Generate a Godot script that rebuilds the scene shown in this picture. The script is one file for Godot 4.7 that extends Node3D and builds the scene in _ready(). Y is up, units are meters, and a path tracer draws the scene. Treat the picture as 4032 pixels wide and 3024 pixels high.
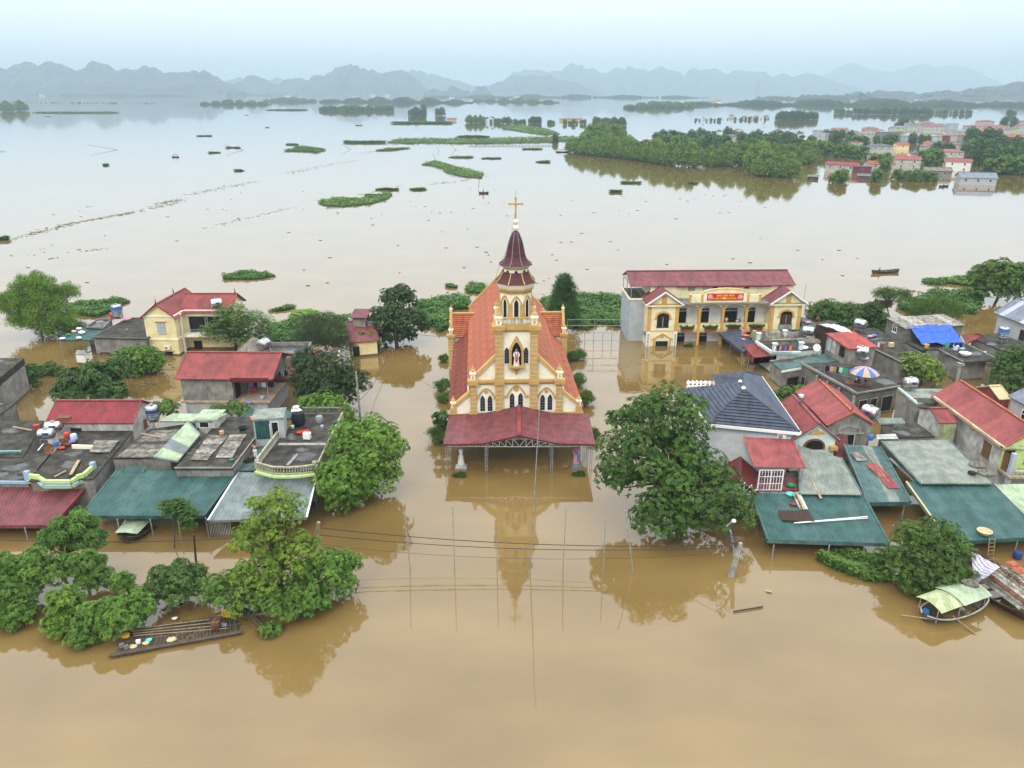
extends Node3D
const UP := Vector3(0, 1, 0)
var rng := RandomNumberGenerator.new()
var M := {}
var used := {}
var X := Transform3D()
# ---------------------------------------------------------------- mesh builder
class MB:
	var v := PackedVector3Array()
	var n := PackedVector3Array()
	var c := PackedColorArray()
	var uv := PackedVector2Array()
	var tinted := false
	var col := Color.WHITE
	func t(a: Vector3, b: Vector3, d: Vector3) -> void:
		var k := (b - a).cross(d - a).normalized()
		v.append(a); v.append(d); v.append(b)
		n.append(k); n.append(k); n.append(k)
		if tinted:
			c.append(col); c.append(col); c.append(col)
	func ts(a: Vector3, b: Vector3, d: Vector3, na: Vector3, nb: Vector3, nd: Vector3) -> void:
		v.append(a); v.append(d); v.append(b)
		n.append(na); n.append(nd); n.append(nb)
		if tinted:
			c.append(col); c.append(col); c.append(col)
	func q(a: Vector3, b: Vector3, d: Vector3, e: Vector3) -> void:
		t(a, b, d); t(a, d, e)
	func hexa(p: Array) -> void:  # 0..3 bottom, 4..7 top, both anticlockwise seen from above
		q(p[3], p[2], p[1], p[0]); q(p[4], p[5], p[6], p[7])
		for i in 4:
			var j := (i + 1) % 4
			q(p[i], p[j], p[j + 4], p[i + 4])
	func box(o: Vector3, s: Vector3, yaw := 0.0) -> void:
		var b := Basis(UP, yaw)
		var p := []
		for y in [-0.5, 0.5]:
			for k in [[-0.5, 0.5], [0.5, 0.5], [0.5, -0.5], [-0.5, -0.5]]:
				p.append(o + b * Vector3(k[0] * s.x, y * s.y, k[1] * s.z))
		hexa(p)
	func bx(x0: float, x1: float, y0: float, y1: float, z0: float, z1: float) -> void:
		box(Vector3((x0 + x1) / 2, (y0 + y1) / 2, (z0 + z1) / 2), Vector3(absf(x1 - x0), absf(y1 - y0), absf(z1 - z0)))
	func beam(a: Vector3, b: Vector3, w: float, h: float) -> void:
		var f := (b - a).normalized()
		var s := f.cross(UP)
		s = (Vector3.RIGHT if s.length() < 0.01 else s.normalized()) * w / 2
		var u := s.cross(f).normalized() * h / 2
		q(a - s - u, a + s - u, a + s + u, a - s + u); q(b + s - u, b - s - u, b - s + u, b + s + u)
		q(a + s - u, b + s - u, b + s + u, a + s + u); q(b - s - u, a - s - u, a - s + u, b - s + u)
		q(a - s + u, a + s + u, b + s + u, b - s + u); q(a + s - u, a - s - u, b - s - u, b + s - u)
	func slab(a: Vector3, b: Vector3, d: Vector3, e: Vector3, th: float) -> void:  # top face a b d e, anticlockwise from above
		var k := (b - a).cross(d - a).normalized() * -th
		hexa([a + k, b + k, d + k, e + k, a, b, d, e])
	func cone(a: Vector3, b: Vector3, r0: float, r1: float, seg := 8, caps := true) -> void:
		var f := (b - a).normalized()
		var s := f.cross(UP)
		s = Vector3.RIGHT if s.length() < 0.01 else s.normalized()
		var u := s.cross(f).normalized()
		for i in seg:
			var d0 := s * cos(TAU * i / seg) + u * sin(TAU * i / seg)
			var d1 := s * cos(TAU * (i + 1) / seg) + u * sin(TAU * (i + 1) / seg)
			ts(a + d0 * r0, b + d1 * r1, a + d1 * r0, d0, d1, d1)
			ts(a + d0 * r0, b + d0 * r1, b + d1 * r1, d0, d0, d1)
			if caps:
				t(a, a + d0 * r0, a + d1 * r0); t(b, b + d1 * r1, b + d0 * r1)
	func tube(pts: Array, r0: float, r1: float, seg := 6) -> void:
		for i in pts.size() - 1:
			var k := float(pts.size() - 1)
			cone(pts[i], pts[i + 1], lerpf(r0, r1, i / k), lerpf(r0, r1, (i + 1) / k), seg, i == 0 or i == int(k) - 1)
	func lathe(o: Vector3, prof: Array, seg := 12, sx := 1.0, sz := 1.0, turn := 0.0, smooth := true) -> void:  # prof of [radius, height]
		for j in prof.size() - 1:
			var a: Array = prof[j]
			var b: Array = prof[j + 1]
			var sl := Vector2(float(b[1]) - float(a[1]), float(a[0]) - float(b[0])).normalized()
			for i in seg:
				var t0 := TAU * i / seg + turn
				var t1 := TAU * (i + 1) / seg + turn
				var e0 := Vector3(cos(t0) * sx, 0, -sin(t0) * sz)
				var e1 := Vector3(cos(t1) * sx, 0, -sin(t1) * sz)
				var p0 := o + e0 * float(a[0]) + UP * float(a[1])
				var p1 := o + e1 * float(a[0]) + UP * float(a[1])
				var p2 := o + e1 * float(b[0]) + UP * float(b[1])
				var p3 := o + e0 * float(b[0]) + UP * float(b[1])
				if smooth:
					var n0 := (e0 * sl.x + UP * sl.y).normalized()
					var n1 := (e1 * sl.x + UP * sl.y).normalized()
					if float(a[0]) > 0.0001: ts(p0, p1, p2, n0, n1, n1)
					if float(b[0]) > 0.0001: ts(p0, p2, p3, n0, n1, n0)
				else:
					if float(a[0]) > 0.0001: t(p0, p1, p2)
					if float(b[0]) > 0.0001: t(p0, p2, p3)
	func ball(o: Vector3, r: Vector3, seg := 10, rings := 6) -> void:
		var p := []
		for i in rings + 1:
			var a := -PI / 2 + PI * i / rings
			p.append([cos(a) * r.x, sin(a) * r.y])
		lathe(o, p, seg, 1.0, r.z / r.x)
	func plate(pts: PackedVector2Array, z0: float, z1: float) -> void:  # outline in x y, front face at z1
		var ids := Geometry2D.triangulate_polygon(pts)
		var cw := Geometry2D.is_polygon_clockwise(pts)  # y-down sense
		for i in range(0, ids.size(), 3):
			var a := pts[ids[i]]
			var b := pts[ids[i + 1]]
			var d := pts[ids[i + 2]]
			if (b - a).cross(d - a) < 0:
				var e := b
				b = d
				d = e
			t(Vector3(a.x, a.y, z1), Vector3(b.x, b.y, z1), Vector3(d.x, d.y, z1))
			t(Vector3(a.x, a.y, z0), Vector3(d.x, d.y, z0), Vector3(b.x, b.y, z0))
		var area := 0.0
		for i in pts.size():
			area += pts[i].cross(pts[(i + 1) % pts.size()])
		for i in pts.size():
			var a := pts[i]
			var b := pts[(i + 1) % pts.size()]
			if area < 0:
				var e := a
				a = b
				b = e
			q(Vector3(a.x, a.y, z0), Vector3(b.x, b.y, z0), Vector3(b.x, b.y, z1), Vector3(a.x, a.y, z1))
	func band(inner: PackedVector2Array, outer: PackedVector2Array, z0: float, z1: float) -> void:
		for i in inner.size() - 1:
			var a := inner[i]
			var b := inner[i + 1]
			var d := outer[i + 1]
			var e := outer[i]
			var w := PackedVector2Array([a, b, d, e])
			if (b - a).cross(d - a) < 0:
				w = PackedVector2Array([e, d, b, a])
			plate(w, z0, z1)
	func floor_plan(poly: Array, y0: float, y1: float) -> void:  # outline of Vector3, any turn, walls and caps
		var p := PackedVector2Array()
		for k in poly:
			p.append(Vector2(k.x, -k.z))
		var ids := Geometry2D.triangulate_polygon(p)
		for i in range(0, ids.size(), 3):
			var a := p[ids[i]]
			var b := p[ids[i + 1]]
			var d := p[ids[i + 2]]
			if (b - a).cross(d - a) < 0:
				var e := b
				b = d
				d = e
			t(Vector3(a.x, y1, -a.y), Vector3(b.x, y1, -b.y), Vector3(d.x, y1, -d.y))
			t(Vector3(a.x, y0, -a.y), Vector3(d.x, y0, -d.y), Vector3(b.x, y0, -b.y))
		var area := 0.0
		for i in p.size():
			area += p[i].cross(p[(i + 1) % p.size()])
		for i in p.size():
			var a := p[i]
			var b := p[(i + 1) % p.size()]
			if area < 0:
				var e := a
				a = b
				b = e
			q(Vector3(a.x, y0, -a.y), Vector3(b.x, y0, -b.y), Vector3(b.x, y1, -b.y), Vector3(a.x, y1, -a.y))
	func corr(a: Vector3, b: Vector3, d: Vector3, e: Vector3, pitch: float, amp: float) -> void:  # ribs run from edge a b up to edge e d
		var k := maxi(1, int(round((b - a).length() / pitch)))
		var up := (b - a).cross(e - a).normalized() * amp
		for i in k:
			var p := []
			for j in 5:
				var f: float = (i + [0.0, 0.22, 0.5, 0.72, 1.0][j]) / k
				var h: Vector3 = up * [0.0, 1.0, 1.0, 0.0, 0.0][j]
				p.append([a.lerp(b, f) + h, e.lerp(d, f) + h])
			for j in 4:
				q(p[j][0], p[j + 1][0], p[j + 1][1], p[j][1])
	func leaf(p: Vector3, f: Vector3, up: Vector3, l: float, w: float) -> void:
		var s := f.cross(up).normalized() * w * 0.5
		var m := p + f * l * 0.45 + up * l * 0.06
		var e := p + f * l - up * l * 0.12
		t(p, m + s, e); t(p, e, m - s)
	func done(xf: Transform3D) -> ArrayMesh:
		var a := []
		a.resize(Mesh.ARRAY_MAX)
		if xf != Transform3D():
			var b := xf.basis
			for i in v.size():
				v[i] = xf * v[i]
				n[i] = b * n[i]
		a[Mesh.ARRAY_VERTEX] = v
		a[Mesh.ARRAY_NORMAL] = n
		if tinted: a[Mesh.ARRAY_COLOR] = c
		var m := ArrayMesh.new()
		m.add_surface_from_arrays(Mesh.PRIMITIVE_TRIANGLES, a)
		return m
func mb() -> MB:
	return MB.new()
func V(x: float, y: float, z: float) -> Vector3:
	return Vector3(x, y, z)
# ---------------------------------------------------------------- naming
func numbered(called: String) -> String:
	used[called] = int(used.get(called, -1)) + 1
	return called if used[called] == 0 else "%s_%03d" % [called, used[called]]
func tag(o: Node, label: String, cat := "", group := "", kind := "") -> Node:
	if label != "": o.set_meta("label", label)
	if cat != "": o.set_meta("category", cat)
	if group != "": o.set_meta("group", group)
	if kind != "": o.set_meta("kind", kind)
	return o
# a thing whose parts are given in world metres (local = false) or in the thing's own axes (local = true)
func thing(called: String, label: String, cat: String, at := Vector3.ZERO, turn := 0.0, group := "", local := false) -> Node3D:
	var o := Node3D.new()
	o.name = numbered(called)
	add_child(o)
	o.position = at
	o.rotation.y = turn
	tag(o, label, cat, group)
	X = Transform3D() if local else o.transform.affine_inverse()
	return o
func put(called: String, b: MB, mat: Material, parent: Node, label := "") -> MeshInstance3D:
	var o := MeshInstance3D.new()
	o.mesh = b.done(X)
	o.mesh.surface_set_material(0, mat)
	o.name = called
	if label != "": o.set_meta("label", label)
	parent.add_child(o, true)
	return o
# a thing that is one mesh
func single(called: String, b: MB, mat: Material, label: String, cat: String, at := Vector3.ZERO, turn := 0.0, group := "") -> MeshInstance3D:
	var o := MeshInstance3D.new()
	o.name = numbered(called)
	add_child(o)
	o.position = at
	o.rotation.y = turn
	o.mesh = b.done(Transform3D())
	o.mesh.surface_set_material(0, mat)
	tag(o, label, cat, group)
	return o
func copy(o: Node3D, at: Vector3, turn: float, label: String, size := 1.0) -> Node3D:
	var r: Node3D = o.duplicate()
	var base := str(o.name)
	if base.length() > 4 and base.right(3).is_valid_int(): base = base.left(base.length() - 4)
	r.name = numbered(base)
	add_child(r)
	r.position = at
	r.rotation.y = turn
	r.scale = Vector3.ONE * size
	if label != "": r.set_meta("label", label)
	return r
func rf(a: float, b: float) -> float:
	return rng.randf_range(a, b)
func rv() -> Vector3:
	return V(rng.randfn(), rng.randfn(), rng.randfn()).normalized()
# ---------------------------------------------------------------- materials
func noise_tex(kind: String, size: int) -> ImageTexture:
	var a := FastNoiseLite.new()
	var b := FastNoiseLite.new()
	a.seed = 11; b.seed = 23
	a.noise_type = FastNoiseLite.TYPE_SIMPLEX_SMOOTH
	b.noise_type = FastNoiseLite.TYPE_SIMPLEX_SMOOTH
	a.fractal_octaves = 5; b.fractal_octaves = 4
	a.frequency = 3.0 / size; b.frequency = 9.0 / size
	var im := Image.create_empty(size, size, false, Image.FORMAT_RGB8)
	for y in size:
		for x in size:
			# blend across the border so that the tile repeats without a seam
			var fx := float(x) / size
			var fy := float(y) / size
			var p := 0.0
			var s := 0.0
			for k in 4:
				var ox := size if k % 2 else 0
				var oy := size if k > 1 else 0
				var w := (fx if ox else 1.0 - fx) * (fy if oy else 1.0 - fy)
				w = w * w
				var xx := x + (0 if ox else size)
				var yy := y + (0 if oy else size)
				match kind:
					"streak": p += w * (a.get_noise_2d(xx, yy) * 0.8 + b.get_noise_2d(xx * 2.0, yy * 0.5) * 0.6)
					"silt": p += w * a.get_noise_2d(xx * 0.6, yy * 1.2)
					_: p += w * (a.get_noise_2d(xx, yy) + 0.55 * b.get_noise_2d(xx * 1.4, yy * 1.4))
				s += w * w
			p /= sqrt(s) 
			var g := Color.WHITE
			match kind:
				"plaster":
					var k := clampf(0.97 + p * 0.07, 0, 1)
					g = Color(k, k * lerpf(1.0, 0.985, clampf(-p, 0, 1)), k * lerpf(1.0, 0.95, clampf(-p * 2, 0, 1)))
				"streak", "grime":
					var k := clampf(0.88 + p * 0.26, 0.3, 1)
					g = Color(k, k, k * 0.985)
				"moss":
					var k := clampf(0.78 + p * 0.42, 0.3, 1)
					g = Color(k, k * 0.985, k * 0.95)
				"metal":
					var k := clampf(0.9 + p * 0.26, 0.4, 1)
					g = Color(k, k, k)
				"silt":
					var k := clampf(0.95 + p * 0.1, 0, 1)
					g = Color(k, k * (0.99 + p * 0.012), k * (0.985 + p * 0.025))
				_:
					var k := clampf(0.5 + p * 0.6, 0, 1)
					g = Color(k, k, k)
			im.set_pixel(x, y, g)
	return ImageTexture.create_from_image(im)
var T := {}
func mat(called: String, r: float, g: float, b: float, rough := 0.8, tex := "", scale := 0.25, metal := 0.0) -> StandardMaterial3D:
	var m := StandardMaterial3D.new()
	m.resource_name = called
	m.albedo_color = Color(r, g, b).linear_to_srgb()
	m.roughness = rough
	m.metallic = metal
	m.metallic_specular = 0.4
	if tex != "":
		m.albedo_texture = T[tex]
		m.uv1_triplanar = true
		m.uv1_world_triplanar = true
		m.uv1_scale = Vector3.ONE * scale
	M[called] = m
	return m
func leafmat(called: String) -> void:
	var m := mat(called, 1, 1, 1, 0.55)
	m.vertex_color_use_as_albedo = true
	m.backlight_enabled = true
	m.backlight = Color(0.5, 0.5, 0.5)
	m.metallic_specular = 0.35
func _ready() -> void:
	rng.seed = 7
	var cam := Camera3D.new()
	cam.name = "camera"
	add_child(cam)
	cam.position = V(0, 39, 0)
	cam.rotation_degrees = V(-20.95, 0, 0)
	cam.fov = 52.96
	cam.near = 0.5
	cam.far = 40000.0
	cam.current = true
	var e := Environment.new()
	var sm := ProceduralSkyMaterial.new()
	sm.sky_top_color = Color(3.35, 3.45, 3.55).linear_to_srgb()
	sm.sky_horizon_color = Color(1.05, 1.12, 1.16).linear_to_srgb()
	sm.sky_curve = 1.5
	sm.ground_horizon_color = Color(0.6, 0.64, 0.66).linear_to_srgb()
	sm.ground_bottom_color = Color(0.4, 0.34, 0.24).linear_to_srgb()
	sm.sun_angle_max = 1.0
	sm.sky_cover = cloud_cover()
	sm.sky_cover_modulate = Color(1, 1, 1, 0.22)
	e.background_mode = Environment.BG_SKY
	e.sky = Sky.new()
	e.sky.sky_material = sm
	e.tonemap_mode = Environment.TONE_MAPPER_LINEAR
	e.tonemap_exposure = 1.12
	e.fog_enabled = true
	e.fog_density = 0.0002
	e.fog_light_color = Color(0.66, 0.86, 1.0).linear_to_srgb()
	e.sdfgi_enabled = true
	e.ssao_enabled = true
	e.ssil_enabled = true
	var we := WorldEnvironment.new()
	we.name = "environment"
	we.environment = e
	add_child(we)
	var sun := DirectionalLight3D.new()
	sun.name = "sun"
	add_child(sun)
	sun.rotation_degrees = V(-43, -24, 0)
	sun.light_energy = 0.5
	sun.light_angular_distance = 16.0
	sun.light_color = Color(1.0, 0.96, 0.9)
	sun.shadow_enabled = true
	materials()
	setting()
	church()
	culture_house()
	left_bank()
	right_bank()
	near_trees()
	mats()
	far_land()
	boats()
	people()
	small_things()
func cloud_cover() -> ImageTexture:
	var im := Image.create_empty(512, 256, false, Image.FORMAT_RGBA8)
	var a := FastNoiseLite.new()
	a.seed = 5
	a.noise_type = FastNoiseLite.TYPE_SIMPLEX_SMOOTH
	a.fractal_octaves = 4
	a.frequency = 1.6
	for y in 256:
		for x in 512:
			var th := TAU * x / 512.0
			var ph := PI * (y + 0.5) / 256.0
			var p := V(sin(ph) * cos(th), cos(ph) * 2.6, sin(ph) * sin(th))
			var k := clampf(a.get_noise_3d(p.x, p.y, p.z) * 0.5 + 0.5, 0, 1)
			im.set_pixel(x, y, Color(0.42, 0.42, 0.42, k * 0.8))
	return ImageTexture.create_from_image(im)
func materials() -> void:
	for k in ["plaster", "streak", "moss", "metal", "silt", "bump"]:
		T[k] = noise_tex(k, 256)
	mat("cream", 0.86, 0.825, 0.69, 0.85, "plaster", 0.16)
	mat("ochre", 0.52, 0.34, 0.12, 0.8, "plaster", 0.3)
	mat("yellow", 0.80, 0.75, 0.50, 0.85, "plaster", 0.16)
	mat("yellow_deep", 0.72, 0.55, 0.22, 0.85, "plaster", 0.16)
	mat("orange", 0.58, 0.35, 0.10, 0.8, "plaster", 0.3)
	mat("white", 0.78, 0.78, 0.76, 0.8, "plaster", 0.2)
	mat("mint", 0.62, 0.74, 0.70, 0.85, "plaster", 0.2)
	mat("lime", 0.50, 0.68, 0.26, 0.85, "plaster", 0.2)
	mat("bluepaint", 0.30, 0.44, 0.58, 0.8, "plaster", 0.3)
	mat("cyan", 0.22, 0.46, 0.44, 0.8, "streak", 0.4)
	mat("greypaint", 0.42, 0.44, 0.47, 0.8, "plaster", 0.2)
	mat("yellowpale", 0.80, 0.70, 0.40, 0.85, "plaster", 0.16)
	mat("whiteold", 0.55, 0.55, 0.53, 0.85, "streak", 0.22)
	mat("limeold", 0.36, 0.42, 0.24, 0.85, "streak", 0.25)
	mat("balus", 0.42, 0.41, 0.31, 0.85, "streak", 0.6)
	mat("tilefloor", 0.46, 0.36, 0.27, 0.5, "metal", 0.5)
	mat("maroonred", 0.26, 0.032, 0.036, 0.5, "metal", 0.2)
	mat("maroonred_b", 0.24, 0.03, 0.034, 0.5, "metal", 0.2)
	mat("fibro_c", 0.52, 0.505, 0.47, 0.9, "moss", 0.5)
	mat("redbright", 0.42, 0.06, 0.04, 0.5, "metal", 0.2)
	mat("limepale", 0.52, 0.58, 0.34, 0.7, "streak", 0.25)
	mat("whitewall", 0.66, 0.70, 0.76, 0.8, "plaster", 0.2)
	mat("weed", 0.03, 0.052, 0.018, 0.9)
	mat("rustsheet", 0.24, 0.10, 0.06, 0.8, "moss", 0.6)
	mat("bamboo_b", 0.15, 0.12, 0.09, 0.7, "streak", 0.9)
	mat("plasticblue2", 0.05, 0.16, 0.58, 0.6)
	mat("peach", 0.72, 0.33, 0.17, 0.6)
	mat("greyblue", 0.40, 0.45, 0.51, 0.8, "plaster", 0.2)
	mat("render", 0.29, 0.28, 0.265, 0.9, "streak", 0.17)
	mat("render_dark", 0.21, 0.20, 0.185, 0.92, "streak", 0.2)
	mat("concrete", 0.36, 0.35, 0.33, 0.9, "streak", 0.3)
	mat("roofdeck", 0.062, 0.057, 0.048, 0.8, "moss", 0.2)
	mat("roofdeck_light", 0.085, 0.08, 0.068, 0.85, "moss", 0.15)
	mat("puddle", 0.075, 0.08, 0.082, 0.22, "moss", 0.2)
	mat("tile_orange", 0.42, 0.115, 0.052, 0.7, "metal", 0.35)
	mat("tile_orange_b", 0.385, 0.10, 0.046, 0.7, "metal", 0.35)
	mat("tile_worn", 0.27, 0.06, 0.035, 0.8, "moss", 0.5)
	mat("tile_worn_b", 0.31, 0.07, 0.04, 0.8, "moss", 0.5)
	mat("tile_orange_c", 0.45, 0.13, 0.06, 0.7, "metal", 0.35)
	mat("maroon", 0.195, 0.052, 0.058, 0.5, "metal", 0.22)
	mat("maroon_b", 0.215, 0.06, 0.066, 0.5, "metal", 0.22)
	mat("spire", 0.10, 0.022, 0.028, 0.6, "streak", 0.5)
	mat("red", 0.29, 0.056, 0.052, 0.5, "metal", 0.18)
	mat("red_b", 0.25, 0.052, 0.048, 0.5, "metal", 0.18)
	mat("red_faded", 0.35, 0.085, 0.085, 0.55, "streak", 0.2)
	mat("red_faded_b", 0.32, 0.075, 0.075, 0.55, "streak", 0.2)
	mat("darkred", 0.13, 0.018, 0.016, 0.5, "metal", 0.2)
	mat("teal", 0.036, 0.108, 0.10, 0.45, "metal", 0.2)
	mat("teal_b", 0.052, 0.126, 0.117, 0.45, "metal", 0.2)
	mat("teal_old", 0.10, 0.17, 0.168, 0.6, "streak", 0.25)
	mat("teal_old_b", 0.08, 0.15, 0.15, 0.6, "streak", 0.25)
	mat("tin_grey", 0.21, 0.25, 0.26, 0.45, "streak", 0.2)
	mat("tin_grey_b", 0.23, 0.27, 0.28, 0.45, "streak", 0.2)
	mat("tin_pale", 0.27, 0.30, 0.265, 0.6, "streak", 0.2)
	mat("tin_pale_b", 0.25, 0.285, 0.26, 0.6, "streak", 0.2)
	mat("palegreen", 0.42, 0.52, 0.36, 0.6, "streak", 0.2)
	mat("slate", 0.07, 0.084, 0.125, 0.5, "metal", 0.3)
	mat("slate_b", 0.062, 0.074, 0.11, 0.5, "metal", 0.3)
	mat("bluegrey", 0.20, 0.23, 0.29, 0.5, "metal", 0.3)
	mat("fibro", 0.28, 0.265, 0.245, 0.9, "moss", 0.35)
	mat("fibro_b", 0.38, 0.36, 0.335, 0.9, "moss", 0.35)
	mat("glass", 0.012, 0.014, 0.017, 0.12)
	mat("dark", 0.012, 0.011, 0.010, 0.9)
	mat("wood", 0.22, 0.11, 0.05, 0.7, "streak", 0.8)
	mat("wood_dark", 0.075, 0.04, 0.03, 0.7, "streak", 0.8)
	mat("plank", 0.50, 0.38, 0.24, 0.8, "streak", 0.9)
	mat("bamboo", 0.11, 0.085, 0.06, 0.7, "streak", 0.9)
	mat("bamboo_pale", 0.36, 0.27, 0.16, 0.7, "streak", 0.9)
	mat("steel", 0.55, 0.57, 0.58, 0.35, "", 1.0, 0.6)
	mat("inox", 0.62, 0.62, 0.63, 0.22, "metal", 0.8, 0.9)
	mat("galv", 0.36, 0.38, 0.40, 0.5, "metal", 0.8, 0.2)
	mat("wire", 0.03, 0.03, 0.035, 0.6)
	mat("navy", 0.02, 0.045, 0.17, 0.5)
	mat("bark", 0.13, 0.10, 0.075, 0.9, "moss", 1.5)
	mat("whitebright", 0.80, 0.80, 0.80, 0.6)
	mat("cloth_white", 0.74, 0.74, 0.76, 0.9)
	mat("cloth_black", 0.014, 0.014, 0.018, 0.9)
	mat("cloth_pink", 0.60, 0.26, 0.36, 0.9)
	mat("cloth_purple", 0.20, 0.13, 0.40, 0.9)
	mat("cloth_blue", 0.12, 0.22, 0.45, 0.9)
	mat("cloth_skyblue", 0.45, 0.58, 0.72, 0.9)
	mat("cloth_brown", 0.22, 0.09, 0.04, 0.9)
	mat("cloth_grey", 0.25, 0.25, 0.27, 0.9)
	mat("cloth_green", 0.03, 0.36, 0.16, 0.8)
	mat("cloth_olive", 0.28, 0.30, 0.06, 0.9)
	mat("cloth_orange", 0.75, 0.18, 0.05, 0.9)
	mat("tarp", 0.025, 0.12, 0.62, 0.45, "metal", 0.7)
	mat("plastic_red", 0.62, 0.03, 0.02, 0.4)
	mat("plastic_blue", 0.04, 0.17, 0.45, 0.4)
	mat("plastic_cyan", 0.10, 0.55, 0.52, 0.4)
	mat("plastic_green", 0.02, 0.24, 0.07, 0.4)
	mat("plastic_yellow", 0.70, 0.42, 0.03, 0.5)
	mat("skin", 0.40, 0.23, 0.15, 0.6)
	mat("hair", 0.012, 0.010, 0.010, 0.6)
	mat("straw", 0.52, 0.42, 0.24, 0.8)
	mat("robe", 0.74, 0.73, 0.71, 0.6, "plaster", 0.8)
	mat("rubble", 0.25, 0.23, 0.21, 0.95, "moss", 0.8)
	mat("rock", 0.075, 0.105, 0.10, 0.95, "moss", 0.004)
	mat("rock_pale", 0.36, 0.33, 0.30, 0.95, "moss", 0.01)
	mat("sign_red", 0.55, 0.02, 0.02, 0.5)
	mat("sign_gold", 0.80, 0.55, 0.06, 0.5)
	leafmat("leaf")
	M.leaf.albedo_color = Color(1.06, 0.84, 0.68).linear_to_srgb()
	mat("tide", 0.17, 0.13, 0.085, 0.7, "streak", 0.4)
	mat("roofpink", 0.24, 0.075, 0.07, 0.6)
	var im := Image.create_empty(64, 64, false, Image.FORMAT_RGB8)
	for x in 64:
		for y in 64:
			var k := x % 16
			im.set_pixel(x, y, Color(0.30, 0.42, 0.72) if k < 3 else Color(0.80, 0.35, 0.38) if k > 7 and k < 10 else Color(0.88, 0.89, 0.93))
	T.stripe = ImageTexture.create_from_image(im)
	mat("stripe_cloth", 0.9, 0.9, 0.9, 0.6, "stripe", 0.55)
	var im2 := Image.create_empty(64, 64, false, Image.FORMAT_RGB8)
	for x in 64:
		for y in 64:
			im2.set_pixel(x, y, Color(0.45, 0.60, 0.75) if y % 16 < 3 else Color(0.86, 0.89, 0.92))
	T.stripe2 = ImageTexture.create_from_image(im2)
	mat("stripe_tarp", 0.9, 0.9, 0.9, 0.6, "stripe2", 0.7)
func setting() -> void:
	var w := mat("water", 0.215, 0.141, 0.048, 0.04, "silt", 0.025)
	w.metallic_specular = 0.5
	w.clearcoat_enabled = true
	w.clearcoat = 0.6
	w.clearcoat_roughness = 0.03
	w.heightmap_enabled = true
	w.heightmap_texture = ripple_tex()
	w.heightmap_scale = 0.8
	var b := mb()
	# rings of growing quads round the viewer, one sheet to the horizon
	var r: Array[float] = [0.0, 60.0, 200.0, 800.0, 3000.0, 13000.0]
	for i in 5:
		for k in 32:
			var a := TAU * k / 32
			var d := TAU * (k + 1) / 32
			var o := V(0, 0, -80)
			var p0 := o + V(cos(a), 0, -sin(a)) * r[i]
			var p1 := o + V(cos(a), 0, -sin(a)) * r[i + 1]
			var p2 := o + V(cos(d), 0, -sin(d)) * r[i + 1]
			var p3 := o + V(cos(d), 0, -sin(d)) * r[i]
			if i == 0: b.t(p0, p1, p2)
			else: b.q(p0, p1, p2, p3)
	var s := single("water", b, w, "brown muddy flood water spreading to the horizon", "water")
	tag(s, "", "", "", "structure")
func ripple_tex() -> ImageTexture:
	var n := 512
	var a := FastNoiseLite.new()
	a.seed = 3
	a.noise_type = FastNoiseLite.TYPE_SIMPLEX_SMOOTH
	a.fractal_octaves = 3
	a.frequency = 0.05
	var im := Image.create_empty(n, n, false, Image.FORMAT_L8)
	for y in n:
		for x in n:
			var fx := float(x) / n
			var fy := float(y) / n
			var p := 0.0
			var s := 0.0
			for k in 4:
				var w := (fx if k % 2 else 1.0 - fx) * (fy if k > 1 else 1.0 - fy)
				p += w * a.get_noise_2d((x + (0 if k % 2 else n)) * 0.55, (y + (0 if k > 1 else n)) * 1.0)
				s += w * w
			p /= sqrt(s)
			im.set_pixel(x, y, Color(0.5 + p * 0.5, 0, 0))
	return ImageTexture.create_from_image(im)
func arch_pts(w: float, spring: float, rise: float, base: float, cx := 0.0, steps := 7) -> PackedVector2Array:  # pointed arch, open at the base, from right to left
	var p := PackedVector2Array([Vector2(cx + w / 2, base)])
	for i in steps + 1:
		var f := float(i) / steps
		p.append(Vector2(cx + w / 2 * (1 - f * f * 0.35 - f * 0.65), spring + rise * sin(f * PI / 2) * (0.75 + 0.25 * f)))
	for i in range(steps - 1, -1, -1):
		var f := float(i) / steps
		p.append(Vector2(cx - w / 2 * (1 - f * f * 0.35 - f * 0.65), spring + rise * sin(f * PI / 2) * (0.75 + 0.25 * f)))
	p.append(Vector2(cx - w / 2, base))
	return p
func round_pts(w: float, spring: float, rise: float, base: float, cx := 0.0, steps := 12) -> PackedVector2Array:
	var p := PackedVector2Array([Vector2(cx + w / 2, base)])
	for i in steps + 1:
		p.append(Vector2(cx + w / 2 * cos(PI * i / steps), spring + rise * sin(PI * i / steps)))
	p.append(Vector2(cx - w / 2, base))
	return p
func rect(x0: float, x1: float, y0: float, y1: float) -> PackedVector2Array:
	return PackedVector2Array([Vector2(x0, y0), Vector2(x1, y0), Vector2(x1, y1), Vector2(x0, y1)])
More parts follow.
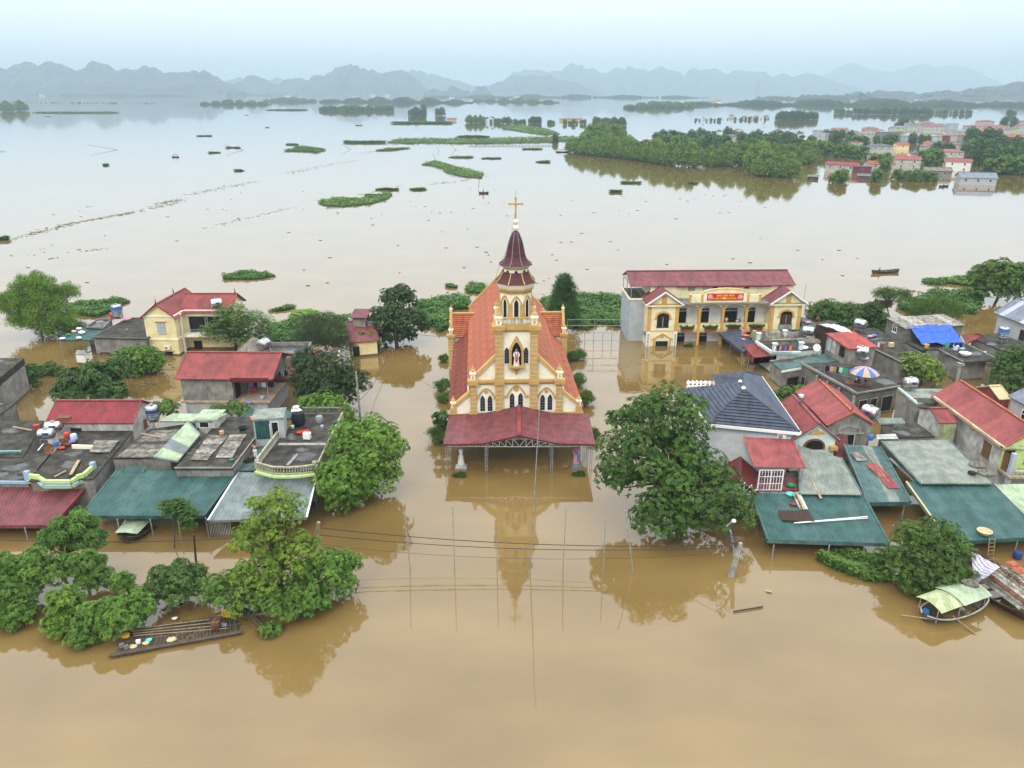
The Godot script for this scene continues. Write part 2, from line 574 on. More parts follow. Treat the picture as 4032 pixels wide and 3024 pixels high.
func pinnacle(parent: Node, o: Vector3, s := 1.0) -> void:
	var w := mb()
	w.box(o + V(0, 0.4, 0) * s, V(0.62, 0.8, 0.62) * s)
	w.box(o + V(0, 0.88, 0) * s, V(0.86, 0.16, 0.86) * s)
	w.box(o + V(0, 1.1, 0) * s, V(0.5, 0.3, 0.5) * s)
	var p := put("pinnacle", w, M.cream, parent)
	var bs := mb()
	bs.box(o + V(0, 0.02, 0) * s, V(0.8, 0.12, 0.8) * s)
	put("pinnacle_base", bs, M.ochre, p)
	var c := mb()
	c.box(o + V(0, 1.27, 0) * s, V(0.66, 0.1, 0.66) * s)
	c.lathe(o, [[0.42 * s, 1.32 * s], [0.26 * s, 1.5 * s], [0.08 * s, 1.95 * s], [0.0, 2.15 * s]], 4, 1, 1, PI / 4, false)
	put("pinnacle_cap", c, M.ochre, p)
	var nn := mb()
	nn.plate(arch_xy(o, 0.24 * s, 0.18 * s, 0.6 * s), o.z + 0.3 * s, o.z + 0.325 * s)
	put("pinnacle_niche", nn, M.ochre, p)
func arch_xy(o: Vector3, w: float, y0: float, y1: float) -> PackedVector2Array:
	var p := arch_pts(w, o.y + y0 + (y1 - y0) * 0.6, (y1 - y0) * 0.4, o.y + y0, o.x, 4)
	return p
# sloping courses of tiles; a b lower edge, d e upper edge
func courses(parent: Node, a: Vector3, b: Vector3, d: Vector3, e: Vector3, n: int, mats3: Array, lift := 0.05, called := "tile_course") -> void:
	var up := (b - a).cross(e - a).normalized()
	for i in n:
		var f0 := float(i) / n
		var f1 := float(i + 1) / n
		var m := mb()
		var p := a.lerp(e, f0) + up * lift
		var r := b.lerp(d, f0) + up * lift
		var s := b.lerp(d, f1) + up * 0.008
		var t := a.lerp(e, f1) + up * 0.008
		m.q(p, r, s, t)
		m.q(p - up * lift, r - up * lift, r, p)
		m.t(p - up * lift, p, t); m.t(r, r - up * lift, s)
		put(called, m, mats3[i * 7 % mats3.size()], parent)
# one rusticated pier: blocks with pale joints between
func pier(parent: Node, x0: float, x1: float, y0: float, y1: float, z0: float, z1: float, step := 0.52) -> void:
	var core := mb()
	core.bx(x0 + 0.03, x1 - 0.03, y0, y1, z0, z1 - 0.04)
	var p := put("pier", core, M.white, parent)
	var k := int((y1 - y0) / step)
	for i in k:
		var m := mb()
		var h := (y1 - y0) / k
		m.bx(x0, x1, y0 + h * i + 0.035, y0 + h * (i + 1) - 0.035, z0 - 0.01, z1)
		put("block", m, M.ochre, p)
func dentils(b: MB, x0: float, x1: float, y: float, z: float, n: int, s := 0.13) -> void:
	for i in n:
		var x := lerpf(x0, x1, (i + 0.5) / n)
		b.bx(x - s * 0.5, x + s * 0.5, y - s, y, z, z + s * 0.8)
func lancet(parent: Node, cx: float, y0: float, y1: float, w: float, z: float) -> void:
	var m := mb()
	var rise := w * 0.9
	m.plate(arch_pts(w, y1 - rise, rise, y0, cx, 5), z, z + 0.02)
	var p := put("window", m, M.glass, parent)
	var f := mb()
	f.band(arch_pts(w, y1 - rise, rise, y0, cx, 5), arch_pts(w + 0.12, y1 - rise, rise + 0.07, y0, cx, 5), z, z + 0.07)
	f.bx(cx - w / 2 - 0.08, cx + w / 2 + 0.08, y0 - 0.1, y0, z, z + 0.1)
	put("window_frame", f, M.white, p)
	var g := mb()
	for k in 4:
		g.bx(cx - w / 2, cx + w / 2, lerpf(y0, y1 - rise, (k + 1) / 4.6) - 0.012, lerpf(y0, y1 - rise, (k + 1) / 4.6) + 0.012, z, z + 0.035)
	g.bx(cx - 0.012, cx + 0.012, y0, y1 - 0.15, z, z + 0.036)
	for k in 3:
		g.lathe(V(cx, lerpf(y0, y1, 0.3 + 0.22 * k), z + 0.022), [[0.12, -0.012], [0.15, 0], [0.12, 0.012]], 8)
	put("window_bars", g, M.bluegrey, p)
func church() -> void:
	var t := thing("church", "cream and ochre flooded church with orange tiled roof and maroon spire topped by a cross", "church", V(0.5, 0, -83.3), 0.045, "", true)
	# nave
	var hw := 5.35
	var ridge := 13.0
	var eave := 7.45
	var back := -33.5
	var b := mb()
	b.bx(-hw, hw, -2, eave - 0.2, back, -0.5)
	b.plate(PackedVector2Array([Vector2(-hw, eave - 0.2), Vector2(hw, eave - 0.2), Vector2(0, ridge - 0.3)]), back, back + 0.4)
	put("nave_wall", b, M.render_dark, t)
	for s in [-1, 1]:
		var r := mb()
		var top := V(0, ridge, -0.4)
		var topb := V(0, ridge, back)
		var lo := V(s * (hw + 0.35), eave - 0.38, -0.4)
		var lob := V(s * (hw + 0.35), eave - 0.38, back)
		if s < 0: r.slab(lob, lo, top, topb, 0.18)
		else: r.slab(lo, lob, topb, top, 0.18)
		var roof := put("nave_roof", r, M.tile_orange, t)
		var o3 := [M.tile_orange, M.tile_orange_b, M.tile_orange, M.tile_orange_c]
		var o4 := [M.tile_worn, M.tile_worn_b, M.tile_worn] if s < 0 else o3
		if s < 0: courses(roof, lob, lo, top, topb, 26, o3, 0.045)
		else: courses(roof, lo, lob, topb, top, 26, o3, 0.045)
		# verge of the rear gable
		var vg := mb()
		vg.beam(V(s * (hw + 0.4), eave - 0.25, back - 0.1), V(0, ridge + 0.15, back - 0.1), 0.35, 0.3)
		put("verge", vg, M.ochre, t)
		# aisle
		var a := mb()
		a.bx(s * hw, s * 7.75, -2, 3.9, -25.0, -0.5)
		a.plate(PackedVector2Array([Vector2(s * hw, 3.9), Vector2(s * 7.75, 3.9), Vector2(s * 5.8, 5.5), Vector2(s * hw, 5.5)]) if s > 0 else PackedVector2Array([Vector2(s * 7.75, 3.9), Vector2(s * hw, 3.9), Vector2(s * hw, 5.5), Vector2(s * 5.8, 5.5)]), -25.0, -0.5)
		put("aisle_wall", a, M.yellow, t)
		var ar := mb()
		var i0 := V(s * 5.75, 5.75, -0.35)
		var i1 := V(s * 5.75, 5.75, -25.0)
		var l0 := V(s * 7.95, 3.95, -0.35)
		var l1 := V(s * 7.95, 3.95, -25.0)
		if s < 0: ar.slab(l1, l0, i0, i1, 0.14)
		else: ar.slab(l0, l1, i1, i0, 0.14)
		var aroof := put("aisle_roof", ar, M.tile_orange, t)
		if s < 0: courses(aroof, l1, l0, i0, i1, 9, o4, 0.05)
		else: courses(aroof, l0, l1, i1, i0, 9, o3, 0.05)
		var cop := mb()
		cop.bx(s * 5.6 - 0.1, s * 5.6 + 0.1, 5.5, 5.95, -25.0, -0.6)
		put("coping", cop, M.cream, t)
		# transept
		var x0: float = s * hw * 0.9
		var x1: float = s * 8.3
		var tr := mb()
		tr.bx(x0, x1, -2, 5.0, -29.2, -25.2)
		put("transept_wall", tr, M.cream, t)
		var tz := -27.2
		var front := mb()
		var f0 := V(x0, 5.05, -24.8)
		var f1 := V(x1, 5.05, -24.8)
		var g0 := V(x0, 7.95, tz)
		var g1 := V(x1, 7.95, tz)
		var h0 := V(x0, 5.05, -29.6)
		var h1 := V(x1, 5.05, -29.6)
		if s < 0:
			front.slab(f1, f0, g0, g1, 0.15); front.slab(h0, h1, g1, g0, 0.15)
		else:
			front.slab(f0, f1, g1, g0, 0.15); front.slab(h1, h0, g0, g1, 0.15)
		var trf := put("transept_roof", front, M.tile_orange, t)
		if s < 0: courses(trf, f1, f0, g0, g1, 12, o3, 0.09)
		else: courses(trf, f0, f1, g1, g0, 12, o3, 0.09)
		var gab := mb()
		var gx: float = x1
		gab.hexa([V(gx - 0.2, 4.9, -24.9), V(gx + 0.2, 4.9, -24.9), V(gx + 0.2, 4.9, -29.5), V(gx - 0.2, 4.9, -29.5), V(gx - 0.2, 8.3, tz + 0.15), V(gx + 0.2, 8.3, tz + 0.15), V(gx + 0.2, 8.3, tz - 0.15), V(gx - 0.2, 8.3, tz - 0.15)])
		gab.beam(V(minf(x0, x1), 8.02, tz), V(maxf(x0, x1), 8.02, tz), 0.34, 0.22)
		put("transept_gable", gab, M.ochre, t)
		pinnacle(t, V(gx, 8.2, tz), 0.55)
		pier(t, gx - 0.45, gx + 0.45, 0.0, 5.0, -25.6, -24.75, 0.45)
		var capb := mb()
		capb.bx(gx - 0.62, gx + 0.62, 5.0, 5.4, -25.7, -24.6)
		put("pier_cap", capb, M.ochre, t)
		pinnacle(t, V(gx, 5.4, -25.15), 0.85)
		pinnacle(t, V(gx, 5.4, -29.3), 0.85)
	# facade
	var w := mb()
	w.plate(PackedVector2Array([Vector2(-7.75, -2), Vector2(7.75, -2), Vector2(7.75, 3.9), Vector2(5.3, 6.15), Vector2(5.3, 7.6), Vector2(2.2, 10.7), Vector2(-2.2, 10.7), Vector2(-5.3, 7.6), Vector2(-5.3, 6.15), Vector2(-7.75, 3.9)]), -0.55, 0.0)
	put("facade_wall", w, M.cream, t)
	var cop := mb()
	for s in [-1, 1]:
		cop.beam(V(s * 7.3, 4.45, -0.2), V(s * 5.3, 6.2, -0.2), 0.85, 0.3)
		cop.beam(V(s * 4.9, 7.95, -0.2), V(s * 2.2, 10.65, -0.2), 0.85, 0.36)
	put("raking_coping", cop, M.ochre, t)
	var pl := mb()
	pl.bx(-7.9, 7.9, 3.2, 3.5, -0.4, 0.14)
	for s in [-1, 1]:
		pl.bx(s * 5.0 - 0.5, s * 5.0 + 0.5, 3.0, 3.72, -0.3, 0.34)
	put("plinth", pl, M.ochre, t)
	var co := mb()
	co.bx(-5.62, 5.62, 7.42, 7.72, -0.4, 0.42)
	co.bx(-5.45, 5.45, 7.25, 7.419, -0.35, 0.26)
	for x in [-5.0, -2.0, 2.0, 5.0]:
		co.bx(x - 0.62, x + 0.62, 7.2, 7.745, -0.3, 0.62)
	dentils(co, -4.4, -2.6, 7.25, 0.0, 12)
	dentils(co, -1.4, 1.4, 7.25, 0.0, 17)
	dentils(co, 2.6, 4.4, 7.25, 0.0, 12)
	put("cornice", co, M.ochre, t)
	for x in [-5.0, 5.0]:
		pier(t, x - 0.36, x + 0.36, 3.5, 7.2, -0.2, 0.3, 0.5)
		pinnacle(t, V(x, 7.74, 0.0), 0.9)
	for x in [-7.35, 7.35]:
		var pb := mb()
		pb.bx(x - 0.36, x + 0.36, -1, 4.2, -0.5, 0.2)
		put("corner_pier", pb, M.ochre, t)
		pinnacle(t, V(x, 4.2, -0.15), 0.75)
	for s in [-2.0, 2.0]:
		pier(t, s - 0.43, s + 0.43, 3.5, 7.2, -0.2, 0.42, 0.5)
		pier(t, s - 0.43, s + 0.43, 7.74, 13.6, -0.6, 0.42, 0.5)
	for k in [[-3.5, 1], [3.5, 1], [0.0, 0]]:
		var cx: float = k[0]
		var big: bool = k[1] == 0
		var hh := 7.05 if big else 6.7
		var sp := 5.7 if big else 5.5
		var ww := 2.0 if big else 1.86
		var a := mb()
		a.band(arch_pts(ww - 0.1, sp, hh - sp - 0.14, sp - 0.02, cx), arch_pts(ww + 0.3, sp, hh - sp, sp - 0.02, cx), 0.0, 0.17)
		for s in [-1, 1]:
			a.bx(cx + s * (ww / 2 + 0.18) - 0.22, cx + s * (ww / 2 + 0.18) + 0.22, sp - 0.17, sp - 0.021, 0, 0.2)
		put("arch_moulding", a, M.ochre, t)
		var md := mb()
		md.plate(circle(0.31 if big else 0.22, cx, hh - 0.56), 0.0, 0.05)
		put("medallion", md, M.ochre, t)
		for s in [-0.5, 0.5]:
			lancet(t, cx + s * (0.98 if big else 0.86), 3.78, 6.0 if big else 5.75, 0.55, 0.0)
	# tower shaft
	var sh := mb()
	sh.bx(-2.35, 2.35, 7.0, 13.6, -4.4, 0.02)
	put("tower_wall", sh, M.cream, t)
	var n := mb()
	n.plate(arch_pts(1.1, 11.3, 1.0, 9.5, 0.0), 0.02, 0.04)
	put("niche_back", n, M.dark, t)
	var nf := mb()
	nf.band(arch_pts(1.1, 11.3, 0.95, 9.5, 0.0, 5), PackedVector2Array([Vector2(0.82, 9.5), Vector2(0.82, 11.4), Vector2(0.68, 11.75), Vector2(0.5, 12.1), Vector2(0.3, 12.5), Vector2(0.1, 12.85), Vector2(0.0, 13.0), Vector2(0.0, 13.0), Vector2(-0.1, 12.85), Vector2(-0.3, 12.5), Vector2(-0.5, 12.1), Vector2(-0.68, 11.75), Vector2(-0.82, 11.4), Vector2(-0.82, 9.5)]).slice(0, 13), 0.0, 0.3)
	for s in [-1, 1]:
		nf.bx(s * 0.7 - 0.13, s * 0.7 + 0.13, 9.5, 11.35, 0.3, 0.42)
		nf.bx(s * 0.7 - 0.2, s * 0.7 + 0.2, 11.3, 11.48, 0.28, 0.48)
	put("niche_frame", nf, M.ochre, t)
	var br := mb()
	br.bx(-0.95, 0.95, 9.32, 9.5, 0, 0.75)
	br.bx(-0.85, 0.85, 9.16, 9.319, 0, 0.66)
	br.lathe(V(0, 0, 0.1), [[0.05, 8.3], [0.16, 8.5], [0.2, 8.8], [0.6, 9.05], [0.75, 9.159]], 10)
	put("bracket", br, M.ochre, t)
	for s in [-1.1, 1.1]:
		lancet(t, s, 9.65, 11.6, 0.52, 0.02)
	# tower cornice, balustrade, pinnacles
	var tc := mb()
	tc.bx(-2.55, 2.55, 13.72, 14.2, -4.6, 0.36)
	tc.bx(-2.4, 2.4, 13.55, 13.719, -4.5, 0.2)
	for s in [-1, 1]:
		tc.bx(s * 2.05 - 0.72, s * 2.05 + 0.72, 13.74, 14.24, -0.9, 0.72)
		tc.bx(s * 2.05 - 0.55, s * 2.05 + 0.55, 13.4, 13.739, -0.7, 0.55)
	dentils(tc, -1.5, 1.5, 13.55, 0.02, 18)
	put("tower_cornice", tc, M.ochre, t)
	var bal := mb()
	bal.bx(-1.7, 1.7, 14.24, 14.42, 0.0, 0.16); bal.bx(-1.7, 1.7, 14.98, 15.14, -0.04, 0.2)
	put("balustrade_rail", bal, M.ochre, t)
	for i in 4:
		var g := mb()
		var x := -1.24 + i * 0.83
		for k in 3:
			for s in [-1, 1]:
				g.beam(V(x - 0.3 + k * 0.2, 14.46, 0.1), V(x - 0.3 + k * 0.2 + s * 0.2, 14.94, 0.1), 0.05, 0.05)
		g.bx(x - 0.4, x - 0.32, 14.42, 14.98, 0.04, 0.14); g.bx(x + 0.32, x + 0.4, 14.42, 14.98, 0.04, 0.14)
		put("lattice_panel", g, M.white, t)
	for p in [[-2.0, 0.1], [2.0, 0.1], [-2.0, -4.0], [2.0, -4.0]]:
		pinnacle(t, V(p[0], 14.24, p[1]), 1.02)
	# belfry, eight sided
	var ax := V(0, 0, -2.15)
	var r8 := 1.85
	var be := mb()
	be.lathe(ax, [[r8, 14.2], [r8, 18.0]], 8, 1, 1, PI / 8, false)
	put("belfry_wall", be, M.cream, t)
	for i in 8:
		var ang := TAU * i / 8
		var ap := r8 * cos(PI / 8)
		var face := Node3D.new()
		face.name = "belfry_opening"
		t.add_child(face, true)
		face.position = ax + V(sin(ang), 0, cos(ang)) * ap
		face.rotation.y = ang
		var o := mb()
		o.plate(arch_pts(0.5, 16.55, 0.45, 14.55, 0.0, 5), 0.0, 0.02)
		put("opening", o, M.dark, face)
		var fr := mb()
		fr.band(arch_pts(0.5, 16.55, 0.45, 14.55, 0, 5), arch_pts(0.72, 16.55, 0.58, 14.55, 0, 5), 0.0, 0.07)
		put("opening_frame", fr, M.white, face)
		var mo := mb()
		mo.band(arch_pts(1.0, 16.5, 0.75, 16.4, 0, 5), arch_pts(1.36, 16.5, 0.95, 16.4, 0, 5), 0.0, 0.14)
		mo.bx(-0.73, -0.42, 14.5, 16.4, 0.0, 0.1); mo.bx(0.42, 0.73, 14.5, 16.4, 0.0, 0.1)
		put("opening_moulding", mo, M.ochre, face)
	var rg := mb()
	rg.lathe(ax, [[r8, 17.75], [r8 + 0.12, 17.8], [r8 + 0.12, 18.0], [r8 + 0.3, 18.02], [r8 + 0.3, 18.2]], 8, 1, 1, PI / 8, false)
	for i in 8:
		for k in 9:
			var a0 := PI / 8 + TAU * i / 8
			var p0 := V(cos(a0), 0, -sin(a0)) * (r8 + 0.05)
			var p1 := V(cos(a0 + TAU / 8), 0, -sin(a0 + TAU / 8)) * (r8 + 0.05)
			rg.box(ax + p0.lerp(p1, (k + 0.5) / 9) + UP * 17.68, V(0.09, 0.14, 0.09), a0 + PI / 8)
	put("belfry_cornice", rg, M.ochre, t)
	var sof := mb()
	sof.lathe(ax, [[r8 + 0.2, 18.1], [2.3, 18.62], [2.36, 18.75]], 8, 1, 1, PI / 8, false)
	put("eaves", sof, M.cream, t)
	var sk := mb()
	sk.lathe(ax, [[2.42, 18.74], [1.95, 19.2], [1.5, 19.95]], 8, 1, 1, PI / 8, false)
	put("skirt_roof", sk, M.spire, t)
	var hip := mb()
	for i in 8:
		var a0 := PI / 8 + TAU * i / 8
		var d := V(cos(a0), 0, -sin(a0))
		hip.beam(ax + d * 2.4 + UP * 18.78, ax + d * 1.95 + UP * 19.24, 0.1, 0.08)
		hip.beam(ax + d * 1.95 + UP * 19.24, ax + d * 1.5 + UP * 19.98, 0.1, 0.08)
	put("hip_ribs", hip, M.ochre, t)
	var dr := mb()
	dr.lathe(ax, [[1.42, 19.7], [1.42, 20.35], [1.5, 20.4], [1.62, 20.5], [1.85, 20.62], [1.9, 20.72]], 8, 1, 1, PI / 8, false)
	put("drum", dr, M.cream, t)
	for i in 8:
		var ang := TAU * i / 8
		var hole := mb()
		var ap := 1.42 * cos(PI / 8)
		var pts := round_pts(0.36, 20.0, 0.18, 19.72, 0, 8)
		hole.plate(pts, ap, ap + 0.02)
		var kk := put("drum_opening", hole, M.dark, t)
		kk.position = ax
		kk.rotation.y = ang
	var dd := mb()
	for i in 8:
		for k in 7:
			var a0 := PI / 8 + TAU * i / 8
			var p0 := V(cos(a0), 0, -sin(a0)) * 1.5
			var p1 := V(cos(a0 + TAU / 8), 0, -sin(a0 + TAU / 8)) * 1.5
			dd.box(ax + p0.lerp(p1, (k + 0.5) / 7) + UP * 20.36, V(0.08, 0.1, 0.08), a0 + PI / 8)
	dd.lathe(ax, [[1.55, 20.42], [1.6, 20.5], [1.6, 20.54]], 8, 1, 1, PI / 8, false)
	put("drum_dentils", dd, M.ochre, t)
	var prof := [[1.98, 20.7], [1.62, 20.92], [1.36, 21.2], [1.18, 21.6], [1.03, 22.2], [0.88, 22.9], [0.7, 23.5], [0.48, 24.0], [0.3, 24.3], [0.0, 24.4]]
	var sp := mb()
	sp.lathe(ax, prof, 8, 1, 1, PI / 8, false)
	put("spire", sp, M.spire, t)
	var rb := mb()
	for i in 8:
		var a0 := PI / 8 + TAU * i / 8
		var d := V(cos(a0), 0, -sin(a0))
		for k in 8:
			rb.beam(ax + d * prof[k][0] + UP * prof[k][1], ax + d * prof[k + 1][0] + UP * prof[k + 1][1], 0.07, 0.06)
	put("spire_ribs", rb, M.bluegrey, t)
	var bl := mb()
	bl.ball(ax + UP * 24.72, V(0.36, 0.34, 0.36)); bl.ball(ax + UP * 25.4, V(0.3, 0.28, 0.3))
	put("finial_balls", bl, M.cream, t)
	var cr := mb()
	cr.cone(ax + UP * 24.9, ax + UP * 25.3, 0.12, 0.12, 8)
	cr.bx(-0.09, 0.09, 25.6, 27.85, ax.z - 0.08, ax.z + 0.08)
	cr.bx(-0.66, 0.66, 27.2, 27.38, ax.z - 0.075, ax.z + 0.085)
	for p in [Vector2(0, 27.9), Vector2(-0.68, 27.29), Vector2(0.68, 27.29)]:
		cr.plate(PackedVector2Array([p + Vector2(-0.17, 0), p + Vector2(0, -0.17), p + Vector2(0.17, 0), p + Vector2(0, 0.17)]), ax.z - 0.1, ax.z + 0.1)
	cr.ball(ax + V(0, 27.29, 0.1), V(0.13, 0.13, 0.1))
	put("cross", cr, M.ochre, t)
	var lr := mb()
	lr.cone(ax + V(0, 27.9, 0), ax + V(0.03, 28.8, 0), 0.02, 0.012, 5)
	lr.tube([ax + V(-0.05, 26.4, 0.1), ax + V(-0.7, 23.0, 0.6), ax + V(-1.9, 20.6, 0.6), ax + V(-2.6, 17.8, 0.2)], 0.015, 0.015, 4)
	put("lightning_rod", lr, M.wire, t)
	# the saint in the niche
	statue("niche_statue", "white robed statue with red stole standing in the church tower niche", V(0.5, 9.5, -82.95), 0.045, 2.0, M.robe, M.plastic_red, M.robe, "stole")
	canopy_front()
func circle(r: float, cx: float, cy: float, k := 16) -> PackedVector2Array:
	var p := PackedVector2Array()
	for i in k:
		p.append(Vector2(cx + r * cos(TAU * i / k), cy + r * sin(TAU * i / k)))
	return p
func statue(called: String, label: String, at: Vector3, turn: float, h: float, robe: Material, drape: Material, sleeve: Material, how: String) -> Node3D:
	var t := thing(called, label, "statue", at, turn, "", true)
	var k := h / 1.8
	var b := mb()
	b.lathe(Vector3.ZERO, [[0.0, 0.0], [0.3, 0.0], [0.28, 0.12], [0.23, 0.5], [0.21, 0.9], [0.23, 1.15], [0.25, 1.35], [0.2, 1.46], [0.09, 1.52], [0.075, 1.58]], 14, k, k * 0.72)
	for i in 9:
		var a := TAU * i / 9
		b.cone(V(cos(a) * 0.27 * k, 0.02, sin(a) * 0.2 * k), V(cos(a) * 0.2 * k, 0.95 * k, sin(a) * 0.145 * k), 0.045 * k, 0.02 * k, 6)
	for i in b.v.size():
		if b.v[i].y < 1.6 * k and k != 1.0: pass
	put("robe", scaled_y(b, k), robe, t)
	var hd := mb()
	hd.ball(V(0, 1.68 * k, 0.01), V(0.095, 0.125, 0.11) * k, 12, 8)
	hd.ball(V(0, 1.665 * k, 0.115 * k), V(0.016, 0.022, 0.022) * k, 6, 4)
	put("head", hd, M.skin, t)
	var ha := mb()
	ha.ball(V(0, 1.715 * k, -0.025 * k), V(0.108, 0.11, 0.112) * k, 10, 6)
	ha.ball(V(0, 1.575 * k, 0.075 * k), V(0.06, 0.07, 0.04) * k, 8, 5)
	put("hair", ha, M.wood_dark, t)
	var ar := mb()
	for s in [-1, 1]:
		ar.tube([V(s * 0.2, 1.4, 0) * k, V(s * 0.29, 1.15, 0.02) * k, V(s * 0.2, 0.98, 0.16) * k], 0.085 * k, 0.07 * k, 8)
		ar.ball(V(s * 0.17, 0.97, 0.2) * k, V(0.045, 0.035, 0.06) * k, 7, 5)
	put("arms", ar, sleeve, t)
	var d := mb()
	if how == "stole":
		for s in [-1, 1]:
			d.tube([V(s * 0.07, 1.5, -0.05) * k, V(s * 0.12, 1.42, 0.14) * k, V(s * 0.07, 1.0, 0.19) * k, V(s * 0.05, 0.45, 0.2) * k], 0.045 * k, 0.055 * k, 6)
	elif how == "cloak":
		d.lathe(V(0, 0, -0.03 * k), [[0.31, 0.1], [0.28, 0.5], [0.27, 0.95], [0.29, 1.3], [0.16, 1.5]], 14, k, k * 0.62)
		d = scaled_y(d, k)
	else:
		d.tube([V(-0.2, 1.42, 0.06) * k, V(0.0, 1.1, 0.2) * k, V(0.2, 0.75, 0.16) * k, V(0.22, 0.3, 0.1) * k], 0.1 * k, 0.14 * k, 8)
	put("drapery", d, drape, t)
	return t
func scaled_y(b: MB, k: float) -> MB:
	for i in b.v.size():
		b.v[i] = V(b.v[i].x, b.v[i].y if false else b.v[i].y * (k if b.v[i].y <= 1.6001 else 1.0), b.v[i].z)
	return b
func truss(b: MB, p: Vector3, q: Vector3, h0: float, h1: float, n: int, w := 0.06) -> void:
	b.beam(p, q, w, w)
	b.beam(p + UP * h0, q + UP * h1, w, w)
	for i in n + 1:
		var f := float(i) / n
		var lo := p.lerp(q, f)
		b.beam(lo, lo + UP * lerpf(h0, h1, f), w * 0.8, w * 0.8)
		if i < n:
			var g := float(i + 1) / n
			b.beam(lo + UP * lerpf(h0, h1, f), p.lerp(q, g), w * 0.7, w * 0.7)
func canopy_front() -> void:
	var t := thing("entrance_canopy", "maroon sheet metal canopy on white trusses before the church front", "canopy", V(0.8, 0, -78))
	var zf := -74.75
	var zb := -83.05
	var kn := [[-7.35, 3.42], [-3.2, 3.52], [0.8, 4.46], [4.85, 3.54], [8.95, 3.42]]
	for i in 4:
		var a: Array = kn[i]
		var b: Array = kn[i + 1]
		for k in 4:
			var m := mb()
			var f0 := k / 4.0
			var f1 := (k + 1) / 4.0
			var xa := lerpf(a[0], b[0], f0)
			var xb := lerpf(a[0], b[0], f1)
			var ya := lerpf(a[1], b[1], f0)
			var yb := lerpf(a[1], b[1], f1)
			m.corr(V(xa - 0.02, ya, zf), V(xb + 0.02, yb, zf), V(xb + 0.02, yb + 0.02, zb), V(xa - 0.02, ya + 0.02, zb), 0.26, 0.03)
			put("roof_sheet", m, [M.maroon, M.maroon_b, M.maroon, M.maroon][(i * 4 + k) % 4], t)
		var f := mb()
		f.beam(V(a[0], a[1] - 0.03, zf), V(b[0], b[1] - 0.03, zf), 0.08, 0.16)
		put("fascia", f, M.darkred, t)
	var rg := mb()
	rg.beam(V(0.8, 4.53, zf - 0.05), V(0.8, 4.55, zb), 0.42, 0.05)
	put("ridge_flashing", rg, M.red, t)
	var posts := [-7.06, -2.79, 4.3, 8.54]
	for z in [-74.95, -79.0, -82.7]:
		var m := mb()
		truss(m, V(-7.06, 3.12, z), V(-2.79, 3.1, z), 0.16, 0.3, 6)
		truss(m, V(-2.79, 3.1, z), V(0.8, 3.1, z), 0.32, 1.2, 5, 0.075)
		truss(m, V(4.3, 3.1, z), V(0.8, 3.1, z), 0.32, 1.2, 5, 0.075)
		truss(m, V(4.3, 3.1, z), V(8.54, 3.12, z), 0.3, 0.16, 6)
		put("truss", m, M.steel, t)
		for x in posts:
			var p := mb()
			for s in [-0.1, 0.1]:
				p.beam(V(x + s, -2, z), V(x + s, 3.15, z), 0.055, 0.055)
			for k in 9:
				p.beam(V(x - 0.1, -0.6 + k * 0.42, z), V(x + 0.1, -0.42 + k * 0.42, z), 0.04, 0.04)
			put("column", p, M.galv, t)
	for s in [-1, 1]:
		var at: Vector3 = V(-5.61, 0.15, -76.2) if s < 0 else V(7.1, 0.15, -76.38)
		var bp := mb()
		bp.bx(-0.62, 0.62, -1.2, 0.12, -0.5, 0.5); bp.lathe(V(0, 0.12, 0), [[0.55, 0], [0.42, 0.3], [0.0, 0.3]], 8, 1, 1, PI / 8, false)
		single("pedestal", bp, M.greypaint if s < 0 else M.bluegrey, "grey stone pedestal under the left canopy statue" if s < 0 else "blue grey pedestal under the right canopy statue", "pedestal", V(at.x, 0, at.z), 0.0, "statue pedestals under the canopy")
		if s < 0: statue("canopy_statue", "white robed statue with dark cloak standing at left under church canopy", V(at.x, 0.42, at.z), 0.1, 2.2, M.robe, M.slate, M.slate, "cloak")
		else: statue("canopy_statue", "blue and pink robed statue standing at right under church canopy", V(at.x, 0.42, at.z), -0.1, 2.2, M.cloth_pink, M.cloth_blue, M.cloth_pink, "drape")
# ---------------------------------------------------------------- houses
# sheets of ribbed metal side by side, each a part; a b lower edge, d e upper edge
func metal(parent: Node, a: Vector3, b: Vector3, d: Vector3, e: Vector3, mats: Array, wide := 1.2, pitch := 0.26, amp := 0.035, called := "roof_sheet") -> void:
	var k := maxi(1, int(round((b - a).length() / wide)))
	var up := (b - a).cross(e - a).normalized()
	for i in k:
		var f0 := float(i) / k
		var f1 := float(i + 1) / k
		var m := mb()
		var lift := up * (0.004 * (i % 2))
		m.corr(a.lerp(b, f0) + lift, a.lerp(b, f1) + lift, e.lerp(d, f1) + lift, e.lerp(d, f0) + lift, pitch, amp)
		put(called, m, mats[(i * 5 + i / 3) % mats.size()], parent)
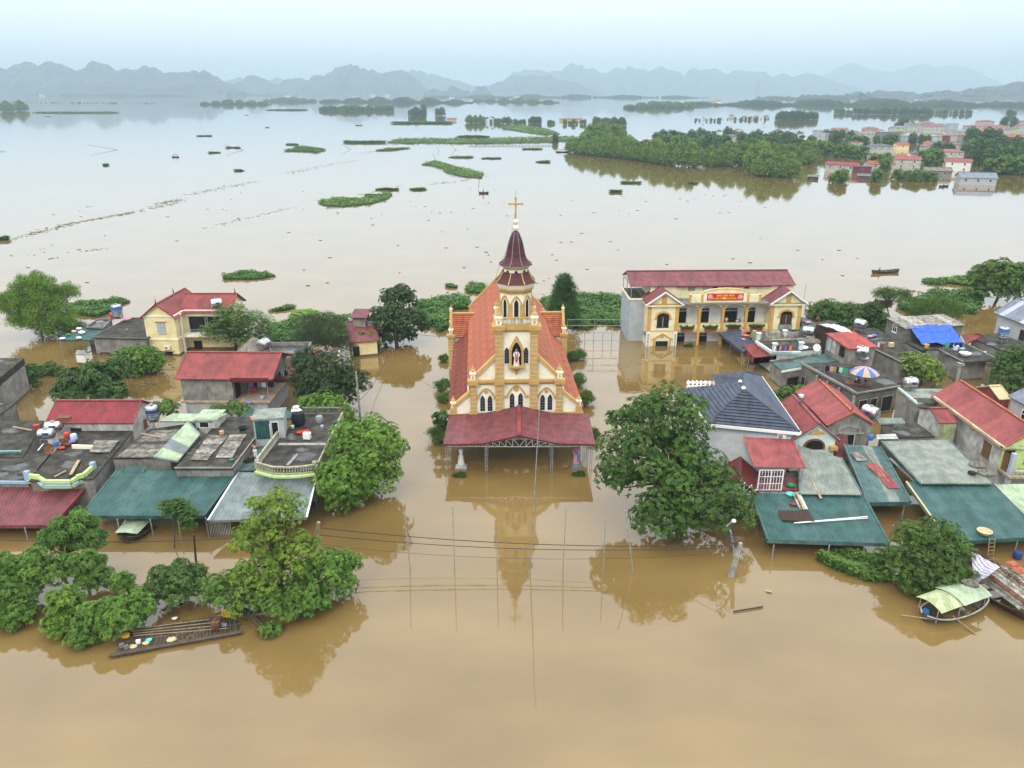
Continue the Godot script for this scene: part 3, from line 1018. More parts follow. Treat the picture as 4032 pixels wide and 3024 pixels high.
# an opening in a wall; parent is in its own axes. side f l r b, u along the wall from its left end seen from outside
func win(t: Node3D, side: String, u: float, y: float, w: float, h: float, kind := "win", frame: Material = null) -> MeshInstance3D:
	var ln: float = t.get_meta("len")
	var dp: float = t.get_meta("dep")
	var at := V(u, y, 0.0)
	var turn := 0.0
	match side:
		"r": at = V(ln, y, -u); turn = PI / 2
		"l": at = V(0, y, -dp + u); turn = -PI / 2
		"b": at = V(ln - u, y, -dp); turn = PI
	return opening(t, at, turn, w, h, kind, frame)
func opening(t: Node3D, at: Vector3, turn: float, w: float, h: float, kind := "win", frame: Material = null) -> MeshInstance3D:
	var keep := X
	X = Transform3D()
	var fm: Material = frame if frame else M.wood_dark
	var f := mb()
	var e := 0.07
	f.bx(0, w, 0, e, -0.02, 0.06); f.bx(0, w, h - e, h, -0.02, 0.06)
	f.bx(0, e, e, h - e, -0.02, 0.06); f.bx(w - e, w, e, h - e, -0.02, 0.06)
	if kind == "win" or kind == "shut": f.bx(-0.08, w + 0.08, -0.07, -0.002, -0.02, 0.12)
	var o := put("door" if kind == "door" else "window" if kind in ["win", "shut", "bars"] else "doorway", f, fm, t)
	o.position = at
	o.rotation.y = turn
	var back := mb()
	back.bx(e, w - e, e, h - e, -0.02, 0.012)
	match kind:
		"win", "bars":
			put("pane", back, M.glass, o)
			var g := mb()
			g.bx(w / 2 - 0.03, w / 2 + 0.03, e, h - e, 0.012, 0.05)
			g.bx(e, w - e, h * 0.66, h * 0.66 + 0.05, 0.012, 0.05)
			if kind == "bars":
				for k in 5: g.bx(w * (k + 1) / 6 - 0.012, w * (k + 1) / 6 + 0.012, e, h - e, 0.05, 0.075)
			put("glazing_bars", g, fm, o)
		"shut":
			for s in 2:
				var l := mb()
				l.bx(w / 2 * s + 0.04, w / 2 * (s + 1) - 0.04, e, h - e, 0.012, 0.045)
				for k in 4: l.bx(w / 2 * s + 0.1, w / 2 * (s + 1) - 0.1, e + (h - 2 * e) * (k + 0.15) / 4, e + (h - 2 * e) * (k + 0.85) / 4, 0.045, 0.06)
				put("shutter", l, fm, o)
		"door":
			put("door_leaf", back, fm, o)
			var hd := mb()
			hd.box(V(w - 0.2, h * 0.45, 0.04), V(0.05, 0.16, 0.06))
			put("handle", hd, M.steel, o)
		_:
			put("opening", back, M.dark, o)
	X = keep
	return o
func house(called: String, label: String, cat: String, f0: Vector3, f1: Vector3, depth: float, h: float, wall: Material, roof: String, rm: Array, o := {}) -> Node3D:
	var d := V(f1.x - f0.x, 0, f1.z - f0.z)
	var ln := d.length()
	var t: Node3D
	if o.has("onto"):
		t = o.onto
		X = t.transform.affine_inverse() * Transform3D(Basis(UP, atan2(-d.z, d.x)), V(f0.x, 0, f0.z))
	else:
		t = thing(called, label, cat, V(f0.x, 0, f0.z), atan2(-d.z, d.x), str(o.get("group", "")), true)
		t.set_meta("len", ln); t.set_meta("dep", depth)
	var wl: float = o.get("wall_len", ln)
	var y0: float = o.get("y0", -2.0)
	var simple: bool = o.get("simple", false)
	var rise: float = o.get("rise", 1.6)
	var ov: float = o.get("over", 0.35)
	var w := mb()
	w.bx(0, wl, y0, h, -depth, 0)
	if roof == "gz": w.plate(PackedVector2Array([Vector2(0, h), Vector2(ln, h), Vector2(ln * float(o.get("apex", 0.5)), h + rise - 0.1)]), -depth, 0)
	if roof == "gx":
		for k in ([[0.0, 0.02], [ln - 0.02, ln]] if wl == ln else [[0.0, 0.02]]):
			w.hexa([V(k[0], h, 0), V(k[1], h, 0), V(k[1], h, -depth), V(k[0], h, -depth), V(k[0], h + rise - 0.1, -depth / 2 + 0.02), V(k[1], h + rise - 0.1, -depth / 2 + 0.02), V(k[1], h + rise - 0.1, -depth / 2 - 0.02), V(k[0], h + rise - 0.1, -depth / 2 - 0.02)])
	if roof == "shed":
		w.hexa([V(0, h, 0), V(ln, h, 0), V(ln, h, -depth), V(0, h, -depth), V(0, h + 0.001, 0), V(ln, h + 0.001, 0), V(ln, h + rise - 0.05, -depth), V(0, h + rise - 0.05, -depth)])
	put("wall", w, wall, t)
	if y0 < 0.0 and not simple:
		var td := mb()
		td.bx(-0.012, wl + 0.012, -1.5, rf(0.2, 0.45), -depth - 0.012, 0.012)
		put("tide_mark", td, M.tide, t)
	if o.has("band"):
		for y in o.band:
			var bd := mb()
			bd.bx(-0.12, ln + 0.12, y - 0.12, y + 0.12, -depth - 0.12, 0.12)
			put("band", bd, o.get("bandmat", M.white), t)
	var faces := []
	match roof:
		"flat":
			var s := mb()
			s.bx(-ov, ln + ov, h, h + 0.16, -depth - ov, ov)
			var deck := put("roof_slab", s, rm[0], t)
			if o.has("parapet"):
				var ph: float = o.parapet
				for k in [[-ov, ln + ov, ov - 0.12, ov - 0.002], [-ov, ln + ov, -depth - ov + 0.002, -depth - ov + 0.12], [-ov + 0.002, -ov + 0.12, -depth - ov + 0.12, ov - 0.12], [ln + ov - 0.12, ln + ov - 0.002, -depth - ov + 0.12, ov - 0.12]]:
					var p := mb()
					p.bx(k[0], k[1], h + 0.16, h + 0.16 + ph, k[2], k[3])
					put("parapet", p, o.get("pmat", M.render), deck)
			if o.get("stain", true) and not simple:
				for k in 3:
					var pd := mb()
					var cx := rf(0.2, 0.8) * ln
					var cz := -rf(0.2, 0.8) * depth
					var pts := []
					var rr := rf(0.5, 1.3)
					for j in 9:
						var a := TAU * j / 9
						pts.append(V(cx + cos(a) * rr * rf(0.6, 1.2), 0, cz + sin(a) * rr * 0.7 * rf(0.6, 1.2)))
					pd.floor_plan(pts, h + 0.15, h + 0.164 + k * 0.002)
					put("puddle", pd, [M.puddle, M.roofdeck_light, M.puddle][k], deck)
		"gx":
			var g := rise / (depth / 2)
			var e0 := h - ov * g
			faces = [[V(-ov, e0, ov), V(ln + ov, e0, ov), V(ln + ov, h + rise, -depth / 2), V(-ov, h + rise, -depth / 2)],
				[V(ln + ov, e0, -depth - ov), V(-ov, e0, -depth - ov), V(-ov, h + rise, -depth / 2), V(ln + ov, h + rise, -depth / 2)]]
		"gz":
			var ax: float = ln * float(o.get("apex", 0.5))
			var gl := rise / ax
			var gr := rise / (ln - ax)
			faces = [[V(-ov, h - ov * gl, -depth - ov), V(-ov, h - ov * gl, ov), V(ax, h + rise, ov), V(ax, h + rise, -depth - ov)],
				[V(ln + ov, h - ov * gr, ov), V(ln + ov, h - ov * gr, -depth - ov), V(ax, h + rise, -depth - ov), V(ax, h + rise, ov)]]
		"shed":
			faces = [[V(-ov, h - ov * rise / depth + 0.04, ov), V(ln + ov, h - ov * rise / depth + 0.04, ov), V(ln + ov, h + rise + 0.04, -depth), V(-ov, h + rise + 0.04, -depth)]]
		"hip":
			var hb := minf(depth, ln) / 2
			var r0 := V(hb, h + rise, -depth / 2)
			var r1 := V(ln - hb, h + rise, -depth / 2)
			if depth > ln:
				r0 = V(ln / 2, h + rise, -hb)
				r1 = V(ln / 2, h + rise, -depth + hb)
			var c := [V(-ov, h, ov), V(ln + ov, h, ov), V(ln + ov, h, -depth - ov), V(-ov, h, -depth - ov)]
			if depth > ln: faces = [[c[0], c[1], r0, r0], [c[1], c[2], r1, r0], [c[2], c[3], r1, r1], [c[3], c[0], r0, r1]]
			else: faces = [[c[0], c[1], r1, r0], [c[1], c[2], r1, r1], [c[2], c[3], r0, r1], [c[3], c[0], r0, r0]]
	if faces.size() > 0:
		var r := mb()
		for f in faces:
			var k: Vector3 = (f[1] - f[0]).cross(f[2] - f[0]).normalized() * 0.03
			if f[2] == f[3]: r.t(f[0], f[1], f[2]); r.t(f[1] - k, f[0] - k, f[2] - k)
			elif simple: r.slab(f[0], f[1], f[2], f[3], 0.1)
			else: r.slab(f[0] - k, f[1] - k, f[2] - k, f[3] - k, 0.06)
		var ro := put("roof", r, rm[0], t)
		if not simple and roof != "hip":
			for f in faces: metal(ro, f[0], f[1], f[2], f[3], rm, 1.2)
		if roof == "gx" or roof == "gz":
			var rc := mb()
			rc.beam(faces[0][2] + UP * 0.05, faces[0][3] + UP * 0.05, 0.35, 0.08)
			put("ridge_cap", rc, o.get("cap", rm[0]), ro)
			if not simple:
				for f in faces:
					for k in [[0, 3], [1, 2]]:
						var vb := mb()
						vb.beam(f[k[0]] + UP * 0.03, f[k[1]] + UP * 0.03, 0.12, 0.1)
						put("verge", vb, o.get("cap", rm[0]), ro)
	return t
# a sheet-metal lean-to over water or yard: corners eave left, eave right, upper right, upper left; posts stand under the eave
func lean_to(label: String, c: Array, rm: Array, posts: Array, fascia := 0.3, o := {}) -> Node3D:
	var mid: Vector3 = (c[0] + c[1]) / 2
	var t := thing("sheet_canopy", label, "canopy", V(mid.x, 0, mid.z), 0.0, str(o.get("group", "")))
	metal(t, c[0], c[1], c[2], c[3], rm, o.get("wide", 1.15), o.get("pitch", 0.26), o.get("amp", 0.04))
	if fascia > 0.0:
		var f := mb()
		f.hexa([c[0] + V(0, -fascia, 0.02), c[1] + V(0, -fascia, 0.02), c[1] + V(0, -fascia, -0.03), c[0] + V(0, -fascia, -0.03), c[0] + V(0, 0.0, 0.02), c[1] + V(0, 0.0, 0.02), c[1] + V(0, 0, -0.03), c[0] + V(0, 0, -0.03)])
		put("fascia", f, o.get("fmat", rm[0]), t)
		for s in [[1, 2], [3, 0]]:
			var g := mb()
			var p: Vector3 = c[s[0]]
			var q: Vector3 = c[s[1]]
			var w := V(0.03, 0, 0)
			var dn := V(0, -fascia, 0)
			g.hexa([p - w + dn, p + w + dn, q + w + dn, q - w + dn, p - w, p + w, q + w, q - w] if s[0] == 1 else [q - w + dn, q + w + dn, p + w + dn, p - w + dn, q - w, q + w, p + w, p - w])
			put("side_fascia", g, o.get("smat", rm[0]), t)
		for k in [[0, 3], [1, 2]]:
			var vb := mb()
			vb.beam(c[k[0]] + UP * 0.05, c[k[1]] + UP * 0.05, 0.16, 0.06)
			put("edge_flashing", vb, o.get("edge", rm[0]), t)
	var n := int(o.get("purlins", 4))
	for i in n:
		var pu := mb()
		var f := (i + 0.3) / n
		pu.beam(c[0].lerp(c[3], f) + Vector3.DOWN * 0.09, c[1].lerp(c[2], f) + Vector3.DOWN * 0.09, 0.06, 0.1)
		put("purlin", pu, M.galv, t)
	for p in posts:
		var m := mb()
		m.cone(V(p.x, -2.0, p.z), V(p.x, p.y, p.z), 0.06, 0.06, 7)
		put("post", m, o.get("post", M.galv), t)
	return t
# a flat-roofed block given by its roof outline in world metres
func block(called: String, label: String, outline: Array, wall: Material, deck: Material, o := {}) -> Node3D:
	var c := Vector3.ZERO
	for p in outline: c += p / outline.size()
	var h: float = outline[0].y
	var t := thing(called, label, str(o.get("cat", "house")), V(c.x, 0, c.z), 0.0, str(o.get("group", "")))
	var inn := []
	for p in outline: inn.append(p.lerp(V(c.x, h, c.z), float(o.get("inset", 0.03))))
	var w := mb()
	w.floor_plan(inn, float(o.get("y0", -2.0)), h - 0.001)
	put("wall", w, wall, t)
	var td := mb()
	var wet := []
	for p in inn: wet.append(p + (p - c) * V(1, 0, 1) * 0.004)
	td.floor_plan(wet, -1.5, rf(0.2, 0.45))
	put("tide_mark", td, M.tide, t)
	var s := mb()
	s.floor_plan(outline, h, h + float(o.get("slab", 0.16)))
	var dk := put("roof_slab", s, deck, t)
	var top := h + float(o.get("slab", 0.16))
	if o.has("parapet"):
		var n := outline.size()
		for i in n:
			if o.has("sides") and not (i in o.sides): continue
			var a: Vector3 = outline[i].lerp(c * V(1, 0, 1) + UP * h, 0.012)
			var b: Vector3 = outline[(i + 1) % n].lerp(c * V(1, 0, 1) + UP * h, 0.012)
			var p := mb()
			var y := top + float(o.parapet) / 2
			p.beam(V(a.x, y, a.z), V(b.x, y, b.z), 0.16, float(o.parapet))
			put("parapet", p, o.get("pmat", M.render), dk)
	for k in int(o.get("stains", 4)):
		var f := rf(0.15, 0.85)
		var g := rf(0.15, 0.85)
		var ctr: Vector3 = outline[0].lerp(outline[1], f).lerp(outline[3].lerp(outline[2], f), g)
		var rr := rf(0.4, 1.5)
		var pts := []
		for j in 10:
			var a := TAU * j / 10
			pts.append(V(ctr.x + cos(a) * rr * rf(0.5, 1.2), 0, ctr.z + sin(a) * rr * 0.8 * rf(0.5, 1.2)))
		var pd := mb()
		pd.floor_plan(pts, top - 0.02, top + 0.004 + k * 0.002)
		put("puddle", pd, [M.puddle, M.roofdeck_light, M.puddle, M.roofdeck_light][k % 4], dk)
	return t
# openings on a block: a point at the foot of the opening's left side, in world metres, and the wall's heading
func win_at(t: Node3D, at: Vector3, turn: float, w: float, h: float, kind := "win", frame: Material = null) -> MeshInstance3D:
	return opening(t, t.transform.affine_inverse() * at, turn - t.rotation.y, w, h, kind, frame)
func heading(a: Vector3, b: Vector3) -> float:
	return atan2(-(b.z - a.z), b.x - a.x)
# a row of balusters between two rails
func balustrade(parent: Node, a: Vector3, b: Vector3, h: float, n: int, rail: Material, post: Material, r := 0.07) -> void:
	var lo := mb()
	lo.beam(a + UP * 0.06, b + UP * 0.06, 0.2, 0.12)
	put("lower_rail", lo, rail, parent)
	var hi := mb()
	hi.beam(a + UP * (h - 0.07), b + UP * (h - 0.07), 0.22, 0.14)
	put("upper_rail", hi, rail, parent)
	for i in n:
		var m := mb()
		var p := a.lerp(b, (i + 0.5) / n)
		m.lathe(p, [[r * 0.8, 0.12], [r * 0.5, 0.2], [r * 1.15, 0.12 + (h - 0.26) * 0.4], [r * 0.5, h - 0.22], [r * 0.8, h - 0.14]], 6)
		put("baluster", m, post, parent)
func water_tank(label: String, at: Vector3, turn: float, upright := false, r := 0.6, ln := 1.7, banded := false) -> Node3D:
	var t := thing("water_tank", label, "water tank", at, turn, "rooftop water tanks", true)
	var b := mb()
	var st := mb()
	var ends := [[0.0, 0.0], [r * 0.6, 0.06], [r * 0.92, 0.16], [r, 0.3]]
	var prof := ends.duplicate()
	var k := 5
	for i in k:
		var y0 := 0.3 + (ln - 0.6) * i / k
		var y1 := 0.3 + (ln - 0.6) * (i + 1) / k
		prof.append_array([[r, y0 + 0.02], [r * 1.03, (y0 + y1) / 2], [r, y1 - 0.02]])
	prof.append_array([[r, ln - 0.3], [r * 0.92, ln - 0.16], [r * 0.6, ln - 0.06], [0.0, ln]])
	b.lathe(Vector3.ZERO, prof, 18)
	var rot := Transform3D(Basis(), V(0, 0.5, 0))
	if not upright: rot = Transform3D(Basis(Vector3.FORWARD, PI / 2), V(-ln / 2, r + 0.45, 0))
	for i in b.v.size():
		b.v[i] = rot * b.v[i]
		b.n[i] = rot.basis * b.n[i]
	put("tank_body", b, M.inox, t)
	var lb := mb()
	lb.lathe(Vector3.ZERO, [[r * 1.035, ln * 0.55], [r * 1.045, ln * 0.56], [r * 1.045, ln * 0.72], [r * 1.035, ln * 0.73]], 18)
	if banded: lb.lathe(Vector3.ZERO, [[r * 1.035, ln * 0.78], [r * 1.045, ln * 0.79], [r * 1.045, ln * 0.88], [r * 1.035, ln * 0.89]], 18)
	for i in lb.v.size():
		lb.v[i] = rot * lb.v[i]
		lb.n[i] = rot.basis * lb.n[i]
	if not upright:
		lb = mb()
		lb.box(V(0.1, r + 0.6, r * 0.97), V(0.55, 0.22, 0.12))
	put("label_band", lb, M.plastic_blue if banded else M.navy, t)
	var cap := mb()
	var cy := (ln + 0.5) if upright else (2 * r + 0.43)
	cap.cone(V(0, cy - 0.05, 0), V(0, cy + 0.1, 0), 0.22, 0.2, 10)
	put("lid", cap, M.inox, t)
	for s in [[-1, -1], [1, -1], [1, 1], [-1, 1]]:
		var m := mb()
		var px: float = s[0] * (r * 0.6 if upright else ln * 0.3)
		var pz: float = s[1] * r * 0.6
		m.cone(V(px * 1.12, 0, pz * 1.12), V(px, 0.6, pz), 0.03, 0.03, 5)
		put("leg", m, M.galv, t)
	st.box(V(0, 0.46, 0), V(r * 1.5 if upright else ln * 0.7, 0.05, r * 1.4))
	put("stand", st, M.galv, t)
	return t
func lettering(parent: Node, text: String, at: Vector3, high: float, m: Material, bold := true, turn := 0.0, called := "lettering") -> MeshInstance3D:
	var tm := TextMesh.new()
	var f := SystemFont.new()
	f.font_names = PackedStringArray(["Droid Sans"])
	f.font_weight = 700 if bold else 400
	tm.font = f
	tm.text = text
	tm.font_size = 64
	tm.pixel_size = high / 64.0
	tm.depth = 0.02
	var o := MeshInstance3D.new()
	o.mesh = tm
	o.material_override = null
	tm.material = m
	o.name = called
	parent.add_child(o, true)
	o.position = at
	o.rotation.y = turn
	return o
func planter(at: Vector3, turn: float, label: String, tall: bool) -> void:
	var t := thing("planter_box", label, "planter", at, turn, "plant boxes hung on the balcony front", true)
	var b := mb()
	b.bx(-0.95, 0.95, 0, 0.32, -0.2, 0.2)
	put("box", b, M.red_faded, t)
	var f := mb()
	f.tinted = true
	for i in 420:
		var p := V(rf(-0.95, 0.95), 0.3, rf(-0.2, 0.25))
		var d := (V(rf(-0.8, 0.8), rf(0.5, 1.5), rf(-0.4, 0.8))).normalized()
		f.col = Color(0.05, 0.12, 0.03).lerp(Color(0.13, 0.22, 0.05), rng.randf())
		f.leaf(p + d * rf(0.0, 0.55 if tall else 0.3), d, rv(), rf(0.25, 0.45), 0.1)
	put("foliage", f, M.leaf, t)
func culture_house() -> void:
	var t := thing("culture_house", "long pale yellow two storey village hall with maroon roof and red name board", "public building", V(21.7, 0, -119.0), 0.033, "", true)
	t.set_meta("len", 24.8); t.set_meta("dep", 10.5)
	var b := mb()
	b.bx(0, 5, -2, 6.9, -10.5, 0); put("wing_wall", b, M.yellow, t)
	b = mb(); b.bx(19.8, 24.8, -2, 6.9, -10.5, 0); put("wing_wall", b, M.yellow, t)
	b = mb(); b.bx(5, 19.8, -2, 6.9, -10.5, -2.4); put("gallery_wall", b, M.white, t)
	b = mb(); b.bx(5, 19.8, 2.2, 2.62, -2.4, -0.55); put("gallery_floor", b, M.yellow_deep, t)
	b = mb(); b.bx(-0.3, 25.1, 6.9, 7.08, -10.8, 0.3); put("roof_slab", b, M.render_dark, t)
	b = mb()
	b.bx(-0.45, 5.3, 6.72, 6.98, -0.2, 0.5); b.bx(5.3, 19.5, 6.75, 6.99, -0.9, -0.1); b.bx(19.5, 25.25, 6.72, 6.98, -0.2, 0.5)
	b.bx(-0.45, -0.3, 6.72, 6.98, -10.8, -0.2); b.bx(25.1, 25.25, 6.72, 6.98, -10.8, -0.2)
	put("cornice", b, M.yellow, t)
	b = mb()
	b.bx(-0.08, 5.05, 2.52, 2.62, -0.1, 0.07); b.bx(5.05, 19.75, 2.14, 2.22, -0.7, -0.5); b.bx(19.75, 24.9, 2.52, 2.62, -0.1, 0.07)
	b.bx(-0.46, 5.31, 6.985, 7.05, -0.2, 0.53); b.bx(19.5, 25.26, 6.985, 7.05, -0.2, 0.53)
	put("string_course", b, M.orange, t)
	# pilasters and gallery columns
	for x in [0.28, 4.72, 20.08, 24.52]:
		b = mb(); b.bx(x - 0.28, x + 0.28, 2.6 if x < 5 else -2.0, 6.72, -0.1, 0.1); put("pilaster", b, M.orange, t)
	var cols := [8.5, 12.3, 16.1]
	for x in cols:
		b = mb(); b.bx(x - 0.22, x + 0.22, -2, 6.8, -0.85, -0.4); b.bx(x - 0.3, x + 0.3, 5.6, 5.72, -0.92, -0.33); b.bx(x - 0.3, x + 0.3, 3.55, 3.67, -0.92, -0.33)
		put("column", b, M.orange, t)
	var ed := [5.0, 8.5, 12.3, 16.1, 19.8]
	for i in 4:
		var x0: float = ed[i] + (0.22 if i else 0.0)
		var x1: float = ed[i + 1] - (0.22 if i < 3 else 0.0)
		b = mb(); b.bx(x0, x1, 2.62, 3.55, -0.7, -0.55)
		var p := put("balcony_panel", b, M.yellow, t)
		b = mb(); b.bx(x0, x1, 3.55, 3.66, -0.74, -0.5); put("handrail", b, M.yellow_deep, p)
		for k in 3:
			b = mb(); var cx := lerpf(x0, x1, (k + 0.5) / 3); b.bx(cx - 0.16, cx + 0.16, 3.02, 3.34, -0.56, -0.53); put("vent_block", b, M.wood_dark, p)
		# arched head of the bay
		var sp := PackedVector2Array()
		var cx := (x0 + x1) / 2
		var hw := (x1 - x0) / 2
		for k in 13:
			var a := PI * k / 12
			sp.append(Vector2(cx + hw * cos(a), 5.72 + 0.85 * sin(a)))
		var inner := sp
		var outer := PackedVector2Array()
		var rim := PackedVector2Array()
		for q in sp:
			outer.append(Vector2(q.x, 6.78))
			rim.append(Vector2(cx + (q.x - cx) * 1.0, q.y + 0.12))
		b = mb(); b.band(inner, outer, -0.7, -0.55); put("arch_head", b, M.white, t)
		b = mb(); b.band(inner, rim, -0.54, -0.48); put("arch_rim", b, M.orange, t)
		# gallery doors, both floors
		for y in [2.62, -1.6]:
			var w := 1.5 if y > 0 or i < 3 else 1.5
			var dx := x0 + (0.35 if i != 2 else 0.2)
			var wide := 1.5 if i != 2 else 2.5
			var dd := opening(t, V(dx, y, -2.39), 0.0, wide, 2.55, "hole", M.wood_dark)
			opening(t, V(dx, y + 2.6, -2.39), 0.0, wide, 0.5, "win", M.greypaint)
	for side in [["l", 1.55, 0], ["r", 21.5, 1]]:
		var x: float = side[1]
		var first: bool = side[2] == 0
		# arched window upstairs
		var w := opening(t, V(x, 3.2 if first else 3.6, 0.01), 0.0, 1.9, 1.75 if first else 1.5, "shut", M.wood_dark if not first else M.cloth_black)
		b = mb(); b.plate(round_pts(1.9, 0.02, 0.6, 0.0, 0.95), -0.02, 0.02)
		var k := put("fanlight", b, M.glass, w); k.position = V(0, 1.75 if first else 1.5, 0)
		b = mb(); b.band(round_pts(1.95, 0.0, 0.62, -0.3, 0.95), round_pts(2.5, 0.0, 0.92, -0.3, 0.95), 0.0, 0.14)
		b.bx(-0.5, -0.02, -0.42, -0.3, 0, 0.16); b.bx(1.92, 2.4, -0.42, -0.3, 0, 0.16)
		k = put("hood_mould", b, M.orange, w); k.position = V(0, 1.75 if first else 1.5, 0)
		X = Transform3D()
		b = mb(); b.bx(x - 0.2, x + 2.1, 2.75 if first else 2.65, 3.05 if first else 3.5, 0.0, 0.05); put("sill_panel", b, M.white if first else M.concrete, t)
		# gable roof over the wing
		var c := x + 0.95
		b = mb()
		b.slab(V(c - 3.0, 7.05, -4.4), V(c - 3.0, 7.05, 0.75), V(c, 9.15, 0.75), V(c, 9.15, -4.4), 0.1)
		b.slab(V(c + 3.0, 7.05, 0.75), V(c + 3.0, 7.05, -4.4), V(c, 9.15, -4.4), V(c, 9.15, 0.75), 0.1)
		var gr := put("wing_roof", b, M.maroon, t)
		metal(gr, V(c - 3.0, 7.06, -4.4), V(c - 3.0, 7.06, 0.75), V(c, 9.16, 0.75), V(c, 9.16, -4.4), [M.maroon, M.maroon_b])
		metal(gr, V(c + 3.0, 7.06, 0.75), V(c + 3.0, 7.06, -4.4), V(c, 9.16, -4.4), V(c, 9.16, 0.75), [M.maroon, M.maroon_b])
		b = mb()
		b.beam(V(c - 3.05, 6.98, 0.72), V(c, 9.1, 0.72), 0.1, 0.22); b.beam(V(c + 3.05, 6.98, 0.72), V(c, 9.1, 0.72), 0.1, 0.22)
		put("bargeboard", b, M.whitebright, gr)
		b = mb(); b.plate(PackedVector2Array([Vector2(c - 2.6, 7.05), Vector2(c + 2.6, 7.05), Vector2(c, 8.9)]), -0.1, 0.1); put("gable_wall", b, M.yellow, t)
		b = mb(); b.bx(c - 0.4, c + 0.4, 7.06, 8.4, 0.1, 0.15); put("gable_panel", b, M.orange, t)
	# ground floor window with small pediment
	var gw := opening(t, V(1.55, -0.9, 0.01), 0.0, 2.0, 1.75, "bars", M.cloth_black)
	X = Transform3D()
	b = mb()
	b.beam(V(0.9, 1.15, 0.12), V(2.6, 2.15, 0.12), 0.24, 0.16); b.beam(V(4.25, 1.15, 0.12), V(2.6, 2.15, 0.12), 0.24, 0.16)
	b.bx(1.15, 1.4, -1.5, 1.05, 0, 0.12); b.bx(3.75, 4.0, -1.5, 1.05, 0, 0.12)
	b.plate(PackedVector2Array([Vector2(2.2, 1.42), Vector2(2.98, 1.42), Vector2(2.6, 1.8)]), 0, 0.1)
	put("window_pediment", b, M.orange, t)
	# white notice strips painted with couplets
	for x in [0.0, 4.42]:
		b = mb(); b.bx(x, x + 0.52, -0.6, 2.5, 0.1, 0.13)
		var st := put("notice_strip", b, M.cloth_skyblue if false else M.whitebright, t)
		for k in 11:
			b = mb(); b.bx(x + 0.12, x + 0.4, 2.0 - k * 0.24, 2.13 - k * 0.24, 0.13, 0.136); put("character", b, M.navy, st)
	# grey painted side wing
	b = mb(); b.bx(-2.4, -0.002, -2, 7.0, -10.8, -3.0); put("side_wing", b, M.greyblue, t)
	b = mb(); b.bx(-2.55, -0.3, 6.95, 7.2, -3.15, -2.85); b.bx(-2.6, -2.35, 6.95, 7.2, -10.9, -3.15); put("side_parapet", b, M.yellow, t)
	b = mb(); b.bx(-2.3, -0.32, 7.0, 7.03, -10.7, -3.16); put("terrace_floor", b, M.roofdeck, t)
	# attic under the big roof
	b = mb(); b.bx(0.9, 24.4, 7.08, 9.25, -10.3, -3.3); put("attic_wall", b, M.yellow, t)
	opening(t, V(11.0, 7.9, -3.29), 0, 0.9, 1.1, "hole", M.greypaint)
	opening(t, V(16.2, 8.6, -3.29), 0, 0.9, 0.35, "hole", M.greypaint)
	X = Transform3D()
	b = mb(); b.bx(7.0, 8.2, 8.3, 8.9, -3.3, -3.25); put("attic_grille", b, M.concrete, t)
	for s in [0, 1]:
		b = mb()
		b.beam(V(9.4 + s * 3.1, 8.4, -3.25), V(10.6 + s * 2.2, 8.4, -3.1), 0.05, 1.1); put("attic_shutter", b, M.greyblue, t)
	var e0 := [V(-2.5, 9.2, -2.9), V(24.6, 9.2, -2.9), V(24.6, 10.75, -7.3), V(-2.5, 10.75, -7.3)]
	var e1 := [V(24.6, 9.2, -11.4), V(-2.5, 9.2, -11.4), V(-2.5, 10.75, -7.3), V(24.6, 10.75, -7.3)]
	b = mb(); b.slab(e0[0], e0[1], e0[2], e0[3], 0.04); b.slab(e1[0], e1[1], e1[2], e1[3], 0.04)
	var br := put("main_roof", b, M.maroon, t)
	metal(br, e0[0] + V(0, .01, 0), e0[1] + V(0, .01, 0), e0[2] + V(0, .01, 0), e0[3] + V(0, .01, 0), [M.maroon, M.maroon_b, M.maroon], 1.15)
	b = mb(); b.beam(V(-2.5, 10.82, -7.3), V(24.6, 10.82, -7.3), 0.4, 0.06); put("ridge_cap", b, M.maroon_b, br)
	b = mb(); b.beam(V(5, 9.12, -2.8), V(20.5, 9.12, -2.8), 0.16, 0.16); put("gutter", b, M.darkred, br)
	b = mb()
	for z in [-3.4, -7.3, -10.9]:
		b.beam(V(-2.2, 7.1, z), V(-2.2, 9.2 if z != -7.3 else 10.7, z), 0.1, 0.1)
	b.beam(V(-2.2, 9.1, -3.4), V(-2.2, 9.1, -10.9), 0.08, 0.08); b.beam(V(-2.2, 9.1, -5), V(-2.2, 10.6, -7.3), 0.06, 0.06); b.beam(V(-2.2, 9.1, -9.5), V(-2.2, 10.6, -7.3), 0.06, 0.06)
	put("roof_frame", b, M.galv, t)
	# name board and its pediment
	var ped := PackedVector2Array([Vector2(6.8, 7.08), Vector2(18.0, 7.08), Vector2(18.0, 8.3), Vector2(16.1, 8.35)])
	for i in 13:
		var a := PI * i / 12
		ped.append(Vector2(12.4 + 3.7 * cos(a), 8.45 + 0.85 * sin(a)))
	ped.append(Vector2(8.7, 8.35)); ped.append(Vector2(6.8, 8.3))
	b = mb(); b.plate(ped, -0.75, -0.5); put("pediment", b, M.yellow, t)
	b = mb()
	for i in 12:
		var a0 := PI * i / 12
		var a1 := PI * (i + 1) / 12
		b.beam(V(12.4 + 3.8 * cos(a0), 8.5 + 0.87 * sin(a0), -0.6), V(12.4 + 3.8 * cos(a1), 8.5 + 0.87 * sin(a1), -0.6), 0.42, 0.1)
	for x in [6.8, 8.7, 16.1, 18.0]: b.bx(x - 0.22, x + 0.22, 8.3, 8.44, -0.85, -0.4)
	put("pediment_coping", b, M.yellow_deep, t)
	for x in [6.8, 8.7, 16.1, 18.0]:
		b = mb(); b.bx(x - 0.16, x + 0.16, 7.08, 8.3, -0.8, -0.44); put("pediment_pier", b, M.orange, t)
	b = mb(); b.bx(9.45, 15.3, 7.42, 8.55, -0.5, -0.42)
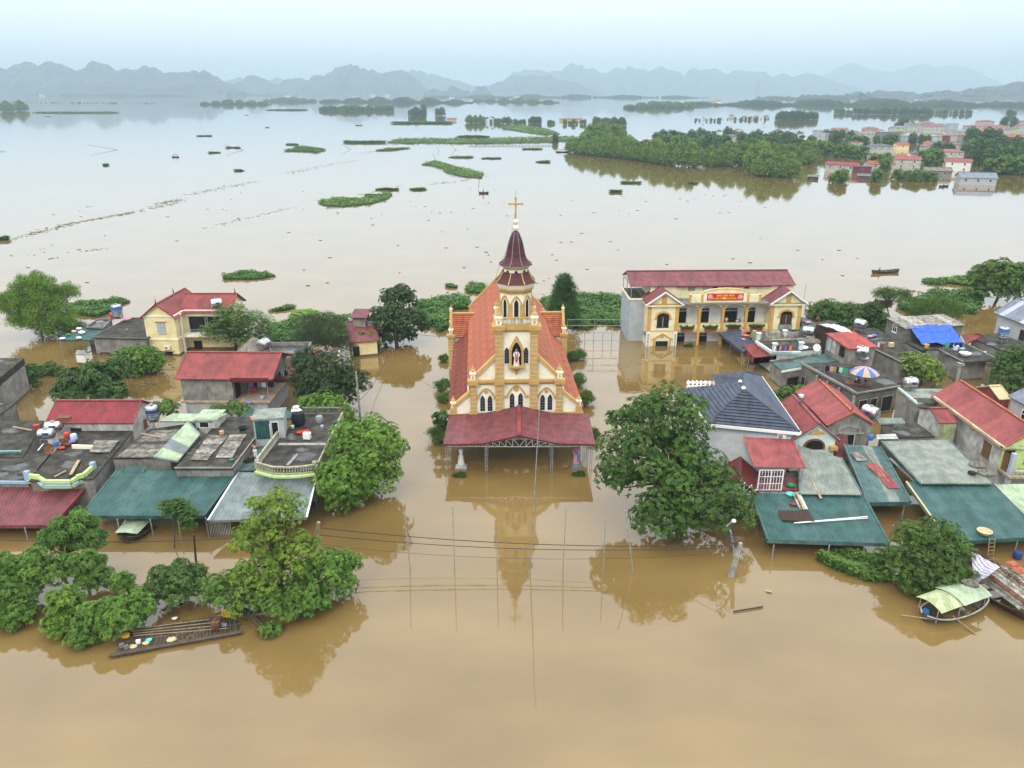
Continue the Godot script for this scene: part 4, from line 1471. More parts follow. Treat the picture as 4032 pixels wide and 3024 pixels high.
	var sg := put("name_board", b, M.sign_red, t)
	lettering(sg, "NHÀ VĂN HÓA", V(12.37, 8.22, -0.41), 0.42, M.sign_gold)
	lettering(sg, "THÔN LIÊN PHƯƠNG XÃ GIA THỦY", V(12.37, 7.75, -0.41), 0.33, M.sign_gold)
	for x in [9.95, 14.8]:
		b = mb(); b.plate(circle(0.38, x, 8.02), -0.42, -0.4)
		var rs := put("rosette", b, M.whitebright, sg)
		b = mb()
		for k in 12: b.plate(circle(0.06, x + 0.29 * cos(TAU * k / 12), 8.02 + 0.29 * sin(TAU * k / 12), 6), -0.4, -0.385)
		b.band(circle(0.17, x, 8.02), circle(0.22, x, 8.02), -0.4, -0.385)
		b.plate(circle(0.09, x, 8.02), -0.4, -0.385)
		put("rosette_ring", b, M.sign_red, rs)
	b = mb(); b.tube([V(24.9, 7.1, 0), V(25.0, 10.2, 0)], 0.03, 0.02, 5); put("antenna_mast", b, M.wire, t)
	b = mb(); b.bx(-0.45, -0.1, 1.7, 2.3, -1.2, -0.5); put("meter_box", b, M.concrete, t)
	for k in [[6.6, "low leafy planter on the first balcony bay from the left", false], [10.4, "low leafy planter on the second balcony bay from the left", false], [14.2, "tall palm planter on balcony below the standing people", true], [17.9, "tall palm planter on the rightmost balcony bay", true]]:
		var p: Vector3 = Transform3D(Basis(UP, 0.033), V(21.7, 0, -119.0)) * V(k[0], 2.45, -0.25)
		planter(p, 0.033, k[1], k[2])
func sheets(called: String, label: String, c: Array, n: int, m: Array, group := "") -> Node3D:
	var mid: Vector3 = (c[0] + c[1] + c[2] + c[3]) / 4
	var t := thing(called, label, "roofing sheets", mid, 0.0, group)
	for i in n:
		var f0 := float(i) / n
		var f1 := float(i + 1) / n + 0.02
		var b := mb()
		var k := V(0, 0.03 * (i % 3), 0)
		var s := rf(-0.06, 0.06)
		b.corr(c[0].lerp(c[3], f0) + k, c[1].lerp(c[2], f0 + s * 0.3) + k, c[1].lerp(c[2], f1) + k, c[0].lerp(c[3], f1 + s * 0.3) + k, 0.2, 0.045)
		put("sheet", b, m[i % m.size()], t)
	return t
func left_bank() -> void:
	var red := [M.red, M.red_b, M.red]
	# yellow two storey house by the river
	var a := house("yellow_house", "pale yellow two storey house with red hipped roof beside the river", "house", V(-56.8, 0, -114.6), V(-52, 0, -114.4), 9.5, 6.4, M.yellowpale, "gz", red, {"rise": 1.9, "over": 0.45, "cap": M.red, "band": [2.6, 6.35], "bandmat": M.cream})
	house("", "", "", V(-52, 0, -117.6), V(-44.6, 0, -117.6), 6.5, 6.4, M.yellowpale, "gx", red, {"onto": a, "rise": 1.9, "over": 0.45, "band": [2.6, 6.35], "bandmat": M.cream})
	win(a, "f", 1.9, 3.55, 1.3, 1.85, "shut", M.greyblue)
	win(a, "f", 2.4, -0.6, 1.3, 1.2, "bars", M.cloth_black)
	X = Transform3D()
	var b := mb()
	b.bx(1.6, 3.5, 5.5, 5.62, 0, 0.3); b.bx(2.1, 4.0, 0.75, 0.86, 0, 0.3)
	put("window_hood", b, M.yellow_deep, a)
	air_con("white air conditioner on the front wall of yellow house", V(-53.7, 1.05, -114.15), 0.0)
	for k in [[-51.2, 3.0], [-48.6, 3.6]]:
		win_at(a, V(k[0], 2.8, -117.58), 0, k[1], 2.7, "hole", M.greypaint)
	X = a.transform.affine_inverse()
	b = mb(); b.bx(-51.9, -44.7, 2.5, 2.8, -117.6, -115.9); put("balcony_floor", b, M.cream, a)
	b = mb()
	for i in 30: b.bx(-51.8 + i * 0.24, -51.77 + i * 0.24, 2.8, 3.7, -115.97, -115.94)
	b.bx(-51.9, -44.7, 3.7, 3.75, -116.0, -115.92); put("balcony_railing", b, M.galv, a)
	b = mb()
	for x in [-51.7]: b.bx(x - 0.15, x + 0.15, -2, 6.3, -116.1, -115.8)
	put("column", b, M.cream, a)
	win_at(a, V(-50.9, -1.2, -117.58), 0, 1.3, 2.6, "hole", M.wood_dark)
	b = mb()
	for p in [V(-54.4, 8.3, -114.3), V(-54.4, 8.3, -120.9), V(-44.5, 8.3, -120.9)]:
		b.cone(p, p + UP * 0.9, 0.12, 0.02, 6)
	X = a.transform.affine_inverse(); put("roof_finial", b, M.cloth_black, a)
	water_tank("steel water tank lying at the roof edge of yellow house", V(-46.2, 6.5, -117.0), 0.5, false, 0.75, 1.9)
	# low grey house with porch
	a = house("grey_house", "low bare concrete house with flat dark roof left of the yellow house", "house", V(-65, 0, -114.4), V(-56.6, 0, -113.7), 10.5, 2.85, M.render, "flat", [M.roofdeck], {"over": 0.25, "parapet": 0.12, "pmat": M.render_dark})
	win(a, "f", 0.7, -1.0, 1.5, 1.55, "hole"); win(a, "f", 3.0, 0.55, 2.0, 0.3, "hole", M.render_dark); win(a, "f", 6.1, 0.55, 1.5, 0.35, "hole", M.render_dark)
	lean_to("teal tin porch with white sandbags on it beside low grey house", [V(-70.4, 2.5, -114.3), V(-65.1, 2.5, -114.6), V(-65.6, 2.9, -119.9), V(-69.4, 2.9, -119.7)], [M.teal, M.teal_b], [V(-70.2, 0, -114.3)+V(0, 2.5, 0), V(-70.2, 0, -117.1)+V(0, 2.5, 0)], 0.2)
	block("grey_shed", "wet flat roofed shed behind the teal porch", [V(-68.6, 2.9, -119.2), V(-65.5, 2.9, -118.7), V(-66.7, 2.9, -123.9), V(-68.9, 2.9, -123.7)], M.render, M.puddle, {"parapet": 0.25, "cat": "shed", "stains": 1})
	block("white_wall_stub", "peeling white wall under the teal porch", [V(-65.7, 1.6, -109.9), V(-64.2, 1.6, -109.7), V(-65.2, 1.6, -111.8), V(-66.5, 1.6, -111.8)], M.white, M.render, {"cat": "wall", "stains": 0})
	water_tank("blue banded upright steel tank on low grey house roof", V(-65.4, 3, -123.5), 0.0, true, 0.85, 2.3, true)
	block("concrete_house", "mossy concrete house cut by the left picture edge", [V(-67.29, 3.9, -88.2), V(-64.58, 3.9, -89.75), V(-66.4, 3.9, -99.21), V(-73.02, 3.9, -99.21)], M.render, M.roofdeck, {"slab": 0.9})
	block("concrete_house", "dark mossy concrete house with leaning boards at left edge", [V(-60.73, 3.6, -81.46), V(-59.28, 3.6, -81.91), V(-59.76, 3.6, -85.99), V(-63.83, 3.6, -86.32)], M.render_dark, M.roofdeck, {})
	# red roofed house with an upstairs terrace
	a = house("grey_house", "bare rendered two storey house under long bright red roof with laundry terrace", "house", V(-41.2, 0, -89.6), V(-30.0, 0, -89.4), 8.2, 5.75, M.render, "gx", red, {"rise": 1.75, "over": 0.5, "wall_len": 6.4, "y0": 2.5})
	X = Transform3D()
	b = mb(); b.bx(0.3, 10.6, -2, 2.3, -8.0, 0.2); put("lower_wall", b, M.greypaint, a)
	b = mb(); b.bx(-0.2, 11.0, 2.3, 2.5, -8.2, 0.4); put("terrace_floor", b, M.tilefloor, a)
	b = mb(); b.bx(6.4, 10.9, 2.5, 5.6, -8.1, -7.9); put("terrace_wall", b, M.white, a)
	b = mb(); b.bx(6.4, 11.2, 5.15, 5.72, 0.42, 0.48); put("valance", b, M.darkred, a)
	for x in [10.8]:
		for z in [0.1, -7.6]:
			b = mb(); b.beam(V(x, 2.5, z), V(x, 5.8, z), 0.08, 0.08); put("post", b, M.galv, a)
	b = mb(); b.hexa([V(11.0, 5.7, -4.2), V(11.06, 5.7, -4.2), V(11.06, 5.7, -8.2), V(11.0, 5.7, -8.2), V(11.0, 7.3, -4.1), V(11.06, 7.3, -4.1), V(11.06, 5.8, -8.2), V(11.0, 5.8, -8.2)]); put("gable_sheet", b, M.tin_grey, a)
	win(a, "r", 0.2, 0, 0.1, 0.1, "hole")
	opening(a, V(6.42, 2.5, -0.7), PI / 2, 1.6, 2.4, "hole", M.wood_dark)
	house("fibro_house", "small house with grey fibre cement hipped roof behind the red roof", "house", V(-39.1, 4.2, -102.5), V(-35.2, 4.2, -102.5), 5.0, 4.0, M.render, "hip", [M.fibro], {"rise": 1.9, "over": 0.3})
	a = block("flat_roof_house", "house with wet flat roof and parapet behind the red roof", [V(-33.9, 4.2, -102.5), V(-28.8, 4.2, -102.3), V(-29, 4.2, -106.2), V(-35, 4.2, -106)], M.render, M.puddle, {"parapet": 0.5, "sides": [1, 2, 3]})
	balustrade(a, V(-31.7, 4.3, -100.9), V(-28.8, 4.3, -100.9), 0.8, 14, M.concrete, M.concrete)
	water_tank("steel tank on stand at the corner of the wet flat roof", V(-34.9, 4.3, -103.2), 1.2, false, 0.75, 1.9)
	lean_to("small red tin roof with drying clothes beside the dark trees", [V(-27.7, 3.6, -100.8), V(-25, 3.6, -101), V(-24.9, 4.3, -104.5), V(-28.5, 4.3, -104.2)], red, [], 0.3)
	block("cream_wall", "narrow cream wall end beside the small red tin roof", [V(-23.79, 3.9, -98.81), V(-23.4, 3.9, -99.13), V(-24.7, 3.9, -104.9), V(-25, 3.9, -104.9)], M.yellowpale, M.yellowpale, {"cat": "wall", "stains": 0})
	lean_to("lower red tin roof below the laundry terrace gable", [V(-31.56, 2.9, -95.82), V(-28.46, 2.9, -96.37), V(-29.8, 3.8, -101.1), V(-30.8, 3.8, -100.9)], red, [], 0.2)
	# small maroon roofed house near the great dark tree
	a = house("small_house", "small house with maroon tin front roof beside dark round tree", "house", V(-24.7, 2.6, -113.2), V(-21, 2.6, -114.3), 6.5, 2.6, M.yellowpale, "shed", [M.maroon, M.maroon_b], {"rise": 1.5, "over": 0.35})
	win(a, "f", 0.1, 0.2, 1.0, 1.6, "hole")
	X = Transform3D()
	b = mb(); b.bx(0.3, 5.2, 3.9, 4.5, -6.9, -6.5); put("white_parapet", b, M.white, a)
	house("roof_hut", "tiny maroon roofed hut on top of the small house", "shed", V(-25.3, 4.2, -117.9), V(-23.3, 4.2, -117.8), 3.0, 5.2, M.render, "shed", [M.maroon], {"rise": 0.5})
	block("grey_shed", "blue grey flat roof behind the small maroon roofed house", [V(-23.1, 4, -118.3), V(-21.3, 4, -118.3), V(-22.3, 4, -121.8), V(-23.7, 4, -121.7)], M.render, M.bluegrey, {"cat": "shed", "stains": 0, "parapet": 0.2})
	# street row on the left, far row first
	a = house("red_roof_house", "dirty white house with dark red tin roof in the left street row", "house", V(-50.89, 5, -77.62), V(-41.79, 5, -77.62), 5.0, 4.9, M.whiteold, "gx", [M.maroonred, M.maroonred_b], {"rise": 1.45, "over": 0.25, "cap": M.red})
	win(a, "r", 2.4, 2.9, 0.8, 1.0, "shut", M.wood)
	win(a, "f", 2.2, 2.2, 1.2, 1.9, "hole")
	block("concrete_house", "concrete house with turquoise balustrade at the left picture edge", [V(-55.08, 3.4, -71.39), V(-50.39, 3.4, -71.46), V(-53.54, 3.4, -80.89), V(-59.72, 3.4, -80.74)], M.render, M.roofdeck, {})
	balustrade(get_child(get_child_count() - 1), V(-54.08, 3, -72.36), V(-51.08, 3, -72.43), 0.85, 16, M.cyan, M.cyan, 0.1)
	block("concrete_house", "wet concrete roofed house with blue painted edge at left", [V(-51.44, 3.3, -66.65), V(-46.99, 3.3, -66.55), V(-48.35, 3.3, -73.11), V(-52.95, 3.3, -71.35)], M.render, M.roofdeck_light, {"stains": 5})
	X = get_child(get_child_count() - 1).transform.affine_inverse()
	b = mb(); b.beam(V(-51.44, 3.3, -66.65), V(-46.99, 3.3, -66.55), 0.3, 0.3); put("blue_edge", b, M.bluepaint, get_child(get_child_count() - 1))
	a = block("concrete_house", "dark flat roofed house with lime green parapet front in left row", [V(-46.49, 3.6, -65.88), V(-40.54, 3.6, -66.41), V(-41.89, 3.6, -77.74), V(-48.55, 3.6, -78.02)], M.render, M.roofdeck, {"stains": 5})
	var lp := [V(-47.01, 3.75, -66.66), V(-45.68, 3.75, -66.34), V(-44.71, 3.75, -65.6), V(-42.24, 3.75, -65.6), V(-42.08, 3.75, -66.34), V(-41.6, 3.75, -66.76), V(-41.58, 3.75, -68.51)]
	for i in lp.size() - 1:
		X = a.transform.affine_inverse()
		b = mb(); b.beam(lp[i] + UP * 0.14, lp[i + 1] + UP * 0.14, 0.3, 0.56 if i in [0, 4, 5] else 0.3); put("lime_parapet", b, M.lime, a)
		b = mb(); b.beam(lp[i] + Vector3.DOWN * 0.18, lp[i + 1] + Vector3.DOWN * 0.18, 0.7, 0.1); put("blue_coping", b, M.bluepaint, a)
		b = mb(); b.beam(lp[i] + Vector3.DOWN * 0.36, lp[i + 1] + Vector3.DOWN * 0.36, 0.5, 0.24); put("lime_band", b, M.lime, a)
	for p in [lp[0], lp[6]]:
		b = mb(); b.box(p + UP * 0.25, V(0.45, 0.9, 0.45)); put("blue_pier", b, M.bluepaint, a)
	b = mb(); b.beam(V(-46.13, 3.95, -73.18), V(-43.9, 3.95, -73.06), 0.2, 0.4); put("low_wall", b, M.cream, a)
	sheets("roof_sheets", "grey corrugated sheets lying on dark roof behind lime parapet", [V(-43.77, 3.9, -71.93), V(-41.58, 3.9, -71.93), V(-41.98, 3.9, -74.69), V(-44.51, 3.9, -74.56)], 3, [M.fibro_b, M.fibro])
	lean_to("large maroon tin canopy at the left picture edge", [V(-50.06, 1.4, -61.69), V(-42.36, 1.4, -61.77), V(-41.46, 2.9, -67.55), V(-52.97, 2.9, -67.46)], [M.maroon, M.maroon_b, M.maroon, M.maroon], [V(-44.86, 0, -61.55)+V(0, 1.3, 0), V(-42.61, 0, -66.49)+V(0, 1.6, 0)], 0.3, {"edge": M.red, "smat": M.maroon})
	a = block("fibro_roof_house", "grey house with old corrugated cement roof and gabled front wall", [V(-40.51, 4, -70.11), V(-34.7, 4, -70.35), V(-34.32, 4, -79.38), V(-39.73, 4, -77.13)], M.render, M.roofdeck, {})
	b = mb(); X = a.transform.affine_inverse()
	for k in [[1130, 790], [1480, 780]]: pass
	for p in [V(-42.42, 2, -73.95), V(-38.52, 2, -74.12)]: b.box(p + V(0, 0.8, 0.1), V(0.4, 2.3, 0.4))
	put("pilaster", b, M.concrete, a)
	b = mb(); b.beam(V(-39.29, 3, -70.47), V(-38.58, 3.5, -70.83), 0.12, 0.12); b.beam(V(-38.58, 3.5, -70.83), V(-37.63, 3, -70.54), 0.12, 0.12); put("gable_moulding", b, M.concrete, a)
	sheets("roof_sheets", "worn grey cement sheets covering the gabled front house", [V(-39.93, 4.3, -69.88), V(-35.08, 4.3, -69.98), V(-34.78, 4.4, -76.52), V(-39.04, 4.4, -75.98)], 7, [M.fibro, M.fibro_b, M.fibro, M.roofdeck_light])
	lean_to("striped pale green sheet covering a stair on the left row", [V(-33.48, 4.2, -69.21), V(-33.66, 4.2, -75.72), V(-35.51, 5, -77.34), V(-35.5, 5, -68.63)], [M.palegreen, M.tin_grey, M.palegreen, M.tin_grey_b], [], 0.12, {"edge": M.tin_grey_b, "wide": 1.6, "purlins": 0})
	a = house("stair_hut", "stair hut with wide pale green tin roof in the left row", "shed", V(-34.73, 4, -77.41), V(-32.34, 4, -77.41), 2.6, 5.1, M.whiteold, "flat", [M.palegreen], {"over": 0.1, "stain": false})
	win(a, "f", 0.4, 4.2, 1.1, 0.9, "hole", M.white)
	lean_to("flat pale green tin roof beside upright steel tank", [V(-38.54, 5, -77.39), V(-32.84, 5, -77.34), V(-31.7, 5.25, -78.82), V(-37.55, 5.25, -78.94)], [M.palegreen, M.palegreen], [], 0.14, {"purlins": 0, "fmat": M.tin_grey})
	water_tank("large upright steel tank with navy band beside pale green roof", V(-39.65, 4.2, -78.22), 0.3, true, 0.68, 1.9)
	lean_to("long teal tin canopy over water in the left street row", [V(-40.1, 1.95, -62.53), V(-28.59, 1.95, -62.46), V(-27.33, 3.4, -68.84), V(-39.48, 3.4, -68.85)], [M.teal, M.teal_b, M.teal], [V(-36.45, 0, -61.99)+V(0, 1.9, 0), V(-33.4, 0, -61.99)+V(0, 1.9, 0), V(-30.9, 0, -62.08)+V(0, 1.9, 0), V(-28.28, 0, -62.08)+V(0, 1.9, 0)], 0.32, {"edge": M.teal_b})
	lean_to("small teal awning on the grey gabled front", [V(-38.91, 3.35, -68.57), V(-36.67, 3.35, -68.39), V(-36.56, 3.8, -68.95), V(-38.68, 3.8, -68.9)], [M.teal], [], 0.1, {"purlins": 0})
	block("flat_roof_house", "house with black flat roof carrying loose cement sheets", [V(-33.22, 4, -67.74), V(-27.46, 4, -67.74), V(-27.39, 4, -80.46), V(-32.89, 4, -80.64)], M.render, M.roofdeck, {"stains": 6, "parapet": 0.12, "sides": [0, 1]})
	sheets("roof_sheets", "left pile of loose cement sheets weighted with bricks", [V(-32.3, 4.25, -69.56), V(-30.59, 4.25, -69.39), V(-30.38, 4.25, -75.04), V(-32.54, 4.25, -75.2)], 8, [M.fibro_b, M.fibro, M.fibro_c])
	sheets("roof_sheets", "right pile of loose cement sheets weighted with bricks", [V(-29.93, 4.25, -69.96), V(-28.27, 4.25, -70.01), V(-28.58, 4.25, -75.52), V(-30.33, 4.25, -75.3)], 7, [M.fibro_c, M.fibro_b, M.fibro])
	a = house("stair_hut", "grey stair hut with green corrugated door panel and open door", "shed", V(-27.37, 4.1, -74.63), V(-24.32, 4.1, -75.17), 2.6, 6.3, M.greypaint, "flat", [M.tin_pale], {"over": 0.12, "stain": false})
	win(a, "f", 1.8, 4.1, 0.75, 1.9, "hole", M.white)
	X = Transform3D(); b = mb(); b.corr(V(0.15, 4.1, 0.04), V(1.65, 4.1, 0.04), V(1.65, 6.2, 0.04), V(0.15, 6.2, 0.04), 0.2, 0.03); put("door_panel", b, M.teal, a)
	b = mb(); b.beam(V(1.78, 4.1, 0.05), V(1.7, 4.1, 0.75), 0.05, 0.05); b.hexa([V(1.7, 4.12, 0.7), V(1.74, 4.12, 0.7), V(1.82, 4.12, 0.05), V(1.78, 4.12, 0.05), V(1.7, 6.0, 0.7), V(1.74, 6.0, 0.7), V(1.82, 6.0, 0.05), V(1.78, 6.0, 0.05)]); put("open_door", b, M.white, a)
	lean_to("narrow green tin walkway where the bathing person stands", [V(-27.36, 3.15, -69.22), V(-25.82, 3.2, -69.34), V(-26.09, 3.3, -76.11), V(-27.27, 3.3, -76.37)], [M.teal_old, M.teal_old_b], [], 0.1, {"purlins": 0})
	a = block("terrace_house", "house with mossy roof terrace and pale concrete balustrades", [V(-25.24, 3.9, -67.99), V(-19.4, 3.9, -67.69), V(-19.63, 3.9, -82.11), V(-24.38, 3.9, -82.11)], M.limeold, M.roofdeck, {"stains": 7})
	X = a.transform.affine_inverse()
	var arc := [V(-25.09, 4.05, -67.8), V(-24.02, 4.05, -67.21), V(-23.16, 4.05, -66.79), V(-21.65, 4.05, -66.69), V(-20.35, 4.05, -66.87), V(-19.22, 4.05, -67.27)]
	for i in arc.size() - 1:
		balustrade(a, arc[i], arc[i + 1], 0.85, 5, M.balus, M.balus)
		b = mb(); b.beam(arc[i] + V(0, -0.12, 0.1), arc[i + 1] + V(0, -0.12, 0.1), 0.6, 0.2); put("lime_ledge", b, M.lime, a)
	balustrade(a, V(-25.23, 4.05, -68.56), V(-25.01, 4.05, -75.09), 0.85, 20, M.balus, M.balus)
	balustrade(a, V(-24.02, 4.05, -81.61), V(-19.62, 4.05, -81.61), 0.85, 20, M.render_dark, M.render_dark)
	b = mb(); b.beam(V(-19.03, 4.4, -67.12), V(-19.23, 4.4, -80.58), 0.16, 0.8); put("parapet", b, M.balus, a)
	b = mb(); b.beam(V(-24.56, 4.08, -73.51), V(-19.51, 4.08, -73.51), 0.5, 0.06); b.beam(V(-22.29, 4.1, -68.58), V(-21.93, 4.1, -71.07), 0.3, 0.12); put("kerb", b, M.concrete, a)
	for p in [V(-25.08, 4.05, -68.07), V(-25.46, 4.05, -75.47), V(-19.32, 4.05, -67.67)]:
		b = mb(); b.box(p + UP * 0.45, V(0.4, 0.95, 0.4)); put("newel", b, M.balus, a)
	lean_to("grey tin canopy half hidden behind the tall thin tree", [V(-27.86, 2.05, -61.49), V(-18.92, 2.1, -61.94), V(-19.41, 3.1, -68.5), V(-27.36, 3.2, -68.85)], [M.tin_grey, M.tin_grey_b, M.tin_grey], [V(-28.32, 0, -62.11)+V(0, 2, 0), V(-19.45, 0, -67.21)+V(0, 2, 0)], 0.2, {"edge": M.whitebright, "smat": M.teal})
	lean_to("green tin roof behind the stair hut with a red bicycle", [V(-30.99, 3.9, -80.87), V(-25.28, 3.9, -80.69), V(-25.4, 4.4, -81.76), V(-29.93, 4.4, -82.28)], [M.teal, M.teal_b], [], 0.2)
func air_con(label: String, at: Vector3, turn: float) -> void:
	var t := thing("air_conditioner", label, "air conditioner", at, turn, "", true)
	var b := mb(); b.bx(-0.42, 0.42, 0, 0.6, -0.16, 0.16); put("case", b, M.whitebright, t)
	b = mb(); b.plate(circle(0.23, -0.1, 0.3), 0.16, 0.175); put("fan_guard", b, M.cloth_grey, t)
	b = mb(); b.bx(-0.35, -0.3, -0.1, 0, -0.3, 0.2); b.bx(0.3, 0.35, -0.1, 0, -0.3, 0.2); put("bracket", b, M.galv, t)
func right_bank() -> void:
	var b: MB
	var a: Node3D
	var redf := [M.red_faded, M.red_faded_b, M.red_faded]
	lean_to("dark slate coloured tin canopy below the village hall balcony", [V(33.4, 2.2, -119), V(34.6, 2.2, -109.6), V(37.5, 2.6, -112.2), V(37, 2.6, -120.3)], [M.slate, M.slate_b], [V(34.4, 0, -115.5)+V(0, 2.1, 0), V(34.7, 0, -109.9)+V(0, 2.1, 0)], 0.35)
	lean_to("deep red sheet canopy on posts beside the slate canopy", [V(35.2, 2.5, -111.5), V(35.3, 2.4, -106.3), V(38.5, 2.7, -106.3), V(37.4, 2.7, -111.9)], [M.red_b, M.red], [V(35.2, 0, -108.5)+V(0, 1.6, 0), V(36.3, 0, -108.7)+V(0, 1.6, 0)], 0.95, {"edge": M.red_b})
	a = block("terrace_house", "pale mint house with roof terrace and white corner pillars", [V(37.8, 3.2, -106.2), V(45.7, 3.2, -107.7), V(45.9, 3.2, -112.4), V(37, 3.2, -111.4)], M.mint, M.roofdeck, {"stains": 5})
	for p in [V(37.4, 3.4, -111.8), V(41.8, 3.4, -113.1), V(38.2, 3.4, -106.6), V(42.2, 3.4, -107.1)]:
		b = mb(); b.box(p + UP * 0.5, V(0.5, 1.0, 0.5)); b.box(p + UP * 1.06, V(0.7, 0.14, 0.7))
		X = a.transform.affine_inverse(); put("pillar", b, M.mint, a)
	b = mb(); b.beam(V(36.7, 3.5, -110.5), V(37.5, 3.5, -105.6), 0.3, 0.35); b.beam(V(37.7, 3.3, -106), V(41.9, 3.3, -106.2), 0.3, 0.3); put("parapet", b, M.mint, a)
	b = mb(); b.hexa([V(37.2, 2.6, -115.9), V(38.1, 2.6, -114.3), V(38.2, 2.6, -114.5), V(37.3, 2.6, -116.1), V(37.1, 4.2, -113.7), V(37.4, 4.4, -113.1), V(37.5, 4.4, -113.3), V(37.2, 4.2, -114)]); put("gable_wall", b, M.yellow, a)
	lean_to("old ribbed cement roof behind the mint roof terrace", [V(37.7, 3.4, -111.9), V(45.1, 3.4, -113.1), V(46.5, 4.2, -113.9), V(37.5, 4.2, -112.9)], [M.fibro, M.fibro_b, M.fibro], [], 0.0, {"pitch": 0.4, "amp": 0.08})
	lean_to("teal flat roof edge right of the village hall", [V(43.4, 2.6, -119.5), V(49.1, 2.6, -119.2), V(50, 2.8, -124.5), V(48.6, 2.8, -127.7)], [M.teal, M.teal_b], [], 0.15, {"purlins": 0})
	a = block("concrete_house", "low concrete house with teal painted roof and white eave", [V(37.3, 2.5, -100.4), V(47.6, 2.5, -104.6), V(46.7, 2.5, -107.6), V(36.9, 2.5, -104.2)], M.render, M.teal_old_b, {"stains": 2})
	b = mb(); b.beam(V(37.4, 2.4, -100.5), V(40.5, 2.4, -101.7), 0.3, 0.3); put("white_eave", b, M.whitebright, a)
	b = mb(); b.beam(V(36.7, 2.8, -103.5), V(44.4, 2.8, -106.6), 0.3, 0.25); put("parapet", b, M.fibro, a)
	win_at(a, V(38.4, 0, -100.7)+V(0, -0.6, 0.12), heading(V(37.3, 2.5, -100.4), V(47.6, 2.5, -104.6)), 1.9, 2.0, "bars", M.wood_dark)
	win_at(a, V(37.4, 0.2, -103.7)+V(0, 0, 0.1), heading(V(36.9, 2.5, -104.2), V(37.3, 2.5, -100.4)), 1.5, 1.3, "bars", M.wood_dark)
	# dark roofed house with the parasol
	var out := [V(42.96, 3.2, -89.57), V(49.79, 3.2, -92.18), V(49.76, 3.2, -99.8), V(44.5, 3.2, -101.5), V(40.1, 3.2, -101)]
	a = block("concrete_house", "concrete house with dark flat roof carrying a striped parasol", out, M.render_dark, M.roofdeck, {"stains": 6, "inset": 0.05})
	X = a.transform.affine_inverse()
	b = mb(); b.beam(out[0] + UP * 0.3, out[4] + UP * 0.3, 0.25, 0.3); b.beam(out[0] + UP * 0.22, out[1] + UP * 0.22, 0.2, 0.2); put("parapet", b, M.render, a)
	var hd := heading(out[4], out[0])
	for k in [[0.06, 1.0, 1.6], [0.38, 1.5, 2.3], [0.58, 1.7, 2.4], [0.82, 1.4, 2.0]]:
		var p: Vector3 = out[4].lerp(out[0], k[0])
		win_at(a, V(p.x, 0.3, p.z) + V(cos(hd + PI / 2), 0, -sin(hd + PI / 2)) * -0.1, hd, k[1], k[2], "hole", M.render)
	for k in [0.34, 0.53, 0.74, 0.99]:
		X = a.transform.affine_inverse()
		var p: Vector3 = out[4].lerp(out[0], k)
		b = mb(); b.cone(V(p.x - 0.1, -2, p.z + 0.1), V(p.x - 0.1, 3.1, p.z + 0.1), 0.2, 0.18, 8); put("column", b, M.concrete, a)
	hd = heading(out[0], out[1])
	for k in [[0.1, 1.4], [0.35, 1.2], [0.62, 1.8]]:
		var p: Vector3 = out[0].lerp(out[1], k[0])
		win_at(a, V(p.x, 0.2, p.z + 0.05), hd, k[1], 2.2, "hole", M.concrete)
	# hut with red roof on it
	a = house("roof_hut", "grey rendered rooftop hut with bright red sloping tin roof", "house", V(47.2, 3.3, -102.3), V(51.1, 3.3, -103.1), 5.6, 5.15, M.render, "shed", [M.redbright, M.redbright, M.red], {"rise": 0.5, "over": 0.3})
	win(a, "l", 3.4, 3.4, 1.2, 1.5, "hole", M.wood_dark)
	win(a, "l", 0.5, 3.3, 0.8, 1.9, "door", M.greyblue); win(a, "l", 1.6, 3.3, 0.8, 1.9, "door", M.whiteold)
	air_con("white air conditioner on the red roofed rooftop hut", V(49.2, 3.6, -103.3), 0.0)
	house("rust_hut", "rusty brown sheet hut with open side under a striped tarp", "shed", V(46.2, 3.3, -112.6), V(47.2, 3.3, -111.2), 3.2, 5.6, M.wood_dark, "flat", [M.wood_dark], {"over": 0.0, "stain": false})
	cloth("tarp", "blue and white striped tarp bunched over the rooftop huts", "tarp", [V(45.7, 5.9, -111.5), V(49.9, 5.6, -107.6), V(49.4, 6, -109.2), V(48.5, 6.1, -111.1)], M.stripe_tarp, 0.25)
	# long flat roof
	a = block("concrete_house", "long concrete house with dark flat roof strewn with household goods", [V(53.9, 3.4, -100.9), V(59.1, 3.4, -104.4), V(57.6, 3.4, -117.7), V(53.5, 3.4, -116.7), V(52.7, 3.4, -106.8)], M.render, M.roofdeck, {"stains": 5, "parapet": 0.15, "sides": [0, 4]})
	for p in [V(54.6, 0.2, -103.7), V(54.9, 0, -102.7)]:
		X = a.transform.affine_inverse()
		b = mb(); b.cone(V(p.x, -2, p.z), V(p.x, 3.2, p.z), 0.2, 0.17, 10); b.box(V(p.x, 3.1, p.z), V(0.55, 0.2, 0.55)); put("column", b, M.concrete, a)
	# cement roofed house with the blue tarp
	a = house("fibro_house", "mossy concrete house with pale cement roof behind the blue tarp", "house", V(60.0, 0, -112.6), V(69.6, 0, -114.4), 4.6, 5.0, M.render_dark, "shed", [M.fibro_b, M.fibro_c, M.fibro_b], {"rise": 0.35, "over": 0.3})
	win(a, "l", 1.6, 3.6, 1.0, 1.25, "win", M.whitebright)
	cloth("blue_tarp", "bright blue tarpaulin stretched as an awning from the cement roof", "tarp", [V(60.9, 3.6, -109), V(67, 3.7, -108.9), V(67.2, 5.3, -113.7), V(60.6, 5.2, -113.1)], M.tarp, 0.3)
